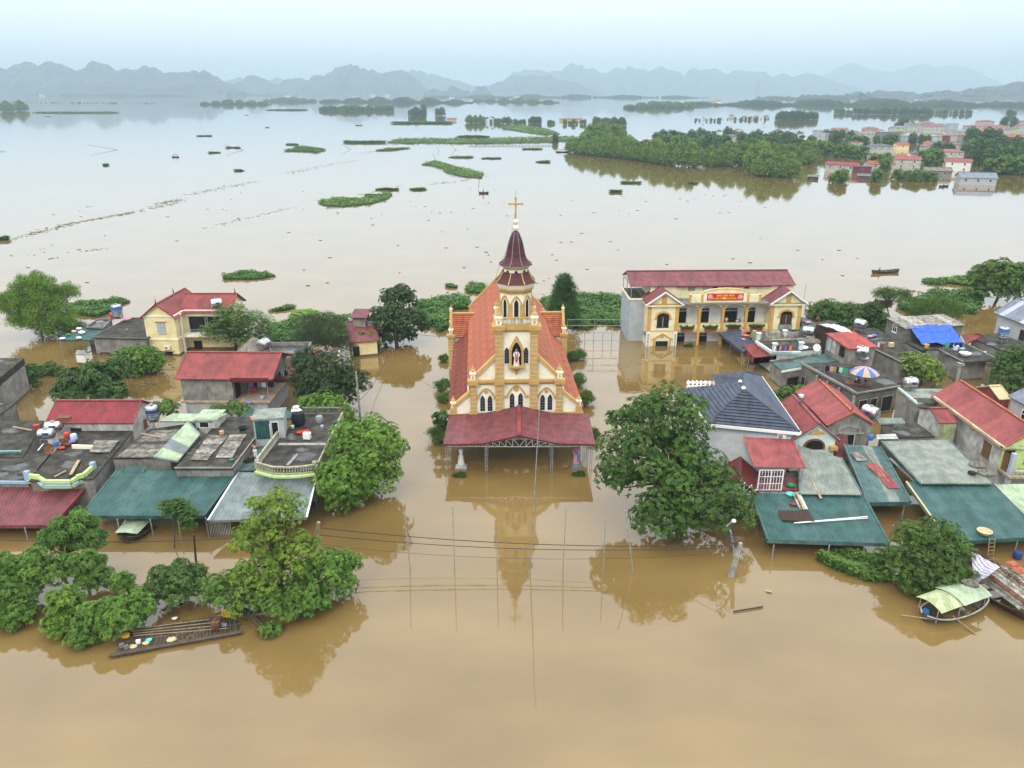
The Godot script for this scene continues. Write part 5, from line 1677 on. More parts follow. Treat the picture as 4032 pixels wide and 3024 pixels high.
	a = block("terrace_house", "unfinished concrete house with roof terrace on round columns in the flood", [V(63.3, 3, -102.1), V(68.9, 3, -103.1), V(68.2, 3, -111.4), V(59.6, 3, -111.6), V(60.2, 3, -107.6), V(62.8, 3, -107.6)], M.render, M.roofdeck, {"stains": 5, "inset": 0.22, "parapet": 0.14, "sides": [1, 5]})
	for p in [V(63.1, 0, -102.3), V(67.7, 0, -102.5)]:
		X = a.transform.affine_inverse()
		b = mb(); b.cone(V(p.x, -2, p.z), V(p.x, 2.8, p.z), 0.27, 0.24, 12); b.box(V(p.x, 2.85, p.z), V(0.75, 0.35, 0.75)); b.box(V(p.x, 2.55, p.z), V(0.6, 0.14, 0.6)); put("column", b, M.concrete, a)
	b = mb(); b.floor_plan([V(63.5, 0, -104.6), V(68, 0, -104.6), V(69.7, 0, -107.5), V(65, 0, -107.5)], -2, 3.0); put("front_wall", b, M.greypaint, a)
	for x in [1470, 1610]:
		var p: Vector3 = V(63.9, 0, -104.6) if x == 1470 else V(65.8, 0, -104.6)
		win_at(a, p + V(0, -0.9, 0.03), 0, 1.6, 2.0, "shut", M.plank)
		win_at(a, p + V(0, 1.35, 0.03), 0, 1.6, 0.7, "bars", M.wood_dark)
	a = house("grey_house", "tall grey house with blue grey tiled roof at the right picture edge", "house", V(79.2, 5.2, -121.3), V(80.1, 5.2, -113.2), 6.5, 5.2, M.greypaint, "gx", [M.bluegrey, M.bluegrey, M.greyblue], {"rise": 2.0, "over": 0.5})
	win(a, "f", 5.4, 2.2, 1.1, 1.6, "win", M.wood_dark); win(a, "l", 3.4, 3.6, 0.8, 0.4, "hole", M.concrete)
	block("concrete_house", "lower dark flat roof with blue banded tank at right edge", [V(71.1, 2.9, -114), V(72.5, 2.9, -105.3), V(77.9, 2.9, -106.4), V(76.9, 2.9, -116.5)], M.render, M.roofdeck, {"stains": 3})
	lean_to("small red tin roof below the tall grey house", [V(68.7, 3.1, -111), V(73.5, 3.1, -114.8), V(72, 3.6, -114.2), V(69.5, 3.6, -113.7)], [M.red_b], [], 0.2)
	water_tank("blue banded upright tank at the right picture edge", V(74.2, 3.1, -111.4), 0.2, true, 0.75, 2.0, true)
	water_tank("steel tank lying on stand above the long dark roof", V(54.3, 3.6, -115.5), -0.9, false, 0.75, 1.9)
	water_tank("steel tank lying behind the laundry on mint terrace house", V(45.2, 3.4, -112.6), -0.5, false, 0.7, 1.9)
	water_tank("steel tank with loose white sheet beside red roofed hut", V(49.1, 3.4, -102.6), -0.4, false, 0.75, 1.9)
	water_tank("white tank with navy label on pale green roof edge", V(48.59, 4.4, -87.89), 0.05, false, 0.68, 1.8)
	water_tank("large steel tank behind the red roofed grey house", V(40.62, 3.6, -80.41), -1.0, false, 0.75, 2.0)
	# blue tiled villa
	villa()
	a = house("mint_house", "mint fronted house with deep red roof and orange gable ornament", "house", V(30, 4.4, -74.64), V(34.51, 4.4, -74.64), 7.6, 4.3, M.mint, "gz", [M.red_b, M.red], {"rise": 1.75, "over": 0.35, "apex": 0.53, "cap": M.red_b})
	X = Transform3D()
	b = mb()
	b.plate(PackedVector2Array([Vector2(1.5, 4.7), Vector2(2.0, 4.75), Vector2(2.4, 4.65), Vector2(2.8, 4.75), Vector2(3.3, 4.7), Vector2(3.1, 4.95), Vector2(2.75, 5.05), Vector2(2.4, 5.35), Vector2(2.05, 5.05), Vector2(1.7, 4.95)]), 0, 0.1); put("gable_ornament", b, M.orange, a)
	b = mb(); b.plate(round_pts(1.9, 3.3, 0.7, 2.9, 2.3), 0, 0.02)
	var w := put("arched_window", b, M.dark, a)
	b = mb(); b.band(round_pts(1.9, 3.3, 0.7, 3.0, 2.3), round_pts(2.3, 3.3, 0.9, 3.0, 2.3), 0, 0.15); put("arch_frame", b, M.wood, w)
	b = mb(); b.beam(V(-0.2, 4.15, 0.3), V(2.45, 5.95, 0.3), 0.12, 0.2); b.beam(V(4.8, 4.15, 0.3), V(2.45, 5.95, 0.3), 0.12, 0.2); put("bargeboard", b, M.cyan, a)
	b = mb(); b.bx(3.9, 4.7, 3.0, 3.4, 0.0, 0.5); put("eave_block", b, M.orange, a)
	single("chimney_cowl", cowl(), M.inox, "shiny metal cowl on the ridge of the mint house", "chimney", V(32.36, 6.2, -80.12))
	a = house("grey_house", "grey gabled house with long faded red roof and red door sheet", "house", V(34.67, 5, -77.23), V(39.4, 5, -77.23), 9.4, 4.9, M.render, "gz", redf, {"rise": 1.35, "over": 0.35, "cap": M.tile_orange})
	X = Transform3D()
	b = mb(); b.bx(1.0, 4.0, 3.6, 3.72, 0, 0.15); b.band(round_pts(2.2, 3.9, 0.5, 3.6, 2.3), round_pts(2.7, 3.9, 0.75, 3.6, 2.3), 0, 0.14); put("door_hood", b, M.concrete, a)
	win(a, "f", 1.9, 1.6, 1.2, 1.95, "hole", M.mint)
	b = mb(); b.corr(V(0.9, 1.0, 1.2), V(2.3, 1.0, 1.2), V(2.2, 3.5, 0.15), V(0.8, 3.5, 0.15), 0.2, 0.03); put("leaning_sheet", b, M.maroon_b, a)
	b = mb()
	for z in [0.0, -9.0]: b.cone(V(2.3, 6.25, z), V(2.3, 6.95, z), 0.1, 0.02, 6)
	X = Transform3D(); put("roof_finial", b, M.red_b, a)
	# caged terrace under the faded red awning
	a = block("terrace", "caged terrace with stored goods under faded red awning", [V(23.61, 2.5, -66.15), V(27.82, 2.5, -66.15), V(29.06, 2.5, -69.71), V(23.76, 2.5, -69.83)], M.whiteold, M.maroon, {"stains": 0})
	X = a.transform.affine_inverse()
	for k in 9:
		var p: Vector3 = V(23.77, 2.66, -66.07).lerp(V(26.06, 2.66, -66.07), k / 8.0)
		b = mb(); b.beam(p, p + UP * 2.2, 0.05 if k % 4 else 0.12, 0.05); put("cage_bar", b, M.whitebright, a)
	b = mb()
	for y in [0.05, 0.75, 1.5, 2.2]: b.beam(V(23.77, 2.66, -66.07) + UP * y, V(26.06, 2.66, -66.07) + UP * y, 0.05, 0.05)
	put("cage_rail", b, M.whitebright, a)
	lean_to("faded red tin awning in front of the white villa wall", [V(23.63, 4.6, -67.22), V(28.48, 4.6, -67), V(28.69, 5.5, -71.64), V(23.89, 5.5, -72.21)], redf, [V(28.07, 2.6, -66.61)+V(0, 1.9, 0), V(24.01, 2.6, -65.97)+V(0, 1.9, 0)], 0.06, {"edge": M.red_faded, "post": M.galv})
	a = house("gate_roof", "small dark red gabled roof with white fan truss beside the villa", "gatehouse", V(20.3, 2.8, -66.57), V(23.51, 2.8, -65.61), 4.6, 2.6, M.wood_dark, "gz", [M.darkred], {"rise": 1.3, "over": 0.25, "y0": 2.3})
	X = Transform3D(); b = mb()
	b.bx(0.2, 4.2, 2.3, 2.5, 0.04, 0.2)
	for k in 5: b.beam(V(2.2, 2.5, 0.12), V(2.2 + sin((k - 2) * 0.55) * 1.3, 2.5 + cos((k - 2) * 0.55) * 1.15, 0.12), 0.1, 0.1)
	for x in [0.2, 4.1]: b.bx(x - 0.15, x + 0.15, -2, 2.3, -0.2, 0.2)
	put("fan_truss", b, M.whitebright, a)
	lean_to("front teal tin canopy over water with planks on it", [V(22.71, 1.6, -59.03), V(33.36, 1.5, -58.57), V(33.7, 2.6, -65.16), V(23.05, 2.6, -65.63)], [M.teal, M.teal_b, M.teal], [V(23.05, 0, -58.29)+V(0, 1.5, 0), V(27.94, 0, -58.29)+V(0, 1.5, 0), V(33.29, 0, -58.97)+V(0, 1.5, 0)], 0.36, {"edge": M.teal_b, "fmat": M.teal_old})
	lean_to("pale weathered tin roof in the middle of the right row", [V(27.49, 2.85, -65.05), V(33.4, 2.85, -64.85), V(33.44, 4, -70.39), V(29.93, 4.2, -72.89)], [M.tin_pale, M.tin_pale_b, M.tin_pale], [], 0.06, {"edge": M.teal_old})
	lean_to("patched teal tin roof with red sheets lying on it", [V(33.89, 2.2, -64.56), V(38.12, 2.2, -64.7), V(39.26, 3.4, -74.29), V(35.58, 3.4, -74.89)], [M.teal_old_b, M.teal_old, M.tin_pale_b, M.teal_old_b], [V(39.21, 0, -67.54)+V(0, 2.1, 0)], 0.4, {"fmat": M.teal_b, "edge": M.teal_old})
	lean_to("broad pale grey green tin roof before the lime house", [V(39.56, 3.3, -66.35), V(46.61, 3.3, -66.29), V(46.75, 3.9, -74.93), V(39.37, 3.9, -74.61)], [M.tin_pale_b, M.tin_pale, M.tin_pale], [], 0.1, {"edge": M.teal_old, "wide": 1.8})
	lean_to("widest teal tin canopy running to the right picture edge", [V(38.65, 1.6, -58.66), V(47.81, 1.6, -59.53), V(46.99, 3, -66.59), V(38.69, 3, -67.23)], [M.teal, M.teal_b, M.teal, M.teal], [V(45.25, 0, -59.42)+V(0, 1.5, 0), V(37.6, 0, -64.82)+V(0, 2.2, 0)], 0.34, {"edge": M.straw, "smat": M.tin_grey})
	lean_to("yellowish green tin roof at the right picture edge", [V(47.8, 1.62, -59.5), V(51.03, 1.6, -59.59), V(50.76, 3, -66.77), V(46.99, 3.02, -66.55)], [M.palegreen, M.limepale, M.palegreen], [], 0.2, {"wide": 1.8})
	# lime fronted house
	a = house("lime_house", "white walled house with lime front and big faded red roof", "house", V(50.2, 0, -71.3), V(55.6, 0, -71.3), 13.4, 5.0, M.whiteold, "gz", redf, {"rise": 1.9, "over": 0.4, "cap": M.tile_orange})
	X = Transform3D()
	b = mb(); b.bx(0.02, 5.4, 2.4, 5.0, 0.0, 0.06); b.plate(PackedVector2Array([Vector2(0, 5), Vector2(5.4, 5), Vector2(2.7, 6.8)]), 0.0, 0.06); put("lime_front", b, M.lime, a)
	b = mb(); b.bx(-0.3, -0.02, 4.75, 5.0, -13.6, 0.4); b.bx(-0.3, 5.7, 4.8, 5.02, 0.06, 0.5); put("lime_eave", b, M.limepale, a)
	b = mb(); b.bx(0, 6.5, 2.2, 2.4, 0.07, 2.0); put("verandah_floor", b, M.tilefloor, a)
	b = mb(); b.bx(0.1, 0.5, -2, 4.8, 1.3, 1.7); put("verandah_column", b, M.greyblue, a)
	balustrade(a, V(0.5, 2.4, 1.9), V(6.5, 2.4, 1.9), 0.7, 16, M.limepale, M.cyan, 0.08)
	opening(a, V(0.3, 2.4, 0.07), 0, 1.0, 2.1, "hole", M.wood); X = Transform3D()
	b = mb(); b.bx(0.22, 0.28, 2.42, 4.4, 0.1, 0.95); put("open_door", b, M.wood, a)
	opening(a, V(2.5, 3.0, 0.07), 0, 1.4, 1.4, "shut", M.wood); opening(a, V(2.5, 4.5, 0.07), 0, 1.3, 0.3, "hole", M.wood_dark)
	win(a, "l", 10.4, 2.6, 1.3, 1.6, "shut", M.wood)
	block("concrete_house", "flat pale green roofed house with turquoise eave behind lime house", [V(47.29, 4.2, -83.32), V(50.86, 4.2, -84.45), V(54.47, 4.2, -88.4), V(47.48, 4.2, -88.34)], M.render, M.tin_pale, {"parapet": 0.25, "sides": [3], "pmat": M.mint, "slab": 0.35})
	a = house("red_roof_hut", "narrow grey hut with small red tin roof beside lime house", "house", V(47.43, 4.7, -78.24), V(49.12, 4.7, -78.29), 4.2, 4.5, M.whiteold, "gx", [M.red_b, M.red], {"rise": 0.8, "over": 0.15})
	X = Transform3D(); b = mb(); b.bx(0.05, 1.9, 2.0, 4.4, 0, 0.05); put("brick_panel", b, M.limeold, a)
	block("flat_roof_house", "small black flat roof between the red roofed houses", [V(40.26, 3.5, -76.02), V(46.11, 3.5, -76.35), V(45.86, 3.5, -80.12), V(41.84, 3.5, -80)], M.render, M.roofdeck, {"stains": 3})
	lean_to("small pale tin roof above the small black flat roof", [V(41.27, 3.9, -79.22), V(44.14, 3.9, -79.3), V(43.99, 4.2, -80.08), V(41.22, 4.2, -80.16)], [M.tin_pale, M.tin_pale_b], [], 0.12, {"purlins": 0})
	a = house("grey_house", "grey house with blue roof and white window at right edge", "house", V(59.39, 3, -84.91), V(59.83, 3, -79.84), 5.5, 5.0, M.greypaint, "gx", [M.bluegrey], {"rise": 1.3, "over": 0.3})
	win(a, "f", 2.0, 2.6, 1.3, 1.5, "win", M.whitebright)
	house("red_wall_house", "red brown gable wall behind the lime house roof", "house", V(58.62, 3.5, -85.85), V(59.93, 3.5, -86), 4.0, 4.2, M.red_b, "gx", [M.straw], {"rise": 0.9, "over": 0.1})
func cowl() -> MB:
	var b := mb()
	b.lathe(Vector3.ZERO, [[0.22, 0], [0.22, 0.35], [0.34, 0.4], [0.42, 0.62], [0.34, 0.85], [0.1, 0.95], [0, 0.96]], 14)
	return b
# sagging sheet: near left, near right, far right, far left
func cloth(called: String, label: String, cat: String, c: Array, m: Material, sag: float) -> Node3D:
	var mid: Vector3 = (c[0] + c[1] + c[2] + c[3]) / 4
	var n := 14
	var b := mb()
	var nz := FastNoiseLite.new()
	nz.seed = int(mid.x * 10)
	nz.frequency = 0.35
	var g := []
	for j in n + 1:
		var row := []
		for i in n + 1:
			var u := float(i) / n
			var v := float(j) / n
			var p: Vector3 = c[0].lerp(c[1], u).lerp(c[3].lerp(c[2], u), v)
			p.y += -sag * 2.0 * sin(PI * v) * sin(PI * u) * 0.5 + nz.get_noise_2d(p.x * 2.0, p.z * 2.0) * sag * 0.8
			if j == 0: p.y += sag * 0.7 * sin(PI * u * 2.0)
			row.append(p - mid)
		g.append(row)
	for j in n:
		for i in n:
			b.q(g[j][i], g[j][i + 1], g[j + 1][i + 1], g[j + 1][i])
	var o := single(called, b, m, label, cat, mid)
	return o as Node3D
func villa() -> void:
	var a := thing("blue_roof_villa", "white villa with large dark blue hipped tile roof beside great tree", "house", V(25, 0, -78))
	var fl: Vector3 = V(20.58, 6.4, -73.72)
	var fr: Vector3 = V(29.31, 6.4, -71.56)
	var br := V(30.3, 6.4, -88.0)
	var bl: Vector3 = V(20.05, 6.4, -83.78)
	var ap: Vector3 = V(24.45, 9.4, -75.88)
	var rb: Vector3 = V(24.55, 9.5, -77.53)
	var r2: Vector3 = V(26.33, 8.9, -82.61)
	var b := mb()
	b.floor_plan([fl + V(0.6, 0, -0.6), fr + V(-0.6, 0, -0.5), br + V(-0.6, 0, 0.6), V(24.8, 6.4, -87.4), V(24.8, 6.4, -83.0), bl + V(0.6, 0, 0.6)], -2.0, 6.2)
	put("wall", b, M.whitewall, a)
	b = mb()
	b.beam(fl + V(0, -0.2, 0), fr + V(0, -0.2, 0), 0.35, 0.3); b.beam(bl + V(0, -0.2, 0), fl + V(0, -0.2, 0), 0.35, 0.3); b.beam(fr + V(0, -0.2, 0), br + V(0, -0.2, 0), 0.35, 0.3)
	put("eave_board", b, M.whitebright, a)
	b = mb(); b.beam(fl + V(0.5, -0.55, -0.5), fr + V(-0.5, -0.55, -0.4), 0.25, 0.35); put("frieze", b, M.bluepaint, a)
	var ml := [M.slate, M.slate_b, M.slate]
	b = mb()
	b.t(fl, fr, ap); b.q(bl, fl, ap, rb); b.q(fr, br, r2, ap)
	var e2 := V(24.2, 6.4, -88.2)
	b.q(e2, V(24.4, 6.4, -82.0), V(26.0, 8.9, -80.5), r2); b.t(br, e2, r2); b.t(bl + V(3, 0, 0.3), bl, rb)
	b.t(rb, ap, r2)
	for i in b.v.size(): b.v[i].y -= 0.03
	var ro := put("roof", b, M.slate_b, a)
	courses(ro, fl, fr, ap, ap, 12, ml, 0.13)
	courses(ro, bl, fl, ap, rb, 12, ml, 0.13)
	courses(ro, fr, br, r2, ap, 13, ml, 0.06)
	courses(ro, e2, V(24.4, 6.4, -82.0), V(26.0, 8.9, -80.5), r2, 10, ml, 0.07)
	for k in [[fl, ap], [fr, ap], [ap, rb], [rb, r2], [r2, br], [fl, bl]]:
		var n := int((k[0] - k[1]).length() / 0.42)
		for i in n:
			b = mb()
			b.cone(k[0].lerp(k[1], float(i) / n) + UP * 0.02, k[0].lerp(k[1], float(i + 1) / n + 0.01) + UP * 0.02, 0.15, 0.12, 6)
			put("ridge_tile", b, M.slate, ro)
	b = mb(); b.ball(ap + UP * 0.1, V(0.25, 0.2, 0.25)); b.ball(rb + UP * 0.1, V(0.22, 0.2, 0.22)); put("ridge_mortar", b, M.whitebright, a)
	win_at(a, V(23.0, 3.3, -74.15), heading(fl, fr), 1.3, 1.75, "win", M.wood_dark)
	air_con("white air conditioner under the eave of the blue roofed villa", fl.lerp(fr, 0.82) + V(0, -1.1, -0.25), heading(fl, fr))
	var p := thing("pergola", "white concrete pergola behind the blue roofed villa", "pergola", V(21.2, 5.6, -87.13))
	b = mb()
	b.beam(V(20.94, 5.6, -86.23), V(24.44, 5.6, -86.58), 0.18, 0.25); b.beam(V(21.25, 5.6, -87.67), V(24.7, 5.6, -87.67), 0.18, 0.25)
	put("beam", b, M.whitebright, p)
	for k in 7:
		b = mb(); b.beam(V(20.96, 5.8, -85.36).lerp(V(24.08, 5.8, -85.71), k / 6.0), V(21.47, 5.8, -87.77).lerp(V(24.54, 5.8, -87.62), k / 6.0), 0.14, 0.2); put("slat", b, M.whitebright, p)
	b = mb(); b.box(V(21.28, 5.6, -86.76) - V(0, 2.4, 0), V(0.35, 4.6, 0.35)); put("post", b, M.whitebright, p)
func G(r: float, g: float, b: float) -> Color:
	return Color(r, g, b)
# leaves over a set of lobes; each lobe is [centre, radii]
func crown(b: MB, lobes: Array, n: int, style: String, ln: float, wd: float, ca: Color, cb: Color, inner := 0.3) -> void:
	b.tinted = true
	var area := []
	var sum := 0.0
	for l in lobes:
		sum += l[1].x * l[1].y + l[1].x * l[1].z + l[1].y * l[1].z
		area.append(sum)
	for i in n:
		var pick := rng.randf() * sum
		var k := 0
		while area[k] < pick: k += 1
		var c: Vector3 = lobes[k][0]
		var r: Vector3 = lobes[k][1]
		var d := rv()
		if d.y < -0.3 and rng.randf() < 0.6: d.y = -d.y
		var f := rf(0.86, 1.06) if rng.randf() > inner else rf(0.35, 0.9)
		var p := c + d * r * f
		if p.y < 0.05: continue
		var hid := false
		if f > 0.8:
			for m in 3:
				var j := (k + 1 + rng.randi() % lobes.size()) % lobes.size()
				if j != k and ((p - lobes[j][0]) / lobes[j][1]).length() < 0.72: hid = true
		if hid: continue
		var o := (d / r).normalized()
		var shade := fposmod(k * 0.37, 0.5) - 0.25
		var base := ca.lerp(cb, clampf(rng.randf() * 0.75 + 0.12 + shade, 0, 1))
		var ax := (o + UP * 0.45 + rv() * 0.35).normalized()
		match style:
			"star":
				var s := ax.cross(rv()).normalized()
				var u := ax.cross(s)
				var m := 6
				for q in m:
					var a := TAU * q / m + rf(-0.3, 0.3)
					var dir := (s * cos(a) + u * sin(a) + ax * rf(0.0, 0.6)).normalized()
					b.col = base * rf(0.7, 1.25)
					b.leaf(p, dir, (ax + UP * 0.3).normalized(), ln * rf(0.75, 1.2), wd)
			"frond":
				var dir := (V(o.x, 0.25 + rf(-0.2, 0.4), o.z) + rv() * 0.4).normalized()
				var s := dir.cross(UP).normalized()
				b.col = base
				for q in 6:
					var t := p + dir * ln * q * 0.4 + Vector3.DOWN * 0.02 * q * q * ln
					for e in [-1, 1]:
						b.leaf(t, (s * e + dir * 0.55 + Vector3.DOWN * 0.2).normalized(), UP, ln, wd)
			"fine":
				for q in 6:
					var dir := (o * 0.4 + rv() + Vector3.DOWN * 0.1).normalized()
					b.col = base * rf(0.7, 1.25)
					b.leaf(p + rv() * ln * 0.8, dir, (ax + rv() * 0.5).normalized(), ln * rf(0.7, 1.3), wd)
# a main ellipsoid broken into knobs so that the crown has an uneven outline
func lobes_of(c: Vector3, r: Vector3, k: int, size := 0.36, core := 0.62) -> Array:
	var out := [[c, r * core]]
	for i in k:
		var a := TAU * i * 0.381966
		var y := 1.0 - 1.55 * (i + 0.5) / k
		var q := sqrt(maxf(0.0, 1.0 - y * y))
		var d := V(cos(a) * q, y, sin(a) * q)
		var s := size * rf(0.75, 1.25)
		out.append([c + d * r * 0.74, V(1, 0.8, 1) * (r.x + r.y + r.z) / 3.0 * s])
	return out
func tree(called: String, label: String, base: Vector3, main: Array, k: int, n: int, style: String, ln: float, wd: float, ca: Color, cb: Color, trunk := 0.25, o := {}) -> Node3D:
	var t := thing(called, label, str(o.get("cat", "tree")), V(base.x, 0, base.z), 0.0, str(o.get("group", "")))
	var lobes := []
	for m in main: lobes.append_array(lobes_of(m[0], m[1], k, float(o.get("knob", 0.36)), float(o.get("core", 0.62))))
	var b := mb()
	crown(b, lobes, int(n * 1.15), style, ln * 0.84, wd * 0.86, ca, cb, float(o.get("inner", 0.3)))
	put(str(o.get("part", "crown")), b, M.leaf, t)
	if trunk > 0.0:
		b = mb()
		var foot := V(base.x, -2, base.z)
		var fork: Vector3 = V(base.x, 0, base.z).lerp(main[0][0], float(o.get("fork", 0.45)))
		b.tube([foot, foot.lerp(fork, 0.6) + V(0.15, 0, 0.1), fork], trunk, trunk * 0.7, 8)
		put("trunk", b, M.bark, t)
		var lim := mb()
		for i in lobes.size():
			if i % int(o.get("limbs", 2)) == 0:
				var e: Vector3 = lobes[i][0]
				var m := fork.lerp(e, 0.5) + V(rf(-0.2, 0.2), rf(0, 0.4), rf(-0.2, 0.2)) * trunk * 2
				lim.tube([fork, m, e], trunk * 0.45, trunk * 0.12, 5)
		put("limbs", lim, M.bark, t)
	return t
func near_trees() -> void:
	var dk := G(0.035, 0.095, 0.022)
	var md := G(0.075, 0.185, 0.036)
	var br := G(0.135, 0.29, 0.045)
	tree("great_tree", "great spreading dark green tree in water between church and blue roofed villa", V(15.9, 0, -62.26), [[V(14.9, 9.5, -67.52), V(4.6, 3.2, 4.2)], [V(13.87, 6.5, -65.77), V(6.2, 2.6, 4.6)], [V(16.96, 4.3, -63.3), V(5.6, 2.4, 4.2)], [V(14.93, 2.8, -61.97), V(4.0, 1.6, 3.0)], [V(10.14, 4.6, -65.27), V(2.6, 1.3, 2.2)], [V(18.33, 2.6, -62.12), V(4.2, 1.6, 2.6)], [V(14.17, 1.9, -61.78), V(3.6, 1.3, 2.4)], [V(11.36, 8, -70.95), V(2.2, 1.2, 1.8)]], 12, 5200, "star", 0.42, 0.19, dk, md, 0.45, {"limbs": 2})
	tree("round_tree", "dense bright green round tree at the end of the left street row", V(-14.92, 0, -70.02), [[V(-14.82, 4.6, -71.22), V(4.3, 3.6, 3.9)], [V(-16.94, 3, -67.15), V(3.0, 2.6, 2.8)], [V(-14.55, 2.2, -70.27), V(3.7, 2.0, 3.0)], [V(-16.57, 1.2, -67.1), V(2.2, 1.5, 1.8)]], 20, 4200, "star", 0.36, 0.15, G(0.06, 0.16, 0.03), G(0.15, 0.34, 0.05), 0.4, {"knob": 0.3, "core": 0.8})
	tree("tall_tree", "tall open yellowish green tree in front of the grey tin canopy", V(-18.28, 0, -50.78), [[V(-18.78, 7.6, -53.06), V(2.6, 2.4, 2.3)], [V(-20.14, 5.6, -52.74), V(2.3, 1.6, 2.0)], [V(-17.08, 4.8, -52.25), V(2.4, 1.8, 2.0)], [V(-19.6, 3.4, -51.48), V(2.7, 1.5, 2.0)]], 13, 2700, "star", 0.27, 0.1, G(0.09, 0.2, 0.03), G(0.19, 0.36, 0.05), 0.22, {"inner": 0.25, "knob": 0.32, "limbs": 1})
	tree("bush", "dark green drooping bush left of the tall thin tree", V(-27.04, 0, -52.1), [[V(-26.84, 1.9, -52), V(2.3, 1.9, 1.9)]], 16, 1500, "star", 0.34, 0.13, dk, G(0.085, 0.19, 0.05), 0.15, {"cat": "bush"})
	tree("bush", "mid green bush below the tall thin tree beside the raft", V(-22.26, 0, -51.21), [[V(-21.88, 1.7, -51.14), V(3.0, 1.8, 2.2)], [V(-17.82, 1.4, -50.66), V(2.6, 1.5, 1.9)], [V(-18.61, 0.3, -48.32), V(1.0, 0.5, 0.8)]], 14, 2300, "star", 0.3, 0.12, G(0.055, 0.14, 0.03), G(0.13, 0.27, 0.05), 0.15, {"cat": "bush"})
	tree("bush", "light green bush right of the tall thin tree", V(-15.34, 0, -52.32), [[V(-15.26, 1.9, -52.7), V(2.7, 2.2, 2.2)], [V(-13.76, 2.6, -53.85), V(1.6, 1.1, 1.3)], [V(-16.23, 1.2, -50.71), V(2.0, 1.3, 1.6)]], 14, 2000, "star", 0.3, 0.12, G(0.06, 0.16, 0.03), G(0.13, 0.3, 0.05), 0.15, {"cat": "bush"})
	tree("young_tree", "slender young tree with small crown before the teal canopy", V(-30.89, 0, -59.73), [[V(-30.55, 3.6, -61.03), V(1.25, 0.9, 1.1)], [V(-29.24, 3.1, -60.67), V(0.9, 0.7, 0.8)], [V(-29.2, 2.2, -60.24), V(0.55, 0.3, 0.5)]], 8, 620, "frond", 0.2, 0.09, dk, md, 0.06, {"fork": 0.8})
	tree("palmate_tree", "tree with fan shaped leaf heads before the maroon canopy", V(-38.78, 0, -55.4), [[V(-36.86, 4.4, -56.23), V(2.2, 1.6, 1.8)], [V(-38.3, 3.6, -55.9), V(1.7, 1.3, 1.5)], [V(-35.95, 3.2, -56.53), V(1.5, 1.2, 1.3)]], 11, 1500, "star", 0.42, 0.15, G(0.055, 0.15, 0.035), G(0.12, 0.28, 0.06), 0.16, {"knob": 0.32})
	tree("bush", "leafy bush at the lower left picture edge", V(-39.12, 0, -50.78), [[V(-38.94, 2.6, -52.64), V(3.0, 1.9, 2.2)], [V(-39.87, 1.6, -51.28), V(2.4, 1.8, 2.0)], [V(-38.75, 0.9, -49.61), V(2.0, 0.9, 1.6)], [V(-41.6, 3, -53.5), V(1.0, 0.7, 0.9)]], 13, 2900, "star", 0.34, 0.12, G(0.055, 0.145, 0.03), G(0.12, 0.27, 0.045), 0.18, {"cat": "bush"})
	tree("bush", "upright feathery bush between the fan leaved tree and the raft", V(-35.16, 0, -53.47), [[V(-34.79, 2.4, -53.41), V(1.8, 1.8, 1.4)], [V(-34.01, 1.7, -52.98), V(1.6, 1.1, 1.3)]], 14, 1700, "star", 0.3, 0.1, G(0.055, 0.145, 0.03), G(0.12, 0.27, 0.05), 0.14, {"cat": "bush"})
	tree("bush", "bright bush touching the left end of the bamboo raft", V(-30.84, 0, -47.89), [[V(-30.56, 1.5, -48.41), V(2.7, 1.5, 1.8)], [V(-30.35, 2.9, -50.6), V(0.8, 1.2, 0.8)], [V(-29.06, 1.8, -49.27), V(1.5, 1.3, 1.3)], [V(-32.18, 0.6, -47.15), V(1.2, 0.8, 1.0)]], 14, 2600, "star", 0.3, 0.12, G(0.06, 0.16, 0.03), G(0.13, 0.29, 0.05), 0.16, {"cat": "bush"})
	tree("bush", "pale green bush left of the raft over a half sunk sheet", V(-34.29, 0, -48.69), [[V(-34.36, 1.8, -49.27), V(1.4, 1.8, 1.3)], [V(-34.61, 0.9, -48.16), V(1.2, 1.0, 1.0)]], 14, 1400, "star", 0.28, 0.12, G(0.08, 0.19, 0.03), G(0.15, 0.32, 0.05), 0.14, {"cat": "bush"})
	tree("dark_tree", "big dark glossy tree between red roof and utility pole", V(-24.4, 0, -94.02), [[V(-24.26, 4.6, -92.37), V(4.8, 3.3, 3.8)], [V(-26.57, 6.2, -94.22), V(2.3, 1.8, 2.0)], [V(-20.7, 3.8, -92.36), V(2.6, 2.0, 2.2)], [V(-23.65, 2.6, -91.66), V(4.4, 2.0, 3.2)]], 15, 3400, "star", 0.36, 0.14, G(0.022, 0.055, 0.02), G(0.05, 0.11, 0.035), 0.35)
	tree("bush", "bright leafy bush behind the pale balustrade terrace", V(-24.05, 0, -90.76), [[V(-23.16, 2.6, -86.82), V(3.7, 1.9, 2.4)], [V(-20.48, 1.6, -86.13), V(1.8, 1.6, 1.6)]], 16, 1700, "star", 0.32, 0.13, G(0.07, 0.17, 0.03), G(0.15, 0.33, 0.05), 0.2, {"cat": "bush"})
	tree("dark_tree", "tall dark round leaved tree beside the small maroon roofed house", V(-19.4, 0, -121.3), [[V(-18.8, 6.6, -124), V(3.4, 2.2, 3.0)], [V(-19.9, 4.4, -120), V(3.2, 2.4, 3.0)], [V(-16.5, 3.6, -119.9), V(3.2, 2.6, 3.0)], [V(-18.9, 1.6, -120.5), V(3.6, 1.4, 2.6)]], 15, 2900, "star", 0.42, 0.22, G(0.024, 0.062, 0.022), G(0.055, 0.125, 0.035), 0.35)
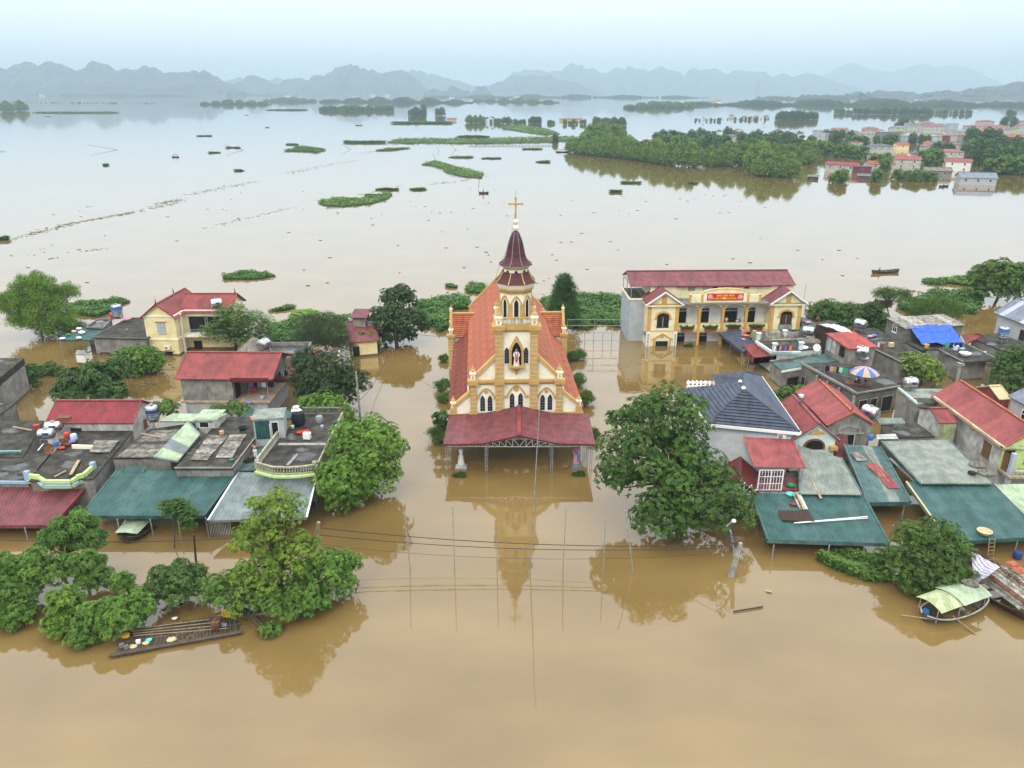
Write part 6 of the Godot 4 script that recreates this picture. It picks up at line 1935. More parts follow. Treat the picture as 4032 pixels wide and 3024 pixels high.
	tree("feathery_tree", "greyish green feathery tree behind the wet flat roof", V(-29.3, 0, -115.3), [[V(-29, 4.4, -113.5), V(4.4, 2.8, 3.4)], [V(-30.4, 3, -112), V(3.4, 1.8, 2.6)], [V(-25.8, 1.8, -112.8), V(2.0, 1.6, 1.8)]], 14, 2900, "fine", 0.3, 0.06, G(0.035, 0.065, 0.035), G(0.07, 0.115, 0.06), 0.25)
	tree("feathery_tree", "soft green feathery tree hiding the right side of yellow house", V(-44.8, 0, -118.3), [[V(-43.5, 5, -116.3), V(3.0, 2.8, 2.6)], [V(-40.8, 4, -116.9), V(3.4, 2.6, 2.8)], [V(-46, 3, -116), V(3.0, 2.0, 2.4)], [V(-41.4, 2, -116.1), V(3.6, 1.4, 2.4)]], 14, 3600, "frond", 0.22, 0.1, G(0.07, 0.17, 0.05), G(0.14, 0.29, 0.08), 0.25)
	tree("bush", "light green bush before the small maroon roofed house", V(-23.5, 0, -118.3), [[V(-22.9, 1.6, -116.4), V(2.2, 1.9, 1.8)], [V(-22, 0.7, -116.6), V(1.2, 0.7, 1.0)]], 12, 800, "star", 0.36, 0.15, G(0.05, 0.13, 0.03), G(0.12, 0.28, 0.05), 0.12, {"cat": "bush"})
	tree("bamboo_clump", "tall feathery bamboo clump at the far left river edge", V(-79.7, 0, -124.8), [[V(-79.5, 8.4, -125.4), V(3.4, 2.2, 2.8)], [V(-79.7, 5.4, -124.8), V(6.0, 3.2, 4.0)], [V(-76, 6.8, -127.8), V(2.6, 1.3, 2.0)], [V(-84.2, 5.2, -125.6), V(3.0, 2.2, 2.4)], [V(-77.4, 2.6, -124.2), V(5.4, 2.4, 3.4)], [V(-81.7, 3, -123.5), V(2.4, 1.5, 2.0)]], 14, 6200, "fine", 0.46, 0.11, G(0.09, 0.22, 0.045), G(0.2, 0.4, 0.075), 0.2, {"limbs": 1, "fork": 0.2})
	tree("bush", "low dark bush between bamboo clump and teal porch", V(-76.2, 0, -125.5), [[V(-75.5, 0.9, -124.5), V(4.6, 1.4, 2.0)]], 14, 900, "fine", 0.4, 0.1, G(0.045, 0.1, 0.03), G(0.09, 0.17, 0.04), 0.0, {"cat": "bush"})
	tree("round_bush", "dense round green bush standing in water before the yellow house", V(-55.4, 0, -107.7), [[V(-54.7, 1.6, -106.7), V(4.3, 2.6, 3.0)]], 34, 1900, "star", 0.34, 0.15, G(0.055, 0.15, 0.03), G(0.14, 0.31, 0.05), 0.2, {"knob": 0.25, "core": 0.8, "cat": "bush"})
	tree("broad_leaf_tree", "dark broad leaved tree behind the dark red street roof", V(-55.96, 0, -94.7), [[V(-55.46, 3.6, -94.22), V(3.6, 2.0, 2.8)], [V(-54.44, 3.2, -97.48), V(3.6, 1.7, 2.4)], [V(-54.65, 2.2, -93.27), V(5.2, 1.2, 2.6)], [V(-58.14, 2.4, -93.17), V(1.8, 0.8, 1.4)]], 12, 1700, "star", 0.6, 0.26, G(0.03, 0.085, 0.025), G(0.07, 0.165, 0.04), 0.2, {"inner": 0.2})
	tree("bush", "small bush leaning out of water at left beside mossy house", V(-68.7, 0, -102.4), [[V(-67.6, 1.4, -101), V(1.8, 1.9, 1.8)]], 10, 500, "star", 0.36, 0.15, dk, md, 0.1, {"cat": "bush"})
	tree("bush", "low spreading bush in water right of the mossy left house", V(-68.6, 0, -106.2), [[V(-68.2, 0.5, -105.8), V(3.4, 1.2, 1.6)]], 10, 520, "star", 0.36, 0.15, dk, md, 0.0, {"cat": "bush"})
	tree("conifer", "tall dense thuja conifer rising behind the church", V(8.9, 0, -129.1), [[V(8.9, 1.8, -128.6), V(3.0, 2.6, 2.4)], [V(8.9, 4.2, -128.8), V(2.7, 2.4, 2.2)], [V(8.9, 6.5, -128.7), V(2.2, 2.0, 1.9)], [V(8.9, 8.4, -128.1), V(1.4, 1.6, 1.3)], [V(8.9, 9.3, -126.9), V(0.7, 0.8, 0.7)]], 16, 3000, "fine", 0.4, 0.14, G(0.03, 0.1, 0.03), G(0.07, 0.2, 0.045), 0.25)
	tree("round_tree", "dense dark green tree at the water edge beside the covered boat", V(34.9, 0, -53.96), [[V(35.55, 2.6, -55.64), V(3.4, 2.9, 2.8)], [V(33.89, 1.8, -54.4), V(3.2, 1.9, 2.3)], [V(35.89, 1.5, -54.16), V(2.6, 1.7, 2.2)], [V(32.22, 1.4, -56.21), V(1.3, 1.1, 1.1)], [V(34, 0.7, -53.81), V(2.4, 0.9, 1.6)]], 16, 3000, "star", 0.36, 0.13, G(0.035, 0.09, 0.022), G(0.085, 0.19, 0.035), 0.3)
	tree("papaya_tree", "yellow green flowering tree before the long dark roof", V(58.4, 0, -102.7), [[V(57.1, 2.6, -101.9), V(3.0, 1.7, 2.4)], [V(58, 1.8, -100.9), V(2.6, 1.4, 2.0)], [V(56.3, 3.2, -103.8), V(1.2, 0.9, 1.1)]], 14, 1300, "star", 0.42, 0.17, G(0.07, 0.16, 0.03), G(0.2, 0.34, 0.08), 0.14, {"limbs": 3})
	tree("dark_tree", "dark green tree at the right picture edge below the grey house", V(69.57, 0, -98.96), [[V(70.3, 3.6, -101), V(3.2, 2.2, 2.8)], [V(69.02, 2, -99.26), V(3.4, 2.4, 2.8)]], 15, 1700, "star", 0.4, 0.16, dk, md, 0.25)
	tree("broad_leaf_tree", "large leafy tree at upper right behind the grey house", V(99.3, 0, -153), [[V(93.7, 5.4, -147.5), V(5.0, 2.6, 3.6)], [V(95.6, 4.4, -145.4), V(5.0, 2.4, 3.4)], [V(94.6, 2.4, -146.6), V(6.0, 2.2, 3.6)], [V(98.7, 5, -146.8), V(3.0, 3.0, 2.8)], [V(93.2, 4, -152), V(2.2, 0.9, 1.6)]], 13, 2700, "star", 0.62, 0.24, G(0.045, 0.12, 0.028), G(0.11, 0.23, 0.045), 0.35)
	tree("thin_tree", "thin bare limbed tree by the moored boat at upper right", V(68.7, 0, -134.9), [[V(66.7, 4.6, -135), V(2.0, 1.3, 1.6)], [V(69.5, 4, -136), V(3.2, 1.1, 2.0)], [V(67, 2, -135.4), V(0.9, 0.5, 0.8)]], 10, 700, "fine", 0.4, 0.12, G(0.05, 0.12, 0.03), G(0.1, 0.2, 0.05), 0.14, {"limbs": 1})
	tree("cone_bush", "dark vine covered cone shaped bush behind the long roof", V(62.2, 0, -127.8), [[V(61.6, 1.6, -127), V(3.2, 2.6, 2.4)], [V(61, 3.6, -126.5), V(1.7, 2.2, 1.6)], [V(63.1, 1.2, -127.2), V(2.8, 1.5, 2.0)]], 13, 1500, "star", 0.4, 0.17, G(0.025, 0.07, 0.022), G(0.06, 0.14, 0.03), 0.0, {"cat": "bush"})
	tree("bush", "light feathery bush behind the blue tarp house", V(77.8, 0, -136.2), [[V(75.6, 1.9, -132.6), V(5.4, 2.6, 2.8)]], 16, 1100, "fine", 0.5, 0.12, G(0.06, 0.14, 0.03), G(0.1, 0.22, 0.04), 0.0, {"cat": "bush"})
	tree("shrub_row", "leafy green shrubs along the river right of the village hall", V(58.7, 0, -134.3), [[V(56.7, 1.4, -135), V(4.0, 2.0, 2.4)], [V(59.1, 1.4, -133.8), V(4.4, 1.8, 2.4)], [V(61.8, 1.2, -133.2), V(4.0, 1.6, 2.4)]], 13, 1700, "star", 0.42, 0.17, G(0.04, 0.11, 0.028), G(0.1, 0.22, 0.045), 0.0, {"cat": "bush"})
	tree("bush", "shrubs between the blue roofed villa and grey house walls", V(37.05, 0, -94.46), [[V(36.24, 1.5, -93.02), V(3.0, 1.6, 1.6)], [V(37.8, 1.6, -93.74), V(1.4, 1.3, 1.2)]], 12, 900, "star", 0.32, 0.14, G(0.045, 0.12, 0.028), G(0.1, 0.23, 0.04), 0.0, {"cat": "bush"})
	tree("bush", "small bush in the yard behind the upright steel tank", V(-45.09, 0, -92.1), [[V(-42.68, 2.2, -87.23), V(1.8, 1.5, 1.5)]], 10, 450, "star", 0.3, 0.13, G(0.05, 0.13, 0.03), G(0.12, 0.27, 0.05), 0.0, {"cat": "bush"})
	tree("bush", "leafy creeper bush behind the left teal shed roof", V(-35.86, 0, -90.74), [[V(-33.2, 3.4, -83.78), V(2.6, 1.2, 1.4)]], 10, 500, "star", 0.3, 0.12, G(0.05, 0.13, 0.03), G(0.11, 0.25, 0.05), 0.0, {"cat": "bush"})
	# shrubs standing in water beside the church
	var sh := [[V(-10.5, 0, -111.6), 0.9, "small shrub in water at the upper left side of the church"], [V(-9.54, 0, -99.41), 1.5, "sparse grey green shrub in water left of the church aisle"], [V(-9.15, 0, -95.3), 1.0, "tiny round shrub in water left of the church front"], [V(-8.55, 0, -83.04), 2.0, "leafy bush in water at the left corner of the maroon canopy"], [V(8.9, 0, -111.8), 1.3, "left one of two bushes in water at the upper right of the church"], [V(10.3, 0, -112.6), 1.5, "right one of two bushes in water at the upper right of the church"], [V(9.2, 0, -101.1), 1.6, "feathery bush in water midway along the church right side"], [V(9.76, 0, -94.36), 1.7, "feathery bush in water at the church right front corner"], [V(9.7, 0, -83.64), 1.1, "dark bush half hidden behind the canopy right edge"]]
	for s in sh:
		var p: Vector3 = s[0]
		var r: float = s[1] * 0.78
		tree("bush", s[2], p, [[p + V(0, r * 0.55, 0), V(r, r * 0.85, r)]], 8, int(220 + 160 * r), "fine", 0.3, 0.1, G(0.05, 0.12, 0.03), G(0.12, 0.25, 0.05), 0.0, {"cat": "bush", "inner": 0.5})
	tree("slim_tree", "slim little tree standing above the bush at the canopy left", V(-8.66, 0, -85.8), [[V(-8.22, 3.6, -82.08), V(1.0, 0.6, 0.8)], [V(-8.79, 2.6, -82.5), V(0.6, 0.4, 0.5)], [V(-7.84, 2.6, -82.34), V(0.6, 0.4, 0.5)]], 6, 200, "star", 0.34, 0.16, dk, md, 0.06, {"limbs": 1, "fork": 0.7})
	for s in [[V(28.7, 0, -118.9), "leafy sprig in water before the village hall arcade"], [V(-5.58, 0, -74.09), "sunken plant tuft below the left canopy statue"], [V(7.22, 0, -74.34), "sunken plant tuft below the right canopy statue"]]:
		var p: Vector3 = s[0]
		tree("water_plant", s[1], p, [[p + V(0, 0.12, 0), V(0.9, 0.3, 0.45)]], 5, 120, "star", 0.3, 0.12, G(0.03, 0.075, 0.02), G(0.06, 0.13, 0.03), 0.0, {"cat": "plant"})
# floating water hyacinth: leaves standing over an outline
func weed(called: String, label: String, poly: Array, n: int, size: float, tall: float, ca: Color, cb: Color, cat := "floating plants", group := "") -> Node3D:
	var c := Vector3.ZERO
	for p in poly: c += p / poly.size()
	var t := thing(called, label, cat, V(c.x, 0, c.z), 0.0, group)
	var b := mb()
	b.floor_plan(poly, -0.1, tall * 0.22)
	put("stems", b, M.weed, t)
	var p2 := PackedVector2Array()
	var lo := Vector2(1e9, 1e9)
	var hi := Vector2(-1e9, -1e9)
	for p in poly:
		var q := Vector2(p.x, p.z)
		p2.append(q)
		lo = lo.min(q); hi = hi.max(q)
	b = mb()
	b.tinted = true
	var nz := FastNoiseLite.new()
	nz.seed = n
	nz.frequency = 0.25 / maxf(size * 4.0, 0.5)
	var grow := size * 0.9
	var made := 0
	var tries := 0
	while made < n and tries < n * 6:
		tries += 1
		var q := Vector2(rf(lo.x, hi.x), rf(lo.y, hi.y))
		if not Geometry2D.is_point_in_polygon(q, p2): continue
		made += 1
		q += Vector2(rng.randfn(), rng.randfn()) * grow * 0.6
		var k := nz.get_noise_2d(q.x, q.y)
		var h := tall * clampf(0.7 + k * 0.9, 0.15, 1.4)
		b.col = ca.lerp(cb, clampf(0.5 + k * 0.5 + rf(-0.35, 0.35), 0, 1))
		var a := rf(0, TAU)
		for m in 3:
			var d := V(cos(a + m * 2.1), rf(0.3, 1.0), sin(a + m * 2.1)).normalized()
			b.leaf(V(q.x, h * rf(0.2, 1.3), q.y), d, (UP + rv() * 0.5).normalized(), size * rf(0.9, 1.5), size * 0.75)
	put("leaves", b, M.leaf, t)
	return t
func ellipse(c: Vector3, rx: float, rz: float, k := 16) -> Array:
	var out := []
	for i in k:
		var a := TAU * i / k
		var w := rf(0.8, 1.12)
		out.append(c + V(cos(a) * rx * w, 0, -sin(a) * rz * w))
	return out
func mats() -> void:
	var ca := G(0.03, 0.095, 0.026)
	var cb := G(0.12, 0.29, 0.075)
	var cl := G(0.2, 0.42, 0.09)
	weed("hyacinth_mat", "oval floating mat of dark green plants left of the church spire", ellipse(V(-58.9, 0, -168.9), 5.6, 4.0), 1500, 0.3, 0.5, ca, cb)
	weed("hyacinth_mat", "long comma shaped floating mat in the open water", [V(-71.4, 0, -289), V(-67, 0, -279.4), V(-59.9, 0, -277.1), V(-51.3, 0, -284.1), V(-47.4, 0, -296.6), V(-47.2, 0, -310.2), V(-50.3, 0, -316), V(-52.9, 0, -306), V(-57.2, 0, -297.9), V(-68, 0, -299.2)], 1500, 0.5, 0.7, ca, cl)
	weed("hyacinth_mat", "jagged chain of floating plants beside the bamboo stake", [V(-49.7, 0, -439), V(-44.5, 0, -436), V(-36.7, 0, -418), V(-32.1, 0, -394.2), V(-23.3, 0, -377), V(-14.3, 0, -370.9), V(-13.8, 0, -389.7), V(-22.9, 0, -411), V(-29.9, 0, -426), V(-44.4, 0, -462)], 1400, 0.6, 0.8, ca, cl)
	weed("hyacinth_mat", "wedge of floating plants beside the bamboo clump", [V(-84.5, 0, -142.4), V(-79.6, 0, -137.2), V(-75.6, 0, -136), V(-74.8, 0, -138.8), V(-75.4, 0, -144.5), V(-74.9, 0, -147), V(-78.5, 0, -148.1), V(-84.4, 0, -146.4)], 2200, 0.34, 0.6, ca, cb)
	weed("hyacinth_mat", "broad belt of floating plants behind the feathery grey tree", [V(-43.2, 0, -129.7), V(-40.3, 0, -122.9), V(-38, 0, -119.8), V(-32, 0, -120), V(-26.9, 0, -122.4), V(-27.2, 0, -129.1), V(-29.2, 0, -135.2), V(-34.7, 0, -136.2), V(-38.1, 0, -135.2), V(-40.7, 0, -131.8)], 3400, 0.36, 0.7, ca, cb)
	weed("hyacinth_mat", "pale green patch of plants at the river edge left of church", [V(-40.6, 0, -135.2), V(-36.4, 0, -134.9), V(-35.9, 0, -138.5), V(-38.2, 0, -140.7), V(-40.1, 0, -138.8)], 700, 0.34, 0.5, cb, cl)
	weed("hyacinth_mat", "thin streak of floating plants left of the church", [V(-45.7, 0, -139.5), V(-43.4, 0, -140.2), V(-41.2, 0, -142.3), V(-43.1, 0, -143.3), V(-44, 0, -141.2)], 300, 0.34, 0.4, ca, cb)
	weed("hyacinth_mat", "clumpy belt of plants between the dark tree and the church", [V(-18.9, 0, -143.7), V(-17.3, 0, -133), V(-15.6, 0, -130.7), V(-13.9, 0, -130.2), V(-12.3, 0, -126.4), V(-10.9, 0, -129.1), V(-11.6, 0, -141), V(-7.9, 0, -141.7), V(-8.4, 0, -148.2), V(-12.5, 0, -150.3), V(-15.6, 0, -147.8)], 2600, 0.4, 0.9, ca, cb)
	weed("hyacinth_mat", "wide belt of floating plants right of the church", [V(5.4, 0, -147.8), V(6.7, 0, -141), V(8.1, 0, -134.8), V(11, 0, -129.1), V(13, 0, -127.7), V(15.5, 0, -131.9), V(19, 0, -129.1), V(22.1, 0, -150.7), V(18.1, 0, -151.4), V(14.2, 0, -151.8), V(8, 0, -149.9)], 3600, 0.4, 0.8, ca, cb)
	weed("hyacinth_mat", "small clump of floating plants behind the church roof", [V(-9.8, 0, -156.7), V(-9, 0, -153.6), V(-6.2, 0, -152.9), V(-5, 0, -156.7), V(-6.1, 0, -160.7), V(-8.9, 0, -161.6)], 420, 0.36, 0.6, ca, cb)
	weed("hyacinth_mat", "two thin tufts floating left of the church roof", [V(-14.1, 0, -159.1), V(-11.8, 0, -157.7), V(-11.5, 0, -159.5), V(-13.7, 0, -160.7)], 150, 0.3, 0.4, ca, cb)
	weed("hyacinth_mat", "shore plants right of the village hall", [V(54.8, 0, -137.4), V(55.9, 0, -133.7), V(58.7, 0, -130.1), V(63.2, 0, -132.5), V(67, 0, -142.1), V(60.2, 0, -144.2), V(56.7, 0, -140.7)], 2000, 0.4, 0.8, ca, cb)
	weed("hyacinth_mat", "long ragged plant belt before the grey house at right", [V(74.2, 0, -144.2), V(73.6, 0, -140.7), V(74.2, 0, -137.4), V(78.3, 0, -140.7), V(82.7, 0, -139.4), V(85.5, 0, -137.4), V(93.8, 0, -149.2), V(95.1, 0, -154.6), V(85.9, 0, -154.2), V(80.3, 0, -148.5)], 3200, 0.42, 0.9, ca, cb)
	weed("hyacinth_mat", "pointed plant spit at the upper right", [V(93.3, 0, -164.3), V(94, 0, -161.7), V(96.1, 0, -160), V(98.5, 0, -159.1), V(102.7, 0, -167), V(97.5, 0, -166.4)], 900, 0.42, 0.6, ca, cl)
	weed("hyacinth_mat", "small round tuft floating left of the plant spit", ellipse(V(91.2, 0, -163.2), 2.6, 2.4), 220, 0.4, 0.5, ca, cb)
	weed("plant_bank", "grassy bank of low plants below the front teal canopy", [V(26.98, 0, -58.21), V(28.19, 0, -56.5), V(29.47, 0, -55.63), V(30.21, 0, -54.99), V(31.8, 0, -54.96), V(32.83, 0, -56.33), V(32.46, 0, -57.57), V(31.14, 0, -58.12), V(29.87, 0, -59.14), V(28.36, 0, -59.08)], 2600, 0.24, 0.6, G(0.05, 0.13, 0.03), G(0.11, 0.25, 0.045))
	weed("hyacinth_mat", "low bright plants along the bridge bank", [V(-97, 0, -623), V(-83, 0, -614), V(-61, 0, -619), V(-25.9, 0, -612), V(19.9, 0, -626), V(52.6, 0, -645), V(55, 0, -706), V(34.8, 0, -695), V(2.7, 0, -685), V(-28.1, 0, -664), V(-59.7, 0, -674), V(-95, 0, -668)], 1700, 1.1, 0.9, ca, cl)
	weed("hyacinth_mat", "bright plant mat below the tree island", [V(-9.2, 0, -856), V(10.3, 0, -786), V(29.8, 0, -730), V(44.1, 0, -744), V(36, 0, -846), V(12, 0, -916), V(-4.8, 0, -908)], 1100, 1.1, 0.9, ca, cl)
	weed("hyacinth_mat", "two lobed floating mat left of the bridge bank", [V(-153, 0, -539), V(-143, 0, -537), V(-128, 0, -527), V(-127, 0, -548), V(-140, 0, -569), V(-155, 0, -580), V(-151, 0, -555)], 900, 0.8, 0.8, ca, cb)
	weed("hyacinth_mat", "thin dark floating streak below the bridge bank", [V(-92, 0, -540), V(-84, 0, -543), V(-71, 0, -565), V(-86, 0, -562)], 300, 0.8, 0.6, ca, cb)
	for s in [[V(-115, 0, -628), 17.0, 6.0, "flat oval mat beside the tip of the bridge bank"], [V(-164, 0, -602), 5.0, 3.0, "small dark mat above the two lobed mat"], [V(-30.9, 0, -487), 7.5, 4.0, "dark clump above the jagged plant chain"], [V(-12.4, 0, -479), 6.0, 2.5, "thin clump right of the jagged plant chain"], [V(17.7, 0, -455), 4.6, 2.8, "oval clump near the village shore"], [V(14.1, 0, -556), 7.0, 3.5, "pale bush clump near the moored barge"], [V(-38.8, 0, -326.6), 3.4, 2.2, "small clump right of the comma shaped mat"], [V(-54.1, 0, -306.2), 3.2, 1.8, "small clump above the comma shaped mat"], [V(-51.7, 0, -326.1), 4.6, 1.0, "thin streak above the comma shaped mat"], [V(-107, 0, -1002), 18.0, 4.0, "narrow mat left of the tree island"], [V(-34, 0, -697), 14.0, 3.0, "thin mat above the bridge bank"], [V(52.7, 0, -351.3), 4.6, 2.6, "small round clump in open water below the village"], [V(79.5, 0, -348.1), 2.0, 1.2, "tiny clump below the village shore reflection"], [V(41.7, 0, -318.4), 2.6, 1.0, "floating scrap near the village hall roof line"], [V(-272, 0, -714), 7.0, 2.6, "dark lozenge clump in the left open water"], [V(-194, 0, -523), 4.0, 2.4, "round clump right of the small covered boat"], [V(-139, 0, -405), 2.6, 1.4, "lone clump near the debris line"], [V(-222, 0, -436), 1.4, 1.2, "single dark clump in the left open water"], [V(-140.9, 0, -213.5), 1.5, 1.4, "green tuft at the left picture edge"], [V(-165, 0, -603), 4.6, 2.2, "dark mat left of the two lobed mat"], [V(-197, 0, -568), 5.0, 1.2, "streak of plants by the middle bamboo stake"], [V(-762, 0, -1420), 80.0, 16.0, "long pale mat in the far left water"], [V(-438, 0, -1597), 40.0, 7.0, "thin far mat left of the wooded island"], [V(-107, 0, -985), 40.0, 6.0, "far double mat below the lone trees"]]:
		var big: bool = s[1] > 12.0
		weed("hyacinth_mat", s[3], ellipse(s[0], s[1], s[2]), 700 if big else int(120 + s[1] * 40), 2.0 if s[1] > 30.0 else 1.0 if big else 0.5, 1.0 if big else 0.6, ca, cb)
	# lines of drifting scraps
	var t := thing("drifting_debris", "broken lines of plant scraps drifting across the open water", "debris")
	tag(t, "", "", "", "stuff")
	var b := mb()
	b.tinted = true
	for l in [[V(-138.4, 0, -210), V(-136.7, 0, -239.8), 200, 1.2], [V(-136.7, 0, -239.8), V(-128.3, 0, -263.9), 220, 1.0], [V(-127.1, 0, -265.5), V(-122.4, 0, -295), 120, 1.8], [V(-128, 0, -283.9), V(-125.8, 0, -296.9), 110, 1.2], [V(-128, 0, -309), V(-115.9, 0, -357.2), 150, 1.6], [V(-92.3, 0, -232.2), V(-77.3, 0, -276.9), 80, 0.8], [V(-110.7, 0, -393.7), V(-93, 0, -466), 150, 2.4], [V(-99, 0, -510), V(-91, 0, -541), 60, 2.4], [V(-60.7, 0, -308), V(-46.8, 0, -340.2), 50, 1.0], [V(-35.8, 0, -345.8), V(-19.8, 0, -363.5), 60, 1.0], [V(-13.4, 0, -376.4), V(-9.3, 0, -383.1), 14, 1.5], [V(-123.6, 0, -189.8), V(-121.2, 0, -204.1), 16, 3.0], [V(-109.8, 0, -197.6), V(-105.6, 0, -201.3), 40, 0.5], [V(-113.7, 0, -188.1), V(-112.8, 0, -188.9), 14, 0.4], [V(81.6, 0, -155.8), V(85.1, 0, -153.4), 60, 0.4], [V(-66.5, 0, -112.9), V(-61.2, 0, -112.9), 70, 1.6], [V(-59.3, 0, -104.7), V(-49.5, 0, -109.2), 60, 3.0], [V(-52.5, 0, -102), V(-50.6, 0, -102.4), 40, 0.4], [V(7.3, 0, -163.3), V(8.8, 0, -147.8), 14, 2.0], [V(-39.6, 0, -548), V(-35.5, 0, -548), 10, 0.6]]:
		for i in int(l[2] * 0.7):
			var f := rng.randf()
			var p: Vector3 = l[0].lerp(l[1], f) + V(rng.randfn(), 0, rng.randfn() * 1.6) * float(l[3])
			p.y = 0.03
			b.col = G(0.1, 0.12, 0.06).lerp(G(0.28, 0.26, 0.18), rng.randf())
			var w := rf(0.06, 0.3) * (1.5 if p.z < -220.0 else 1.0)
			var a := rf(-0.6, 0.6)
			b.box(p, V(w * 2.0, 0.08, w * 0.6), a)
	for i in 130:
		var p := V(rf(-170, 90), 0.03, rf(-330, -125))
		b.col = G(0.04, 0.05, 0.03).lerp(G(0.12, 0.11, 0.08), rng.randf())
		b.box(p, V(rf(0.3, 1.0), 0.1, rf(0.2, 0.5)), rf(-0.5, 0.5))
	put("scraps", b, M.leaf, t)
# a karst range: ridge points at one distance, given real depth, gullies and a rough skyline
func hills(label: String, pts: Array, deep: float, m: Material, sd: int) -> void:
	var nz := FastNoiseLite.new()
	nz.seed = sd
	nz.fractal_octaves = 4
	nz.frequency = 0.0035
	var n := 420
	var k := 16
	var z0: float = pts[0].z
	var rows := []
	var seg := 0
	for i in n + 1:
		var x := lerpf(pts[0].x, pts[-1].x, float(i) / n)
		while seg < pts.size() - 2 and pts[seg + 1].x < x: seg += 1
		var f := clampf((x - pts[seg].x) / maxf(1.0, pts[seg + 1].x - pts[seg].x), 0, 1)
		var top: float = lerpf(pts[seg].y, pts[seg + 1].y, f) + nz.get_noise_2d(x * 6.0, 5.0) * 13.0
		var row := []
		for j in k + 1:
			var t := float(j) / k * 2.0 - 1.0
			var h := top * pow(1.0 - absf(t), 0.55) + (nz.get_noise_2d(x, t * 700.0) * 55.0 * (1.0 - absf(t)) if absf(t) > 0.07 else 0.0)
			if absf(t) > 0.999: h = -4.0
			row.append(V(x + nz.get_noise_2d(t * 500.0, x) * 30.0 * (1.0 - absf(t)), maxf(h, -4.0), z0 - t * -deep))
		rows.append(row)
	var b := mb()
	for i in n:
		for j in k:
			b.q(rows[i][j + 1], rows[i + 1][j + 1], rows[i + 1][j], rows[i][j])
	tag(single("hills", b, m, label, "hills"), "", "", "", "structure")
func proto(called: String, lobes: Array, n: int, style: String, ln: float, wd: float, ca: Color, cb: Color, high: float) -> Node3D:
	var t := thing(called, "tree", "tree", Vector3.ZERO, 0.0, "", true)
	var b := mb()
	crown(b, lobes, n, style, ln, wd, ca, cb, 0.3)
	put("crown", b, M.leaf, t)
	b = mb()
	b.tube([V(0, -2, 0), V(0.1, high * 0.35, 0), V(0, high * 0.6, 0)], 0.22, 0.12, 6)
	put("trunk", b, M.bark, t)
	return t
var marks := []
func near(p: Vector3) -> String:
	var best := ""
	var far := 1e9
	for m in marks:
		var d: float = (m[0] - p).length()
		if d < far:
			far = d
			best = m[1]
	return best
var first := {}
func plant(p: Node3D, at: Vector3, size: float, label: String, group: String) -> void:
	var o: Node3D = p
	if first.has(p): o = copy(p, at, rf(0, TAU), label, size)
	else:
		first[p] = true
		o.position = at
		o.scale = Vector3.ONE * size
	o.rotation.y = rf(0, TAU)
	tag(o, label, "tree", group)
func far_house(label: String, a: Vector3, b: Vector3, dep: float, h: float, wall: Material, roof: String, rm: Material, o := {}) -> void:
	h *= 0.7
	var p := {"simple": true, "rise": 1.3, "over": 0.4, "stain": false}
	p.merge(o, true)
	var t := house("far_house", label, "house", a, b, dep, h, wall, roof, [rm], p)
	var ln: float = t.get_meta("len")
	var n := int(maxf(1.0, ln / 4.5))
	for i in n: win(t, "f", (i + 0.5) * ln / n - 0.5, h - 1.7, 0.8, 1.0, "hole", M.greypaint)
	if h > 4.2:
		for i in n: win(t, "f", (i + 0.5) * ln / n - 0.5, h - 4.2, 0.8, 1.0, "hole", M.greypaint)
	win(t, "l", dep * 0.45, h - 1.7, 0.8, 1.0, "hole", M.greypaint)
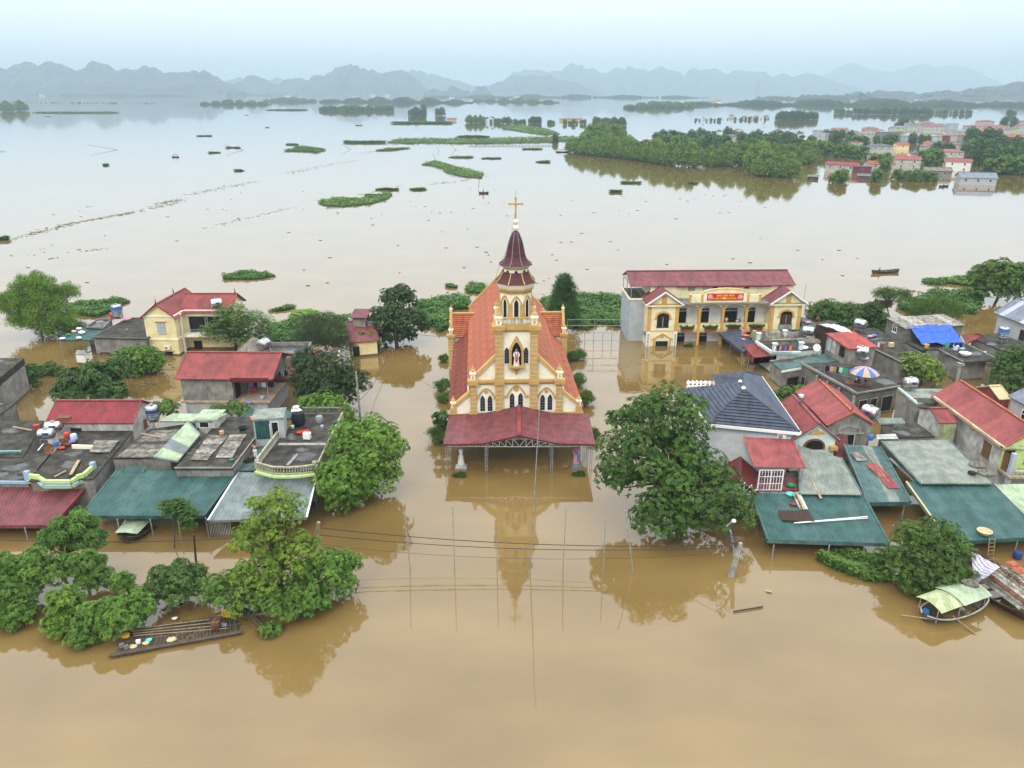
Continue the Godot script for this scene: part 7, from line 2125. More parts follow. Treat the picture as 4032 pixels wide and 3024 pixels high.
func far_land() -> void:
	hills("dark blue karst range at the left end of the skyline", [V(-3863, 87, -5200), V(-3419, 134, -5200), V(-3195, 167, -5200), V(-3171, 147, -5200), V(-3126, 127, -5200), V(-3109, 131, -5200), V(-3093, 161, -5200), V(-3052, 197, -5200), V(-3017, 196, -5200), V(-2971, 177, -5200), V(-2910, 194, -5200), V(-2846, 192, -5200), V(-2800, 174, -5200), V(-2771, 141, -5200), V(-2727, 127, -5200), V(-2706, 141, -5200), V(-2645, 161, -5200), V(-2620, 194, -5200), V(-2588, 194, -5200), V(-2549, 177, -5200), V(-2506, 137, -5200), V(-2471, 134, -5200), V(-2431, 154, -5200), V(-2352, 154, -5200), V(-2315, 161, -5200), V(-2287, 181, -5200), V(-2264, 164, -5200), V(-2233, 134, -5200), V(-2178, 121, -5200), V(-2125, 141, -5200), V(-2062, 127, -5200), V(-2001, 151, -5200), V(-1967, 137, -5200), V(-1916, 146, -5200), V(-1882, 127, -5200), V(-1850, 77, -5200), V(-1805, 60, -5200), V(-1747, 9.8, -5200)], 420, M.rock, 4)
	hills("blue karst range left of the church spire on the skyline", [V(-2014, 7.6, -6000), V(-1949, 64, -6000), V(-1884, 114, -6000), V(-1858, 127, -6000), V(-1802, 106, -6000), V(-1748, 75, -6000), V(-1657, 64, -6000), V(-1545, 101, -6000), V(-1479, 93, -6000), V(-1427, 103, -6000), V(-1411, 133, -6000), V(-1385, 122, -6000), V(-1357, 116, -6000), V(-1317, 149, -6000), V(-1264, 187, -6000), V(-1188, 201, -6000), V(-1139, 199, -6000), V(-1116, 168, -6000), V(-1091, 178, -6000), V(-1050, 163, -6000), V(-993, 156, -6000), V(-936, 145, -6000), V(-885, 155, -6000), V(-861, 149, -6000), V(-818, 168, -6000), V(-769, 158, -6000), V(-721, 122, -6000), V(-657, 72, -6000), V(-609, 13.1, -6000)], 480, M.rock, 9)
	hills("pale karst hills behind the range left of the spire", [V(-3044, 40.9, -8200), V(-2809, 94, -8200), V(-2700, 147, -8200), V(-2613, 110, -8200), V(-2431, 110, -8200), V(-2349, 131, -8200), V(-2261, 113, -8200), V(-2185, 128, -8200), V(-2014, 73, -8200), V(-1217, 73, -8200), V(-1052, 178, -8200), V(-994, 215, -8200), V(-938, 202, -8200), V(-892, 208, -8200), V(-837, 168, -8200), V(-736, 163, -8200), V(-646, 136, -8200), V(-533, 105, -8200), V(-420, 73, -8200), V(-192, 24.9, -8200)], 600, M.rock, 14)
	hills("two small pointed karst hills beside the spire", [V(-522, 12.8, -5000), V(-479, 33.7, -5000), V(-445, 12.8, -5000), V(-396, 14.1, -5000), V(-354, 48, -5000), V(-306, 17.4, -5000), V(-243, 14.1, -5000), V(-208, 41.5, -5000), V(-166, 46.7, -5000), V(-131, 12.8, -5000)], 150, M.rock, 17)
	hills("low front shoulder of the karst range right of the spire", [V(-339, -4.9, -7000), V(-290, 45.2, -7000), V(-173, 68, -7000), V(-75, 104, -7000), V(21.5, 138, -7000), V(118, 145, -7000), V(235, 133, -7000), V(341, 145, -7000), V(390, 109, -7000), V(507, 77, -7000), V(704, 22.4, -7000)], 500, M.rock, 21)
	hills("long pale karst range right of the spire on the skyline", [V(-101, 41.2, -9300), V(-74, 137, -9300), V(15.7, 215, -9300), V(80, 209, -9300), V(157, 245, -9300), V(208, 231, -9300), V(285, 245, -9300), V(375, 209, -9300), V(465, 233, -9300), V(555, 221, -9300), V(592, 263, -9300), V(668, 306, -9300), V(733, 283, -9300), V(771, 295, -9300), V(824, 245, -9300), V(913, 247, -9300), V(966, 209, -9300), V(1069, 203, -9300), V(1156, 263, -9300), V(1221, 251, -9300), V(1261, 219, -9300), V(1316, 284, -9300), V(1388, 245, -9300), V(1465, 247, -9300), V(1518, 223, -9300), V(1656, 274, -9300), V(1735, 239, -9300), V(1852, 221, -9300), V(1907, 167, -9300), V(1946, 167, -9300), V(1991, 245, -9300), V(2041, 263, -9300), V(2096, 232, -9300), V(2197, 245, -9300), V(2308, 245, -9300), V(2418, 169, -9300), V(2506, 229, -9300), V(2609, 226, -9300), V(2713, 213, -9300), V(2798, 221, -9300), V(2901, 147, -9300), V(3038, 213, -9300), V(3132, 153, -9300), V(3295, 213, -9300), V(3439, 166, -9300), V(3853, 37.6, -9300)], 700, M.rock, 25)
	hills("faintest far mountains at the right of the skyline", [V(4112, 81, -12800), V(4473, 213, -12800), V(4753, 235, -12800), V(4937, 268, -12800), V(5040, 366, -12800), V(5207, 420, -12800), V(5372, 344, -12800), V(5565, 312, -12800), V(5806, 279, -12800), V(6055, 333, -12800), V(6276, 409, -12800), V(6523, 344, -12800), V(6705, 377, -12800), V(7017, 344, -12800), V(7153, 257, -12800), V(7324, 125, -12800), V(7678, 25.9, -12800)], 900, M.rock, 31)
	hills("low wooded hill at the right picture edge of the skyline", [V(1372, 9.8, -3300), V(1492, 21.3, -3300), V(1616, 18.5, -3300), V(1715, 9.8, -3300), V(1775, 20.2, -3300), V(1829, 25.9, -3300), V(1914, 27.1, -3300), V(1955, 35.6, -3300), V(1990, 44.2, -3300), V(2031, 51, -3300), V(2157, 58.4, -3300), V(2468, 38.5, -3300)], 500, M.rock, 35)
	# prototypes for distant trees
	var L := func(h: float, w: float) -> Array: return lobes_of(V(0, h * 0.58, 0), V(w, h * 0.44, w), 12, 0.4)
	var low := lobes_of(V(0, 1.4, 0), V(3.6, 2.0, 3.6), 12, 0.4)
	var bam := lobes_of(V(0, 3.4, 0), V(4.0, 4.6, 4.0), 14, 0.36)
	var pb := proto("bamboo_clump", bam + lobes_of(V(1.2, 8.2, 0), V(1.8, 1.5, 1.8), 5), 620, "fine", 1.0, 0.42, G(0.085, 0.19, 0.045), G(0.19, 0.36, 0.08), 6)
	var pd := proto("dark_tree", L.call(8.5, 3.4) + low, 420, "star", 0.8, 0.42, G(0.035, 0.1, 0.032), G(0.085, 0.2, 0.055), 8)
	var pg := proto("green_tree", L.call(7.0, 3.2) + low, 520, "star", 0.75, 0.4, G(0.06, 0.155, 0.04), G(0.14, 0.29, 0.065), 7)
	var pp := proto("palm_tree", [[V(0, 7.2, 0), V(1.8, 1.1, 1.8)]], 60, "frond", 0.7, 0.3, G(0.05, 0.12, 0.035), G(0.11, 0.22, 0.05), 11)
	marks = [[V(40.8, 0, -527), "at the left tip of the grove"], [V(57.5, 0, -494), "left of the white gabled red roof"], [V(98, 0, -564), "around the white gabled red roof"], [V(75, 0, -464), "on the shore below the white gabled roof"], [V(130, 0, -564), "around the small red roofed yellow house"], [V(91, 0, -426), "on the shore below the small yellow house"], [V(173, 0, -632), "around the slate hipped house"], [V(114, 0, -429), "on the shore below the slate hipped house"], [V(135, 0, -432), "at the notch in the shore"], [V(225, 0, -671), "around the yellow red roofed house"], [V(220, 0, -598), "around the light blue house"], [V(126.8, 0, -392.3), "on the left part of the pale bamboo bank"], [V(135.9, 0, -373.3), "on the right part of the pale bamboo bank"], [V(168, 0, -410), "around the pale faded red roofed house"], [V(216, 0, -519), "behind the pale faded red roofed house"], [V(239, 0, -519), "around the blue grey hipped house"], [V(167.1, 0, -360.7), "beside the teal roofed stall"], [V(268, 0, -551), "around the small orange roofed yellow house"], [V(208, 0, -404), "around the brown roofed barn"], [V(316, 0, -625), "around the long pale block"], [V(226, 0, -404), "around the white twin gabled villa"], [V(364, 0, -625), "below the large red roofed hall"], [V(486, 0, -830), "around the large red roofed hall"], [V(278, 0, -475), "right of the white twin gabled villa"], [V(290, 0, -459), "at the right picture edge, middle row"], [V(238.2, 0, -381.2), "at the right picture edge, front row"], [V(432, 0, -687), "around the unfinished red roofed house"], [V(290, 0, -704), "in the far row behind the grey flat houses"]]
	var bb := "bamboo clumps along the village shore"
	var shore := [V(39.4, 0, -525), V(48.6, 0, -502), V(66, 0, -479), V(79, 0, -451), V(86, 0, -435), V(93, 0, -424), V(108, 0, -425), V(120, 0, -429), V(135, 0, -432), V(119.5, 0, -375.9), V(123.7, 0, -371.7), V(135.6, 0, -370.7)]
	for i in shore.size() - 1:
		var n := int(ceil((shore[i + 1] - shore[i]).length() / 5.5))
		for k in n:
			var p: Vector3 = shore[i].lerp(shore[i + 1], (k + rf(0, 0.5)) / n)
			plant(pb, p + V(rf(-1, 1), 0, -rf(2.5, 5)), rf(0.8, 1.3), "light green bamboo clump at the water " + near(p), bb)
			if k % 2: plant(pb, p + V(rf(-2, 2), 0, -rf(8, 13)), rf(0.8, 1.35), "bamboo clump of the second row " + near(p), bb)
	# groves: two corners of a strip at the waterline, number, which kinds, size, label
	var vg := "trees of the flooded village"
	for s in [[V(50.2, 0, -564), V(82, 0, -596), 14, 0, 1.3], [V(59.9, 0, -596), V(82, 0, -632), 7, 0, 1.35], [V(71, 0, -527), V(94, 0, -502), 10, 1, 1.0], [V(105, 0, -564), V(146, 0, -564), 14, 2, 1.1], [V(109, 0, -608), V(164, 0, -658), 13, 3, 1.0], [V(123, 0, -536), V(156, 0, -502), 14, 1, 1.1], [V(171, 0, -686), V(195, 0, -596), 14, 3, 1.0], [V(161, 0, -555), V(192, 0, -564), 9, 1, 1.1], [V(165, 0, -519), V(200, 0, -519), 14, 3, 1.0], [V(145, 0, -459), V(167, 0, -444), 12, 0, 1.1], [V(197, 0, -510), V(208, 0, -475), 13, 2, 1.0], [V(240, 0, -612), V(249, 0, -562), 12, 3, 1.0], [V(276, 0, -612), V(311, 0, -640), 7, 2, 0.9], [V(309, 0, -625), V(307, 0, -598), 4, 1, 0.8], [V(186, 0, -410), V(192, 0, -404), 3, 2, 1.0], [V(225, 0, -437), V(239, 0, -444), 5, 2, 1.0], [V(270, 0, -510), V(282, 0, -510), 3, 1, 0.9], [V(362, 0, -640), V(383, 0, -640), 8, 1, 1.1], [V(296, 0, -529), V(315, 0, -519), 10, 3, 1.0], [V(253, 0, -437), V(280, 0, -437), 12, 1, 1.0], [V(236.1, 0, -392.3), V(254.2, 0, -386.7), 9, 2, 1.1], [V(335, 0, -551), V(338, 0, -519), 9, 1, 1.0], [V(208, 0, -640), V(229, 0, -612), 9, 3, 0.9], [V(273, 0, -687), V(276, 0, -655), 4, 1, 0.9], [V(413, 0, -882), V(449, 0, -910), 5, 3, 0.9], [V(549, 0, -910), V(545, 0, -882), 3, 1, 1.0], [V(141.2, 0, -353.6), V(148.6, 0, -353.6), 3, 2, 0.75], [V(175.8, 0, -360.7), V(192.2, 0, -355.9), 8, 2, 0.6], [V(162.4, 0, -351.3), V(163.5, 0, -351.3), 1, 2, 0.8]]:
		for i in int(s[2]):
			var p: Vector3 = s[0].lerp(s[1], (i + rf(0.1, 0.9)) / int(s[2])) + V(0, 0, rf(-7, 5))
			var k: Node3D = [pb, pd, pg, pd][s[3]]
			if s[3] == 3: k = [pd, pg, pd, pp, pg][rng.randi() % 5]
			var kind: String = {pb: "light green bamboo ", pd: "dark green tree ", pg: "mid green tree ", pp: "palm tree "}[k] + near(p)
			var z := rf(0.75, 1.2)
			plant(k, p, float(s[4]) * z, ("tall " if z > 1.06 else "low " if z < 0.87 else "") + kind, vg)
	for s in [[V(-54.3, 0, -992), V(-34.5, 0, -985), 9, 0, 1.0, "on the left part of the tree island"], [V(-36.7, 0, -1009), V(-1.1, 0, -959), 12, 3, 1.0, "on the tree island above the spire"], [V(1.7, 0, -959), V(15.2, 0, -959), 4, 2, 0.9, "on the thin strip right of the tree island"], [V(20.9, 0, -972), V(34.6, 0, -972), 7, 1, 1.1, "in the clump beside the long blue shed"], [V(42.9, 0, -972), V(51.1, 0, -972), 4, 2, 0.8, "beside the long blue shed"], [V(61, 0, -959), V(87, 0, -959), 7, 2, 0.9, "below the long blue shed"], [V(95, 0, -959), V(115, 0, -944), 9, 3, 1.2, "on the wooded islet right of the blue shed"], [V(113, 0, -914), V(128, 0, -914), 7, 1, 1.25, "on the dark end of the wooded islet"], [V(-365, 0, -1547), V(-316, 0, -1531), 14, 2, 1.5, "on the low wooded island left of the spire"], [V(-313, 0, -1515), V(-230, 0, -1563), 26, 2, 1.6, "on the broad wooded island left of the spire"], [V(-156, 0, -1245), V(-134, 0, -1235), 9, 1, 1.7, "on the wooded point near the lone trees"], [V(-119, 0, -1267), V(-103, 0, -1267), 2, 1, 1.8, "standing alone in water, with pale trunk"], [V(-164, 0, -1500), V(-158, 0, -1500), 2, 1, 1.8, "rising behind the wooded point"], [V(352, 0, -1080), V(415, 0, -1107), 22, 1, 1.5, "on the round islet below the tower"], [V(545, 0, -1369), V(564, 0, -1352), 7, 2, 1.4, "on the small islet at right"], [V(565, 0, -1344), V(669, 0, -1304), 34, 1, 1.5, "on the long wooded islet at right"], [V(689, 0, -1344), V(757, 0, -1344), 15, 2, 1.2, "at the thin right end of the long islet"], [V(768, 0, -1266), V(780, 0, -1266), 4, 1, 1.3, "on the last islet at right"], [V(-926, 0, -1482), V(-922, 0, -1509), 4, 0, 2.6, "at the far left water edge"], [V(-938, 0, -1547), V(-919, 0, -1547), 3, 0, 2.4, "in the far left water, second clump"], [V(31.9, 0, -635), V(36.6, 0, -635), 2, 1, 0.9, "at the right end of the bridge bank"], [V(237, 0, -1054), V(272, 0, -1054), 9, 3, 0.7, "in the sunken graveyard"], [V(295, 0, -1080), V(340, 0, -1080), 9, 3, 0.7, "among the sunken red roofed tombs"]]:
		for i in int(s[2]):
			var p: Vector3 = s[0].lerp(s[1], (i + rf(0.1, 0.9)) / int(s[2])) + V(0, 0, -rf(0, 9) * (1.0 if s[2] > 5 else 0.2))
			var k: Node3D = [pb, pd, pg, pd][s[3]]
			if s[3] == 3: k = [pd, pg, pd, pg, pp][rng.randi() % 5]
			plant(k, p, float(s[4]) * rf(0.5, 0.95), ("dark tree " if k == pd else "palm " if k == pp else "light bushy tree " if k == pb else "green tree ") + s[5] + (["", "", ", left end", ", left of its middle", ", its middle", ", right of its middle", ", right end"][2 + i * 5 / int(s[2])] if s[2] > 4 else ""), "trees on the far islets")
	# far shore woods: too many and too far to count
	for s in [["far_woods", "hazy band of far woods below the left karst range", V(-3440, 0, -4972), V(-1804, 0, -4520), 900, 60.0], ["far_woods", "hazy far woods below the middle karst range", V(-829, 0, -2709), V(-632, 0, -2614), 260, 40.0], ["far_woods", "hazy wooded village shore left of the spire", V(-593, 0, -2525), V(-115, 0, -2364), 800, 60.0], ["far_woods", "far low woods behind the middle water", V(-1712, 0, -4972), V(-1335, 0, -5736), 260, 40.0], ["far_woods", "far woods right behind the spire", V(-130, 0, -2760), V(139, 0, -2402), 380, 30.0], ["far_woods", "long hazy woods below the pale range", V(-426, 0, -3925), V(903, 0, -3728), 900, 90.0], ["far_woods", "dark wooded shore at right of the middle water", V(244, 0, -1718), V(423, 0, -1859), 420, 30.0], ["far_woods", "hazy wooded shore below the faint mountains", V(436, 0, -2055), V(1310, 0, -1930), 1100, 60.0], ["far_woods", "farther hazy woods below the faint mountains", V(1052, 0, -3256), V(2001, 0, -2955), 900, 160.0], ["far_woods", "small dark strip of trees in the left water", V(-823, 0, -2157), V(-640, 0, -2157), 160, 12.0], ["far_woods", "thin bar of reeds in the far left water", V(-1675, 0, -2569), V(-948, 0, -2273), 200, 10.0]]:
		var t := thing(s[0], s[1], "woods")
		tag(t, "", "", "", "stuff")
		var mm := MultiMesh.new()
		mm.transform_format = MultiMesh.TRANSFORM_3D
		mm.mesh = (pd if s[4] > 500 else pg).get_child(0).mesh
		mm.instance_count = int(s[4])
		for i in int(s[4]):
			var p: Vector3 = s[2].lerp(s[3], rng.randf()) + V(0, 0, -rf(0, 1) * float(s[5]) * 2.0)
			var u: float = (p.x - s[2].x) / (s[3].x - s[2].x)
			var z := rf(0.55, 1.5) * (0.28 if s[5] < 12.0 else 1.0) * (0.55 + 0.6 * sin(PI * clampf(u, 0.02, 0.98))) * (0.8 + 0.4 * sin(u * 37.0))
			if s[1].begins_with("hazy band") or s[1].begins_with("farther"): z *= 1.3
			mm.set_instance_transform(i, Transform3D(Basis(UP, rf(0, TAU)).scaled(V(z * 1.5, z, z * 1.5)), p))
		var mi := MultiMeshInstance3D.new()
		mi.multimesh = mm
		mi.name = "crowns"
		t.add_child(mi, true)
	# houses of the flooded village, near row to far row
	var R: Material = M.red_faded
	far_house("long grey house with blue grey roof standing in water at the village edge", V(195.5, 0, -345.8), V(209.4, 0, -342.3), 8, 4.4, M.greypaint, "gx", M.bluegrey, {"rise": 1.9})
	far_house("pale house with faded red gabled roof at the left village edge", V(159, 0.5, -405), V(170.2, 0.5, -394.1), 6, 5.2, M.whiteold, "gx", M.maroonred)
	far_house("rust red sheet shed beside the pale house", V(169, 0, -392.3), V(177.1, 0, -392.3), 6, 4.6, M.maroon, "flat", M.maroon_b)
	far_house("low teal roofed stall at the village water edge", V(159.9, 0, -366.6), V(165.1, 0, -364.7), 5, 2.2, M.maroon, "shed", M.teal, {"rise": 0.6})
	far_house("white house with orange roof behind the rust shed", V(181, 0, -404), V(194, 0, -404), 7, 5.2, M.whiteold, "gx", M.tile_orange_b)
	far_house("grey house with two peaked pinkish roof and yellow side", V(203, 0, -423), V(215, 0, -420), 8, 6.2, M.whiteold, "gx", M.red_faded_b)
	far_house("yellow house with double peaked gables", V(232, 0, -459), V(240, 0, -459), 8, 5.4, M.yellowpale, "gz", M.wood_dark)
	far_house("pale green gabled house beside the yellow peaks", V(239, 0, -460), V(246, 0, -460), 8, 5.6, M.limepale, "gz", M.wood_dark)
	far_house("white villa with red twin gables and dark balcony", V(223, 0, -410), V(233, 0, -405), 8, 6.2, M.white, "gx", M.red)
	far_house("grey tiled low roof beside the long grey house", V(197.9, 0, -381.2), V(209.5, 0, -378.5), 8, 3.6, M.render, "gx", M.fibro)
	far_house("brown cement roofed barn at the village shore", V(184, 0, -375.9), V(195.2, 0, -375.9), 6, 2.6, M.render, "shed", M.fibro)
	far_house("house with wide red roof behind the white villa", V(257, 0, -483), V(270, 0, -479), 9, 5.4, M.whiteold, "hip", R)
	far_house("blue grey hipped roofed white house in the village trees", V(237, 0, -529), V(251, 0, -529), 9, 5.2, M.whiteold, "hip", M.slate)
	far_house("narrow white house with dark windows below the hipped roof", V(207, 0, -462), V(211, 0, -462), 5, 5.0, M.whiteold, "flat", M.roofdeck)
	far_house("small yellow house with orange roof in the village", V(264, 0, -551), V(272, 0, -551), 7, 4.6, M.yellowpale, "gx", M.tile_orange_b)
	far_house("white gabled house with orange roof in the village", V(293, 0, -568), V(299, 0, -568), 7, 4.6, M.whiteold, "gz", M.tile_orange_b)
	far_house("white gabled house with pink roof in the village", V(305, 0, -562), V(313, 0, -562), 7, 5.0, M.whiteold, "gz", R)
	far_house("long pale grey three storey block with small windows", V(301, 0, -625), V(329, 0, -618), 10, 7.4, M.greyblue, "flat", M.concrete)
	far_house("blue grey flat block left of the long pale block", V(313, 0, -687), V(324, 0, -687), 9, 7.0, M.bluegrey, "flat", M.concrete)
	far_house("grey three storey unfinished block in the village", V(328, 0, -696), V(336, 0, -696), 9, 7.0, M.render, "flat", M.concrete)
	far_house("white house with red roof topping the long block", V(398, 0, -783), V(417, 0, -783), 8, 8.0, M.whiteold, "gx", M.roofpink)
	far_house("teal roofed grey block at the far village edge", V(423, 0, -868), V(443, 0, -868), 9, 6.0, M.greypaint, "shed", M.teal_old, {"rise": 0.6})
	far_house("grey flat block at the left of the far village row", V(268, 0, -723), V(280, 0, -714), 9, 6.4, M.greyblue, "flat", M.concrete)
	far_house("dark red roofed white house in the far village row", V(295, 0, -742), V(308, 0, -742), 9, 6.0, M.whiteold, "gx", M.roofpink)
	far_house("low grey flat house in the far village row", V(296, 0, -704), V(316, 0, -696), 9, 4.6, M.whiteold, "flat", M.concrete)
	far_house("red roofed white house behind the low grey house", V(341, 0, -783), V(354, 0, -783), 8, 5.0, M.whiteold, "hip", M.roofpink)
	far_house("yellow house with red roof at the left of the village", V(222, 0, -687), V(236, 0, -679), 9, 6.0, M.yellowpale, "hip", M.red_faded_b)
	far_house("light blue house in the trees at the village left", V(220, 0, -612), V(230, 0, -612), 8, 4.6, M.cloth_skyblue, "flat", M.white)
	far_house("white house with slate hipped roof at the grove edge", V(167, 0, -642), V(184, 0, -642), 9, 5.4, M.whiteold, "hip", M.slate)
	far_house("red roofed house with white gable among the left grove", V(98, 0, -596), V(110, 0, -596), 9, 3.4, M.whiteold, "gx", M.maroonred)
	far_house("small red roofed yellow house above the shore bamboo", V(125, 0, -564), V(136, 0, -564), 7, 4.0, M.yellowpale, "hip", M.roofpink)
	far_house("orange roofed house behind the slate hipped house", V(206, 0, -751), V(215, 0, -751), 7, 4.4, M.cloth_skyblue, "gz", M.tile_orange_b)
	far_house("large hall with stacked red roofs at the upper right", V(451, 0, -806), V(488, 0, -795), 14, 6.4, M.whiteold, "hip", R)
	far_house("red roofed wing behind the large hall", V(532, 0, -925), V(549, 0, -925), 9, 6.4, M.whiteold, "hip", M.maroonred)
	far_house("orange roofed house before the large hall", V(453, 0, -783), V(466, 0, -773), 7, 3.6, M.yellowpale, "gx", M.tile_orange_b)
	far_house("red roofed house at the upper right edge", V(576, 0, -941), V(580, 0, -925), 8, 5.4, M.whiteold, "gx", M.maroonred)
	far_house("long unfinished house with orange red roof at right edge", V(384, 0, -640), V(405, 0, -625), 10, 5.6, M.render, "gx", M.tile_orange_b)
	far_house("blue grey roofed house among upper right houses", V(442, 0, -855), V(463, 0, -855), 9, 5.0, M.greypaint, "gx", M.bluegrey)
	far_house("grey tower house among the upper right houses", V(455, 0, -842), V(463, 0, -842), 7, 7.6, M.greyblue, "flat", M.concrete)
	far_house("grey roofed gabled house left of the large hall", V(402, 0, -732), V(423, 0, -732), 9, 4.6, M.whiteold, "gx", M.bluegrey)
	far_house("dark maroon shed beside the long pale block", V(352, 0, -663), V(361, 0, -663), 7, 4.6, M.maroon, "shed", M.maroonred, {"rise": 0.7})
	far_house("half sunk brown hut at the shore left of the pale house", V(136.6, 0, -366.6), V(140.5, 0, -364.7), 4, 1.8, M.wood_dark, "shed", M.fibro, {"rise": 0.5})
	far_house("long blue shed with orange doors on the far bank", V(62, 0, -1056), V(91, 0, -1056), 10, 4.0, M.orange, "flat", M.slate)
	far_house("small white hut on the tree island", V(-23.6, 0, -1049), V(-17.7, 0, -1049), 5, 3.2, M.whiteold, "gx", M.fibro)
	far_house("white and pink house in water beside the tree island", V(-85, 0, -1064), V(-73, 0, -1064), 6, 3.2, M.whiteold, "gx", R)
	var rows := [[V(259, 0, -671), V(338, 0, -742), 5], [V(358, 0, -783), V(454, 0, -882), 5], [V(349, 0, -640), V(435, 0, -723), 5], [V(446, 0, -742), V(523, 0, -830), 3], [V(262, 0, -519), V(304, 0, -551), 4], [V(236, 0, -562), V(259, 0, -586), 3]]
	for r in rows:
		for i in int(r[2]):
			var p: Vector3 = r[0].lerp(r[1], (i + rf(0.2, 0.8)) / int(r[2]))
			far_house(["grey", "pale", "white"][i % 3] + " small house squeezed in " + near(p), p, p + V(rf(6, 10), 0, rf(-2, 2)), 7, rf(4.5, 7), [M.greypaint, M.limepale, M.whiteold][i % 3], ["gx", "flat", "gz", "hip"][(i * 3 + int(p.x)) % 4], [M.roofpink, M.bluegrey, M.roofpink, M.tile_orange_b][i % 4], {"group": "small houses of the far village"})
	# scattered far houses seen through the haze
	var hz := [V(-339, 0, -2760), V(-326, 0, -2812), V(-733, 0, -4735), V(-667, 0, -4086), V(-1212, 0, -4387), V(-744, 0, -3824), V(-1200, 0, -5628), V(-818, 0, -4735), V(-363, 0, -2525), V(-260, 0, -3389), V(-169, 0, -2760), V(-2590, 0, -5143), V(-2306, 0, -5143), V(-2722, 0, -4735), V(-3049, 0, -5143), V(6.5, 0, -3824), V(64, 0, -4086), V(518, 0, -2239), V(546, 0, -2291), V(512, 0, -2219), V(522, 0, -2175), V(549, 0, -2219), V(716, 0, -2113), V(785, 0, -2219), V(824, 0, -2175), V(965, 0, -2335), V(938, 0, -2219), V(963, 0, -2219), V(994, 0, -2219), V(1282, 0, -2609), V(1335, 0, -2609), V(1174, 0, -2219), V(1257, 0, -2219), V(1400, 0, -2335), V(1725, 0, -3686), V(2125, 0, -4896)]
	for i in hz.size():
		var p: Vector3 = hz[i]
		var k := -p.z / 900.0
		var wm: Material = [M.whiteold, M.yellowpale, M.whiteold, M.whiteold, M.cloth_skyblue][i % 5]
		var ro: Material = [M.roofpink, M.roofpink, M.whiteold, M.bluegrey][i % 4]
		var o := house("hazy_house", "tiny far house blurred by haze on the distant shore", "house", p, p + V(9 + 5 * k * rf(0.6, 1.2), 0, 0), 8, rf(6, 9), wm, "flat" if i % 4 == 2 else "gx", [ro], {"simple": true, "rise": 2.4, "stain": false, "group": "houses on the far shore"})
	var tw := thing("tower", "lone slim hazy tower on the far shore at right", "tower", V(1865, 0, -6264))
	var b := mb()
	var o: Vector3 = V(1865, 0, -6264)
	b.box(o + V(0, 40, 0), V(26, 90, 26)); b.box(o + V(0, 92, 0), V(18, 16, 18)); b.cone(o + V(0, 100, 0), o + V(0, 118, 0), 6, 1, 8)
	put("shaft", b, M.render, tw)
	for i in 7:
		var p: Vector3 = [V(320, 0, -1197), V(322, 0, -1136), V(322, 0, -1107), V(338, 0, -1136), V(362, 0, -1166), V(454, 0, -1231), V(422, 0, -1136)][i]
		far_house("%s from left of seven small red roofed tomb pavilions in the flood" % ["first", "second", "third", "fourth", "fifth", "sixth", "seventh"][i], p, p + V(6, 0, 0), 6, 4.2, M.whiteold, "hip", M.red_b, {"group": "sunken tomb pavilions"})
	# the plank bridge and stakes
	var br := thing("plank_bridge", "long low plank bridge on stakes along the far plant bank", "bridge", V(-32.8, 0, -612))
	var p0: Vector3 = V(-32.3, 1.2, -604)
	var p1: Vector3 = V(30.5, 1.2, -607)
	b = mb(); b.beam(p0, p1, 2.0, 0.3); put("deck", b, M.bamboo, br)
	for i in 26:
		b = mb(); var p := p0.lerp(p1, i / 25.0); b.cone(p + V(0, -2.5, 0.9), p + V(0, 1.0, 0.9), 0.12, 0.1, 5); put("stake", b, M.bamboo, br)
	b = mb(); b.beam(p0 + V(0, 0.9, 0.9), p1 + V(0, 0.9, 0.9), 0.1, 0.1); put("rail", b, M.bamboo, br)
	var st := [[V(-338, 0, -536), V(-427, 0, -676), "leaning stake at the far left picture edge"], [V(-269, 0, -548), V(-326, 0, -665), "leaning bamboo stake in the left open water"], [V(-183, 0, -548), V(-221, 0, -661), "bamboo stake right of the leaning stake"], [V(-14.9, 0, -360.5), V(-16.6, 0, -401), "thick bamboo stake beside the jagged plant chain"], [V(-38.3, 0, -548), V(-48.4, 0, -695), "thin stake before the bridge bank"], [V(-111, 0, -555), V(-132, 0, -660), "thin stake left of the oval mats"], [V(-45.6, 0, -476), V(-49.8, 0, -519), "short stake above the plant chain"], [V(-49.4, 0, -541), V(-52.4, 0, -574), "tiny stake with plants at its foot"], [V(241, 0, -817), V(289, 0, -983), "thin pole above the village trees"]]
	for s in st:
		var a: Vector3 = s[0]
		b = mb()
		b.cone(Vector3.ZERO, V((s[1].x - a.x) * 0.35, 3.2 + (1.4 if s[2].begins_with("thick") else 0.4), 0), 0.12, 0.08, 5)
		single("bamboo_stake", b, M.bamboo, s[2], "stake", a)
	for i in 16:
		var p: Vector3 = V(248, 0, -1096).lerp(V(356, 0, -1118), (i + rf(0, 0.8)) / 16.0)
		b = mb(); b.box(V(0, 0.4, 0), V(2.2, 1.4, 1.6)); b.cone(V(0, 1.1, 0), V(0, 2.0, 0), 1.6, 0.1, 4)
		single("tomb", b, [M.render, M.whiteold, M.cloth_skyblue][i % 3], "small tomb of the graveyard standing in far water", "tomb", p, 0.3, "tombs in the flooded graveyard")
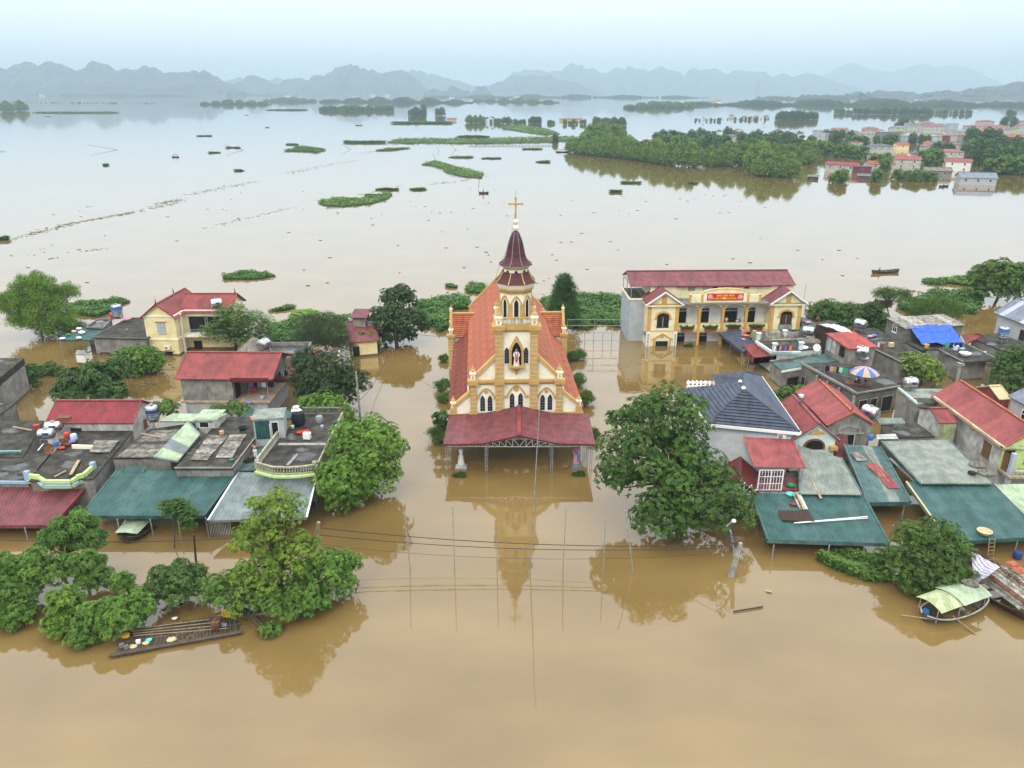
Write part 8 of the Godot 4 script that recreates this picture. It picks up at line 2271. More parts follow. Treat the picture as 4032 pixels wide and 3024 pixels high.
# an open hull along x, bow at +x; returns the thing with hull, gunwale and thwarts
func boat(label: String, at: Vector3, turn: float, ln: float, wd: float, m: Material, o := {}) -> Node3D:
	var t := thing("boat", label, "boat", at, turn, "", true)
	var b := mb()
	var g := mb()
	var n := 12
	var h: float = o.get("high", 0.45)
	var prev := []
	for i in n + 1:
		var f := float(i) / n * 2.0 - 1.0
		var w := wd / 2 * pow(maxf(0.0, 1.0 - pow(absf(f), 2.6)), 0.6) + wd * float(o.get("blunt", 0.12))
		var y := h * (1.0 + 0.7 * f * f)
		var x := f * ln / 2
		var ring := [V(x, y, w), V(x * 0.96, -0.15 + 0.25 * f * f, w * 0.6), V(x * 0.96, -0.15 + 0.25 * f * f, -w * 0.6), V(x, y, -w), V(x, y, -w + 0.06), V(x * 0.96, -0.08 + 0.25 * f * f, -w * 0.55), V(x * 0.96, -0.08 + 0.25 * f * f, w * 0.55), V(x, y, w - 0.06)]
		if i > 0:
			for k in 8: b.q(prev[k], ring[k], ring[(k + 1) % 8], prev[(k + 1) % 8])
			g.beam(prev[0], ring[0], 0.1, 0.07); g.beam(prev[3], ring[3], 0.1, 0.07)
		else: b.q(ring[0], ring[1], ring[2], ring[3])
		if i == n: b.q(ring[3], ring[2], ring[1], ring[0])
		prev = ring
	put("hull", b, m, t)
	put("gunwale", g, o.get("rim", m), t)
	for k in 3:
		var s := mb(); s.box(V((k - 1) * ln * 0.26, h * 0.75, 0), V(0.28, 0.05, wd * 0.95)); put("thwart", s, M.bamboo, t)
	return t
func boats() -> void:
	var t := boat("open wooden boat with pale green metal canopy near the lower right corner", V(35.3, 0, -51.1), 0.42, 6.9, 2.0, M.bamboo, {"rim": M.whiteold})
	var b := mb()
	for i in 2:
		b = mb()
		var x0: float = [-3.2, -0.9][i]
		var x1: float = [-0.8, 2.3][i]
		var w: float = [1.15, 1.3][i]
		for k in 6:
			var a0 := -1.0 + k / 3.0
			var a1 := -1.0 + (k + 1) / 3.0
			var y := 1.55 + i * 0.1
			b.slab(V(x0, y + 0.3 * (1 - a1 * a1), -a1 * w), V(x0, y + 0.3 * (1 - a0 * a0), -a0 * w), V(x1, y + 0.3 * (1 - a0 * a0), -a0 * w), V(x1, y + 0.3 * (1 - a1 * a1), -a1 * w), 0.03)
		put("canopy_sheet", b, M.palegreen if i else M.limepale, t)
	for p in [[-3.1, 0.8], [-3.1, -0.8], [-0.8, 0.95], [-0.8, -0.95], [2.2, 0.9], [2.2, -0.9]]:
		b = mb(); b.cone(V(p[0], 0.4, p[1]), V(p[0], 1.65, p[1]), 0.04, 0.04, 5); put("canopy_post", b, M.galv, t)
	for s in [[V(-2.9, 0.5, 0.6), V(-4.9, 0.5, -0.9)], [V(-1.4, 0.6, 0.9), V(-0.9, -0.15, 3.2)]]:
		b = mb(); b.tube([s[0], s[1]], 0.045, 0.06, 5); put("oar", b, M.bamboo_pale, t)
	item("barrel", "blue plastic barrel in the bow of the covered boat", "drum", V(32.6, 0.2, -50.3), M.plastic_blue, 0.27)
	item("net_heap", "brown net heap on the green canopy of the covered boat", "heap", V(36.7, 1.92, -51.9), M.rubble, 0.9)
	t = boat("houseboat with rusty corrugated roof cut by the right picture edge", V(40.4, 0, -53.4), -1.36, 8.4, 3.0, M.wood_dark, {"high": 0.7, "blunt": 0.25})
	for k in 12:
		var a0 := PI * (0.04 + 0.92 * k / 12)
		var a1 := PI * (0.04 + 0.92 * (k + 1) / 12)
		b = mb()
		var p := func(x: float, a: float, r: float) -> Vector3: return V(x, 0.75 + 1.25 * pow(sin(a), 0.6) * r, cos(a) * 1.55 * r)
		b.slab(p.call(-0.9, a0, 1.0), p.call(3.3, a0, 1.0), p.call(3.3, a1, 1.0), p.call(-0.9, a1, 1.0), 0.03)
		b.beam(p.call(-0.9, a0, 1.01), p.call(3.3, a0, 1.01), 0.09, 0.08)
		put("roof_sheet", b, [M.fibro_c, M.fibro, M.rustsheet, M.fibro_c][k % 4], t)
	for i in 26:
		b = mb()
		var x := rf(-2.0, 2.4)
		b.tube([V(x, 2.1 + rf(0, 0.15), rf(-0.9, 0.2)), V(x + rf(-0.8, 1.2), 1.95 + rf(0, 0.25), rf(0.2, 1.2))], 0.025, 0.02, 4)
		put("stick", b, [M.bamboo_pale, M.bamboo][i % 2], t)
	cloth("striped_tarp", "red blue and white striped tarp draped over the houseboat", "tarp", [V(37.83, 1.2, -53.1), V(38.58, 2.5, -52.55), V(39.82, 2.6, -53.4), V(39.01, 2.3, -56.1)], M.stripe_cloth, 0.2)
	item("panel", "orange wooden door panel lying on the houseboat", "panel", V(41.52, 2.2, -53.81), M.tile_orange, 1.1)
	# bamboo raft
	t = thing("bamboo_raft", "long dark bamboo raft with poles and baskets at lower left", "raft", V(-25.5, 0, -48.3))
	var A := V(-29.21, 0.15, -45.53)
	var B := V(-20.77, 0.15, -48.2)
	var C := V(-21.86, 0.15, -50.48)
	var D := V(-29.46, 0.15, -48.5)
	for i in 66:
		b = mb()
		var f := (i + 0.5) / 66
		b.cone(A.lerp(B, f) + V(rf(-0.04, 0.04), rf(-0.02, 0.02), rf(-0.05, 0.1)), D.lerp(C, f) + V(0, 0, rf(-0.2, 0.05)), 0.055, 0.05, 5)
		put("slat", b, [M.bamboo, M.bamboo_b, M.bamboo][i % 3], t)
	for f in [0.0, 0.06, 0.5, 0.97]:
		b = mb(); b.cone(A.lerp(D, f) + V(-0.3, -0.02 if f > 0.1 else 0.1, 0), B.lerp(C, f) + V(0.2, -0.02 if f > 0.1 else 0.1, 0), 0.09, 0.08, 6); put("float_pole", b, M.bamboo, t)
	for i in 4:
		var o := thing("bamboo_pole", "long pale bamboo pole lying along the raft, %s from the back" % ["first", "second", "third", "fourth"][i], "pole", V(-29.23, 0.3, -48.48) + V(0.2 * i, 0, 0.25 * i), 0.0, "", true)
		b = mb(); b.tube([Vector3.ZERO, V(5.6 + 0.4 * i, 0.05, -1.1 + 0.1 * i)], 0.05, 0.035, 6); put("cane", b, M.bamboo_pale, o)
	for k in [[V(-29.41, 0.2, -47.84), "sack", "orange and white bag at the left end of the raft", "bag", M.plastic_yellow, 0.6], [V(-27.32, 0.2, -47.26), "basin", "turquoise bucket on the raft", "bucket", M.plastic_cyan, 0.22], [V(-27.99, 0.2, -47.02), "box", "white box on the raft beside the turquoise bucket", "box", M.whitebright, 0.3], [V(-28.18, 0.2, -46.58), "sack", "pale sandbag on the raft near its left end", "bag", M.straw, 0.42], [V(-27.41, 0.2, -46.97), "sack", "pale sandbag beside the turquoise bucket", "bag", M.straw, 0.36], [V(-25.64, 0.2, -47.35), "sack", "flat pale sandbag at the middle of the raft", "bag", M.straw, 0.5], [V(-22.72, 0.2, -48.64), "barrel", "rust red drum on the raft below the grass tuft", "drum", M.rustsheet, 0.4], [V(-22.33, 0.2, -49.05), "sack", "grey sack on the right part of the raft", "bag", M.cloth_grey, 0.42], [V(-22.34, 0.2, -50.3), "basin", "orange rimmed basin at the back right of the raft", "basin", M.plastic_yellow, 0.5], [V(-29.01, 0.2, -46.58), "box", "left dark brick block on the raft corner", "block", M.render_dark, 0.32], [V(-28.6, 0.2, -46.4), "box", "right dark brick block on the raft corner", "block", M.render_dark, 0.32], [V(-26.45, 0.2, -49.88), "sack", "crumpled white bag at the back edge of the raft", "bag", M.cloth_white, 0.3]]:
		item(k[1], k[2], k[3], k[0], k[4], k[5])
	for i in 3:
		var o := thing("wire_basket", "round wire fish basket on the raft, %s one" % ["left", "middle", "right"][i], "basket", [V(-27.08, 0.22, -48.21), V(-24.95, 0.22, -47.82), V(-23.72, 0.22, -48.02)][i], 0.0, "", true)
		b = mb()
		for k in 10:
			var a := TAU * k / 10
			b.tube([V(cos(a) * 0.55, 0, sin(a) * 0.55), V(cos(a) * 0.35, 0.3, sin(a) * 0.35), V(0, 0.4, 0)], 0.012, 0.012, 4)
			b.tube([V(cos(a) * 0.55, 0, sin(a) * 0.55), V(cos(a + TAU / 10) * 0.55, 0, sin(a + TAU / 10) * 0.55)], 0.018, 0.018, 4)
		put("frame", b, M.bamboo_pale, o)
	var small := [["narrow rowing boat with one rower in the open water behind the hall", V(84.7, 0, -172.4), 0.2, 7.0, 1.3, M.bamboo], ["little boat of the rower with blue jacket behind the spire", V(-11.3, 0, -314.4), 0.1, 4.0, 1.2, M.wood_dark], ["dark moored boat beside the thin tree at right", V(72.2, 0, -145.6), -0.1, 3.4, 1.3, M.wood_dark], ["flat barge moored at the tip of the village shore", V(33.3, 0, -528), 0, 9.0, 3.4, M.wood_dark], ["small boat with blue dressed rower beside the long grey house", V(184, 0, -337), 0.1, 4.4, 1.2, M.wood_dark], ["dark small boat under a thin awning in the left open water", V(-205, 0, -488), 0.1, 4.2, 1.6, M.wood_dark], ["tiny blue boat farthest left in the open water", V(-696, 0, -1222), 0, 9.0, 2.6, M.plastic_blue], ["tiny blue boat in the upper middle water", V(-421, 0, -1294), 0, 6.0, 2.2, M.navy], ["tiny blue boat below the other one in the upper middle water", V(-263, 0, -872), 0, 4.4, 1.8, M.navy], ["tiny boat with canopy left of the lone trees", V(-174, 0, -923), 0, 8.0, 2.4, M.wood_dark]]
	for s in small:
		var o := boat(s[0], s[1], s[2], s[3], s[4], s[5])
		if s[0].contains("awning") or s[0].contains("barge") or s[0].contains("canopy"):
			b = mb(); b.slab(V(-s[3] * 0.3, 1.5, s[4] * 0.5), V(s[3] * 0.3, 1.5, s[4] * 0.5), V(s[3] * 0.3, 1.7, -s[4] * 0.5), V(-s[3] * 0.3, 1.7, -s[4] * 0.5), 0.1); put("awning", b, M.fibro, o)
			b = mb()
			for k in [-1, 1]: b.beam(V(k * s[3] * 0.28, 0.3, 0), V(k * s[3] * 0.28, 1.6, 0), 0.1, 0.1)
			put("awning_post", b, M.bamboo, o)
	t = boat("green roofed small boat moored under the long teal canopy", V(-35.3, 0, -62.6), 1.5, 3.6, 2.0, M.bamboo)
	b = mb(); b.slab(V(-1.5, 0.95, 1.1), V(1.4, 0.95, 1.1), V(1.4, 1.05, 0), V(-1.5, 1.05, 0), 0.04); b.slab(V(-1.5, 1.05, 0), V(1.4, 1.05, 0), V(1.4, 0.95, -1.1), V(-1.5, 0.95, -1.1), 0.04); put("roof", b, M.palegreen, t)
# ---------------------------------------------------------------- people: one skin from a field of tapered bones
func flesh(bones: Array, grow: float, cell := 0.035) -> MB:
	var f := {}
	for q in bones:
		var a: Vector3 = q[0]
		var c: Vector3 = q[1]
		var r: float = maxf(q[2], q[3]) + grow + cell * 2.5
		var lo := a.min(c) - Vector3.ONE * r
		var hi := a.max(c) + Vector3.ONE * r
		var i0 := Vector3i((lo / cell).floor())
		var i1 := Vector3i((hi / cell).ceil())
		var ab := c - a
		var l2 := maxf(ab.length_squared(), 1e-6)
		for x in range(i0.x, i1.x + 1):
			for y in range(i0.y, i1.y + 1):
				for z in range(i0.z, i1.z + 1):
					var k := Vector3i(x, y, z)
					var p := Vector3 (k) * cell
					var t := clampf((p - a).dot(ab) / l2, 0, 1)
					var d := (p - a - ab * t).length() - lerpf(q[2], q[3], t) - grow
					var e: float = f.get(k, 1.0)
					var h := maxf(0.035 - absf(d - e), 0.0) / 0.035
					f[k] = minf(d, e) - h * h * 0.035 * 0.25
	var b := mb()
	var vert := {}
	var nrm := func(p: Vector3i) -> Vector3: return V(f.get(p + Vector3i(1, 0, 0), 1.0) - f.get(p - Vector3i(1, 0, 0), 1.0), f.get(p + Vector3i(0, 1, 0), 1.0) - f.get(p - Vector3i(0, 1, 0), 1.0), f.get(p + Vector3i(0, 0, 1), 1.0) - f.get(p - Vector3i(0, 0, 1), 1.0)).normalized()
	var axes := [Vector3i(1, 0, 0), Vector3i(0, 1, 0), Vector3i(0, 0, 1)]
	for k in f.keys():
		var d: float = f[k]
		for ax in 3:
			var k2: Vector3i = k + axes[ax]
			var e: float = f.get(k2, 1.0)
			if (d < 0) == (e < 0): continue
			var u: Vector3i = axes[(ax + 1) % 3]
			var w: Vector3i = axes[(ax + 2) % 3]
			var cs := [k - u - w, k - w, k, k - u]
			var ps := []
			for c in cs:
				if not vert.has(c):
					var s := Vector3.ZERO
					var m := 0
					for a2 in 3:
						for o in 4:
							var p: Vector3i = c + axes[(a2 + 1) % 3] * (o % 2) + axes[(a2 + 2) % 3] * (o / 2)
							var d0: float = f.get(p, 1.0)
							var d1: float = f.get(p + axes[a2], 1.0)
							if (d0 < 0) != (d1 < 0):
								s += Vector3 (p) + Vector3 (axes[a2]) * (d0 / (d0 - d1))
								m += 1
					vert[c] = [s / maxf(m, 1) * cell, nrm.call(c)]
				ps.append(vert[c])
			if d >= 0: ps.reverse()
			b.ts(ps[0][0], ps[1][0], ps[2][0], ps[0][1], ps[1][1], ps[2][1])
			b.ts(ps[0][0], ps[2][0], ps[3][0], ps[0][1], ps[2][1], ps[3][1])
	return b
func person(label: String, at: Vector3, turn: float, pose: String, shirt: Material, legs: Material, size := 1.0, bare := false) -> Node3D:
	var t := thing("person", label, "person", at, turn, "", true)
	var hip := V(0, 0.88, 0)
	var lean := 0.0
	var knee := [V(-0.1, 0.47, 0.03), V(0.1, 0.47, 0.03)]
	var foot := [V(-0.11, 0.06, 0), V(0.11, 0.06, 0.02)]
	var elb := [V(-0.27, -0.26, 0.0), V(0.27, -0.26, 0.0)]
	var hnd := [V(-0.26, -0.48, 0.1), V(0.26, -0.48, 0.1)]
	match pose:
		"reach": elb = [V(-0.24, -0.2, 0.14), V(0.24, -0.2, 0.14)]; hnd = [V(-0.14, -0.12, 0.38), V(0.14, -0.12, 0.38)]; lean = 0.22
		"wash": elb = [V(-0.34, 0.02, 0.12), V(0.34, 0.02, 0.12)]; hnd = [V(-0.12, 0.2, 0.12), V(0.12, 0.2, 0.12)]; lean = 0.15
		"walk": foot = [V(-0.1, 0.1, -0.28), V(0.1, 0.06, 0.26)]; knee = [V(-0.1, 0.47, -0.04), V(0.1, 0.48, 0.2)]
		"crouch", "sit":
			hip = V(0, 0.3 if pose == "crouch" else 0.16, -0.05); lean = 0.5
			knee = [V(-0.16, 0.48, 0.3), V(0.16, 0.48, 0.3)]; foot = [V(-0.13, 0.06, 0.1 if pose == "crouch" else 0.5), V(0.13, 0.06, 0.12 if pose == "crouch" else 0.5)]
			elb = [V(-0.25, -0.2, 0.15), V(0.25, -0.2, 0.15)]; hnd = [V(-0.12, -0.26, 0.38), V(0.12, -0.26, 0.38)]
	var up := V(0, cos(lean), sin(lean))
	var neck := hip + up * 0.5
	var head := neck + V(0, 0.19, 0.03 + lean * 0.06)
	var body := [[hip, neck - up * 0.12, 0.12, 0.13], [neck - up * 0.06 - V(0.12, 0, 0), neck - up * 0.06 + V(0.12, 0, 0), 0.075, 0.075], [neck - up * 0.03, head, 0.05, 0.055], [head + V(0, -0.05, 0.015), head + V(0, 0.05, 0), 0.075, 0.095]]
	var tops := [[hip + up * 0.02, neck - up * 0.12, 0.135, 0.14], [neck - up * 0.06 - V(0.13, 0, 0), neck - up * 0.06 + V(0.13, 0, 0), 0.085, 0.085]]
	var pants := [[hip - V(0.07, 0, 0), hip + V(0.07, 0, 0), 0.135, 0.135]]
	var ex := mb()
	for i in 2:
		var s: float = [-1.0, 1.0][i]
		var sh := neck - up * 0.07 + V(s * 0.17, 0, 0)
		var hp := hip + V(s * 0.09, 0, 0)
		var el: Vector3 = neck + elb[i]
		var ha: Vector3 = neck + hnd[i]
		body.append_array([[sh, el, 0.052, 0.042], [el, ha, 0.04, 0.03], [ha, ha + (ha - el).normalized() * 0.07, 0.036, 0.03], [hp, knee[i], 0.085, 0.055], [knee[i], foot[i], 0.052, 0.036], [foot[i], foot[i] + V(0, -0.03, 0.15), 0.04, 0.03]])
		tops.append_array([[sh, sh.lerp(el, 0.7), 0.07, 0.065]])
		pants.append_array([[hp, knee[i], 0.105, 0.08], [knee[i], knee[i].lerp(foot[i], 0.85), 0.075, 0.062]])
		var dir := (ha - el).normalized()
		var sd := dir.cross(UP).normalized()
		for k in 5:
			var st := ha + dir * (0.08 if k else 0.03) + sd * ((k - 2.5) * 0.018 if k else 0.04 * s)
			var mid: Vector3 = st + dir * [0.03, 0.04, 0.05, 0.045, 0.035][k] + (sd * 0.03 * s if k == 0 else Vector3.DOWN * 0.008)
			ex.tube([st, mid, mid + dir * 0.025 + Vector3.DOWN * 0.02], 0.009, 0.007, 5)
		ex.ball(head + V(s * 0.098, -0.01, 0), V(0.014, 0.03, 0.02), 6, 4)
	ex.ball(head + V(0, -0.015, 0.1), V(0.013, 0.02, 0.02), 6, 4)
	var sk := flesh(body, 0.0)
	sk.v.append_array(ex.v); sk.n.append_array(ex.n)
	put("body", sk, M.skin, t)
	if not bare: put("shirt", flesh(tops, 0.012), shirt, t)
	put("trousers", flesh(pants, 0.012), legs, t)
	var hr := mb()
	hr.ball(head + V(0, 0.05, -0.02), V(0.108, 0.1, 0.11), 10, 6)
	for s in [-1, 1]: hr.ball(head + V(s * 0.036, 0.012, 0.092), V(0.012, 0.008, 0.008), 6, 4)
	hr.ball(head + V(0, -0.06, 0.088), V(0.025, 0.006, 0.006), 6, 4)
	put("hair", hr, M.hair, t)
	t.scale = Vector3.ONE * size
	return t
func people() -> void:
	var g := 2.64
	var at := func(x: float, z: float) -> Vector3: return Transform3D(Basis(UP, 0.033), V(21.7, 0, -119.0)) * V(x, 2.63, z)
	person("person in white shirt standing in the dark hall doorway", at.call(13.4, -2.0), 0.0, "stand", M.cloth_white, M.cloth_grey)
	person("person in pink crouching on the hall balcony", at.call(12.9, -1.4), 0.5, "crouch", M.cloth_pink, M.cloth_grey)
	person("person in pale blue shirt leaning at the balcony rail", at.call(14.8, -1.0), 0.3, "reach", M.cloth_skyblue, M.cloth_black)
	person("person in lilac standing behind the pale blue shirt on the balcony", at.call(15.4, -1.3), -0.6, "stand", M.cloth_purple, M.cloth_grey)
	person("child in pink standing on the slate coloured canopy", V(36.4, 2.4, -116.6), 2.4, "stand", M.cloth_pink, M.cloth_pink, 0.85)
	person("person in grey standing on the mint roof terrace with back turned", V(42.2, 3.4, -110.9), 2.9, "stand", M.cloth_grey, M.cloth_grey)
	person("person in brown jacket carrying a green bag right of the hall", V(46.9, 2.7, -120.5), -0.4, "walk", M.cloth_brown, M.cloth_black)
	person("person in dark clothes crouching among goods right of the hall", V(50.5, 2.9, -123.2), 0.2, "crouch", M.cloth_brown, M.cloth_black)
	var p := person("bare backed person washing on the narrow green walkway", V(-26.54, 3.25, -71.85), 3.0, "wash", M.cloth_white, M.cloth_white, 1.0, true)
	person("person in blue seated on the red mat under the parasol", V(44.63, 3.4, -93.55), 0.6, "sit", M.cloth_skyblue, M.cloth_black)
	person("person in black seated under the parasol", V(45.59, 3.4, -93.03), -0.4, "sit", M.cloth_black, M.cloth_grey)
	person("rower in purple seated at the stern of the narrow boat", V(82.9, 0.3, -172.1), 1.3, "sit", M.cloth_purple, M.cloth_black, 1.1)
	person("rower in blue bending in the little boat behind the spire", V(-11.5, 0.25, -314.3), 0.4, "reach", M.cloth_skyblue, M.cloth_brown, 1.2)
	person("person in white sitting in the moored boat at right", V(72.0, 0.25, -145.6), 0.3, "sit", M.cloth_white, M.cloth_black, 1.1)
	person("rower in bright blue beside the long grey house", V(183.7, 0.25, -337), 0.2, "sit", M.cloth_blue, M.cloth_black, 1.3)
# loose household things
func item(called: String, label: String, cat: String, at: Vector3, m: Material, s: float) -> Node3D:
	var b := mb()
	match called:
		"basin", "bucket": b.lathe(Vector3.ZERO, [[0, 0], [s * 0.7, 0], [s, s * (0.5 if called == "basin" else 1.6)], [s * 1.08, s * (0.5 if called == "basin" else 1.6)], [s * 0.94, s * (0.48 if called == "basin" else 1.55)], [s * 0.65, 0.04], [0, 0.04]], 14)
		"barrel", "pot": b.lathe(Vector3.ZERO, [[0, 0], [s * 0.8, 0], [s, s * 0.5], [s, s * 1.3], [s * 0.85, s * 1.9], [0, s * 1.9]], 14)
		"sack", "bag", "net_heap":
			b.ball(V(0, s * 0.12, 0), V(s * 0.75, s * 0.3, s * 0.55), 12, 7)
			for i in b.v.size(): b.v[i] *= 1.0 + 0.12 * sin(b.v[i].x * 17.0 + b.v[i].z * 11.0)
		"panel": b.slab(V(-s * 0.4, 0, s * 0.7), V(s * 0.4, 0, s * 0.7), V(s * 0.4, 0.15, -s * 0.7), V(-s * 0.4, 0.15, -s * 0.7), 0.05); b.bx(-s * 0.3, s * 0.3, 0.05, 0.16, -s * 0.5, -s * 0.1)
		"garment":
			for k in 5:
				var x := -s * 0.5 + s * k / 5
				b.slab(V(x, -s * rf(1.2, 1.6), rf(-0.05, 0.05)), V(x + s / 5, -s * rf(1.2, 1.6), rf(-0.05, 0.05)), V(x + s / 5, 0, 0), V(x, 0, 0), 0.025)
		_: b.box(V(0, s * 0.4, 0), V(s, s * 0.8, s * 0.7), 0.2); b.box(V(0, s * 0.83, 0), V(s * 1.05, 0.06, s * 0.75), 0.2)
	return single(called, b, m, label, cat, at, rf(-0.5, 0.5)) as Node3D
func pole(called: String, label: String, foot: Vector3, tip: Vector3, r: float, m: Material) -> Node3D:
	var t := thing(called, label, called.replace("_", " "), foot)
	var b := mb(); b.cone(foot - V(0, 2, 0), tip, r, r * 0.7, 7); put("shaft", b, m, t)
	if r < 0.1:
		b = mb(); b.ball(tip, V(r, r, r) * 1.2, 8, 5); put("tip", b, m, t)
	return t
func wire(label: String, a: Vector3, b: Vector3, sag: float, r := 0.025) -> void:
	var pts := []
	for i in 13:
		var f := i / 12.0
		pts.append(a.lerp(b, f) + Vector3.DOWN * sag * 4.0 * f * (1 - f) - a)
	var m := mb(); m.tube(pts, r, r, 5)
	single("cable", m, M.wire, label, "cable", a)
func laundry(where: String, a: Vector3, b: Vector3, drop: float, ms: Array) -> void:
	var t := thing("clothes_line", "line with hanging clothes " + where, "clothes line", (a + b) / 2)
	var m := mb(); m.tube([a, b], 0.015, 0.015, 4); put("cord", m, M.wire, t)
	for p in [a, b]:
		m = mb(); m.cone(p - V(0, drop, 0), p, 0.03, 0.03, 5); put("prop", m, M.galv, t)
	var names := ["first", "second", "third", "fourth", "fifth", "sixth", "seventh"]
	for i in ms.size():
		var p := a.lerp(b, (i + 0.7) / (ms.size() + 0.4))
		var c: String = str(ms[i].resource_name).replace("cloth_", "")
		var g := item("garment", "%s garment, %s from left on the line %s" % [c, names[i], where], "garment", p, ms[i], 0.55)
		g.rotation.y = heading(a, b)
func small_things() -> void:
	var b: MB
	var t: Node3D
	var ws := ["leftmost", "second", "third", "fourth", "fifth", "rightmost"]
	var pl := [[V(-8.77, 0, -56.8), V(-9.11, 6.27, -56.9)], [V(-4.98, 0, -56.66), V(-4.97, 6.38, -56.7)], [V(-1.33, 0, -56.66), V(-1.21, 5.94, -56.7)], [V(4.36, 0, -56.39), V(4.52, 6.29, -56.4)], [V(7.87, 0, -56.32), V(7.86, 5.23, -56.4)], [V(10.82, 0, -56.25), V(9.45, 6.03, -56.4)]]
	for i in 6: pole("flag_pole", "%s of the six short bare poles in front of the church" % ws[i], pl[i][0], pl[i][1], 0.05, M.galv)
	pole("mast", "very tall thin grey flag mast in front of the church canopy", V(1.49, 0, -56.8), V(2.19, 15.01, -56.9), 0.055, M.galv)
	t = pole("utility_pole", "tall concrete utility pole beside the big dark tree", V(-19.08, 0, -89.2), V(-19.24, 6.45, -89.3), 0.17, M.concrete)
	b = mb(); b.tube([V(-18.97, 3.54, -89.3), V(-18.58, 3.93, -89.3), V(-18.2, 4.16, -89.3)], 0.04, 0.03, 5); put("lamp_arm", b, M.galv, t)
	t = thing("utility_pole", "squat concrete pole with tangled cables and white lamp left of the teal canopy", "utility pole", V(18.44, 0, -55.8))
	b = mb(); b.hexa([V(18.2, -2, -55.6), V(18.75, -2, -55.6), V(18.75, -2, -56), V(18.2, -2, -56), V(19.1, 3.3, -55.7), V(19.4, 3.3, -55.7), V(19.4, 3.3, -55.95), V(19.1, 3.3, -55.95)]); put("shaft", b, M.concrete, t)
	b = mb(); b.beam(V(18.5, 4.1, -56.6), V(18.95, 2.2, -56.1), 0.12, 0.12); b.beam(V(18.2, 4.3, -56.8), V(18.75, 4.9, -56.8), 0.1, 0.1); put("cross_arm", b, M.galv, t)
	b = mb(); b.ball(V(18.75, 4.9, -56.7), V(0.2, 0.17, 0.2)); put("lamp_head", b, M.whitebright, t)
	b = mb()
	for i in 22:
		var p := V(18.5 + rf(-0.5, 0.6), 3.2 + rf(-0.9, 1.2), -56.3 + rf(-0.3, 0.4))
		b.tube([p, p + rv() * 0.4, p + rv() * 0.6], 0.025, 0.025, 4)
	put("cable_tangle", b, M.wire, t)
	t = thing("utility_pole", "old double concrete pole before the dark round leaved tree", "utility pole", V(-18.5, 0, -117.5))
	b = mb(); b.cone(V(-18.5, 0, -117.5) - V(0, 2, 0), V(-18.5, 3.6, -117.5), 0.2, 0.14, 6); put("shaft", b, M.wood_dark, t)
	b = mb(); b.cone(V(-18.8, 0, -118.8) - V(0.2, 1, 0), V(-18.3, 3.5, -117.5), 0.12, 0.1, 6); b.beam(V(-19.1, 1.7, -117.5), V(-18.3, 3.2, -117.5), 0.1, 0.1); put("brace", b, M.wood_dark, t)
	pole("stump_pole", "broken bare trunk standing in water before the long teal canopy", V(-28.63, 0, -59.31), V(-26.28, 4.66, -55), 0.11, M.bark)
	pole("stump_pole", "leaning wooden post beside the right of the grey tin canopy", V(-17.86, 0, -57.43), V(-16.44, 4.6, -57), 0.22, M.plank)
	var k0: Vector3 = V(-16.71, 3.44, -58)
	wire("upper of the two thick black cables crossing before the church", k0, V(17.74, 2.69, -56.4), 0.7, 0.035)
	wire("lower of the two thick black cables crossing before the church", k0 + V(0, -0.6, 0.2), V(17.77, 2.46, -56.4), 0.75, 0.03)
	wire("thin wire sagging lowest across the open water before the church", k0 + V(0, -1.5, 0.3), V(18.6, 2.2, -56), 1.0, 0.015)
	wire("cable from the tall utility pole to the old double pole", V(-19.03, 2.68, -89.3), V(-18.7, 2.5, -117.5), 1.5, 0.03)
	wire("cable along the street before the left canopies", V(-45.17, 2.5, -57.63), V(-24.75, 2.5, -57.77), 0.3, 0.035)
	wire("slanting cable from the pole tangle up to the great tree", V(18.5, 4.6, -56.6), V(16.0, 5.6, -61), 0.1, 0.03)
	wire("white rope stretched before the gap between the teal canopies", V(34.12, 1.6, -63.88), V(37.8, 0.6, -62.77), 0.05, 0.03)
	wire("upright rope crossing the gap between the teal canopies", V(37.02, 2.2, -63.73), V(33.86, 1.3, -59.72), 0.0, 0.035)
	wire("cable from the double pole to the church side", V(-18.5, 3.2, -117.5), V(-9, 5.1, -108), 0.3, 0.03)
	t = thing("pipe_frame", "rusty grey pipe frame standing in water beside the church", "frame", V(14.2, 0, -129.1))
	for k in 7:
		var p: Vector3 = V(8.9, 0, -119.3).lerp(V(17.6, 0, -119.3), k / 6.0)
		b = mb(); b.cone(p - V(0, 1, 0), p + V(0, 4.4 if k in [0, 3, 6] else 2.2, 0), 0.05, 0.05, 5); put("upright", b, M.galv, t)
	for y in [0.9, 2.2, 3.4, 4.4]:
		b = mb(); b.beam(V(8.9, 0, -119.3) + UP * y, V(17.6, 0, -119.3) + UP * y, 0.07, 0.07); put("crossbar", b, M.galv, t)
	# parasol with wedges of blue and orange
	var o: Vector3 = V(45.13, 3.4, -92.68)
	t = thing("parasol", "big parasol with blue and orange wedges on the dark roof", "parasol", o, 0.0, "", true)
	for k in 12:
		b = mb()
		for s in 3:
			var r0 := [0.0, 0.8, 1.4, 1.8]
			var y0 := [2.5, 2.3, 2.0, 1.65]
			var a0 := TAU * k / 12
			var a1 := TAU * (k + 1) / 12
			b.q(V(cos(a0) * r0[s], y0[s], -sin(a0) * r0[s]), V(cos(a0) * r0[s + 1], y0[s + 1], -sin(a0) * r0[s + 1]), V(cos(a1) * r0[s + 1], y0[s + 1], -sin(a1) * r0[s + 1]), V(cos(a1) * r0[s], y0[s], -sin(a1) * r0[s]))
		put("wedge", b, M.plasticblue2 if k % 2 else M.peach, t)
	b = mb(); b.cone(V(0, 0, 0), V(0, 2.6, 0), 0.03, 0.03, 6); put("stem", b, M.steel, t)
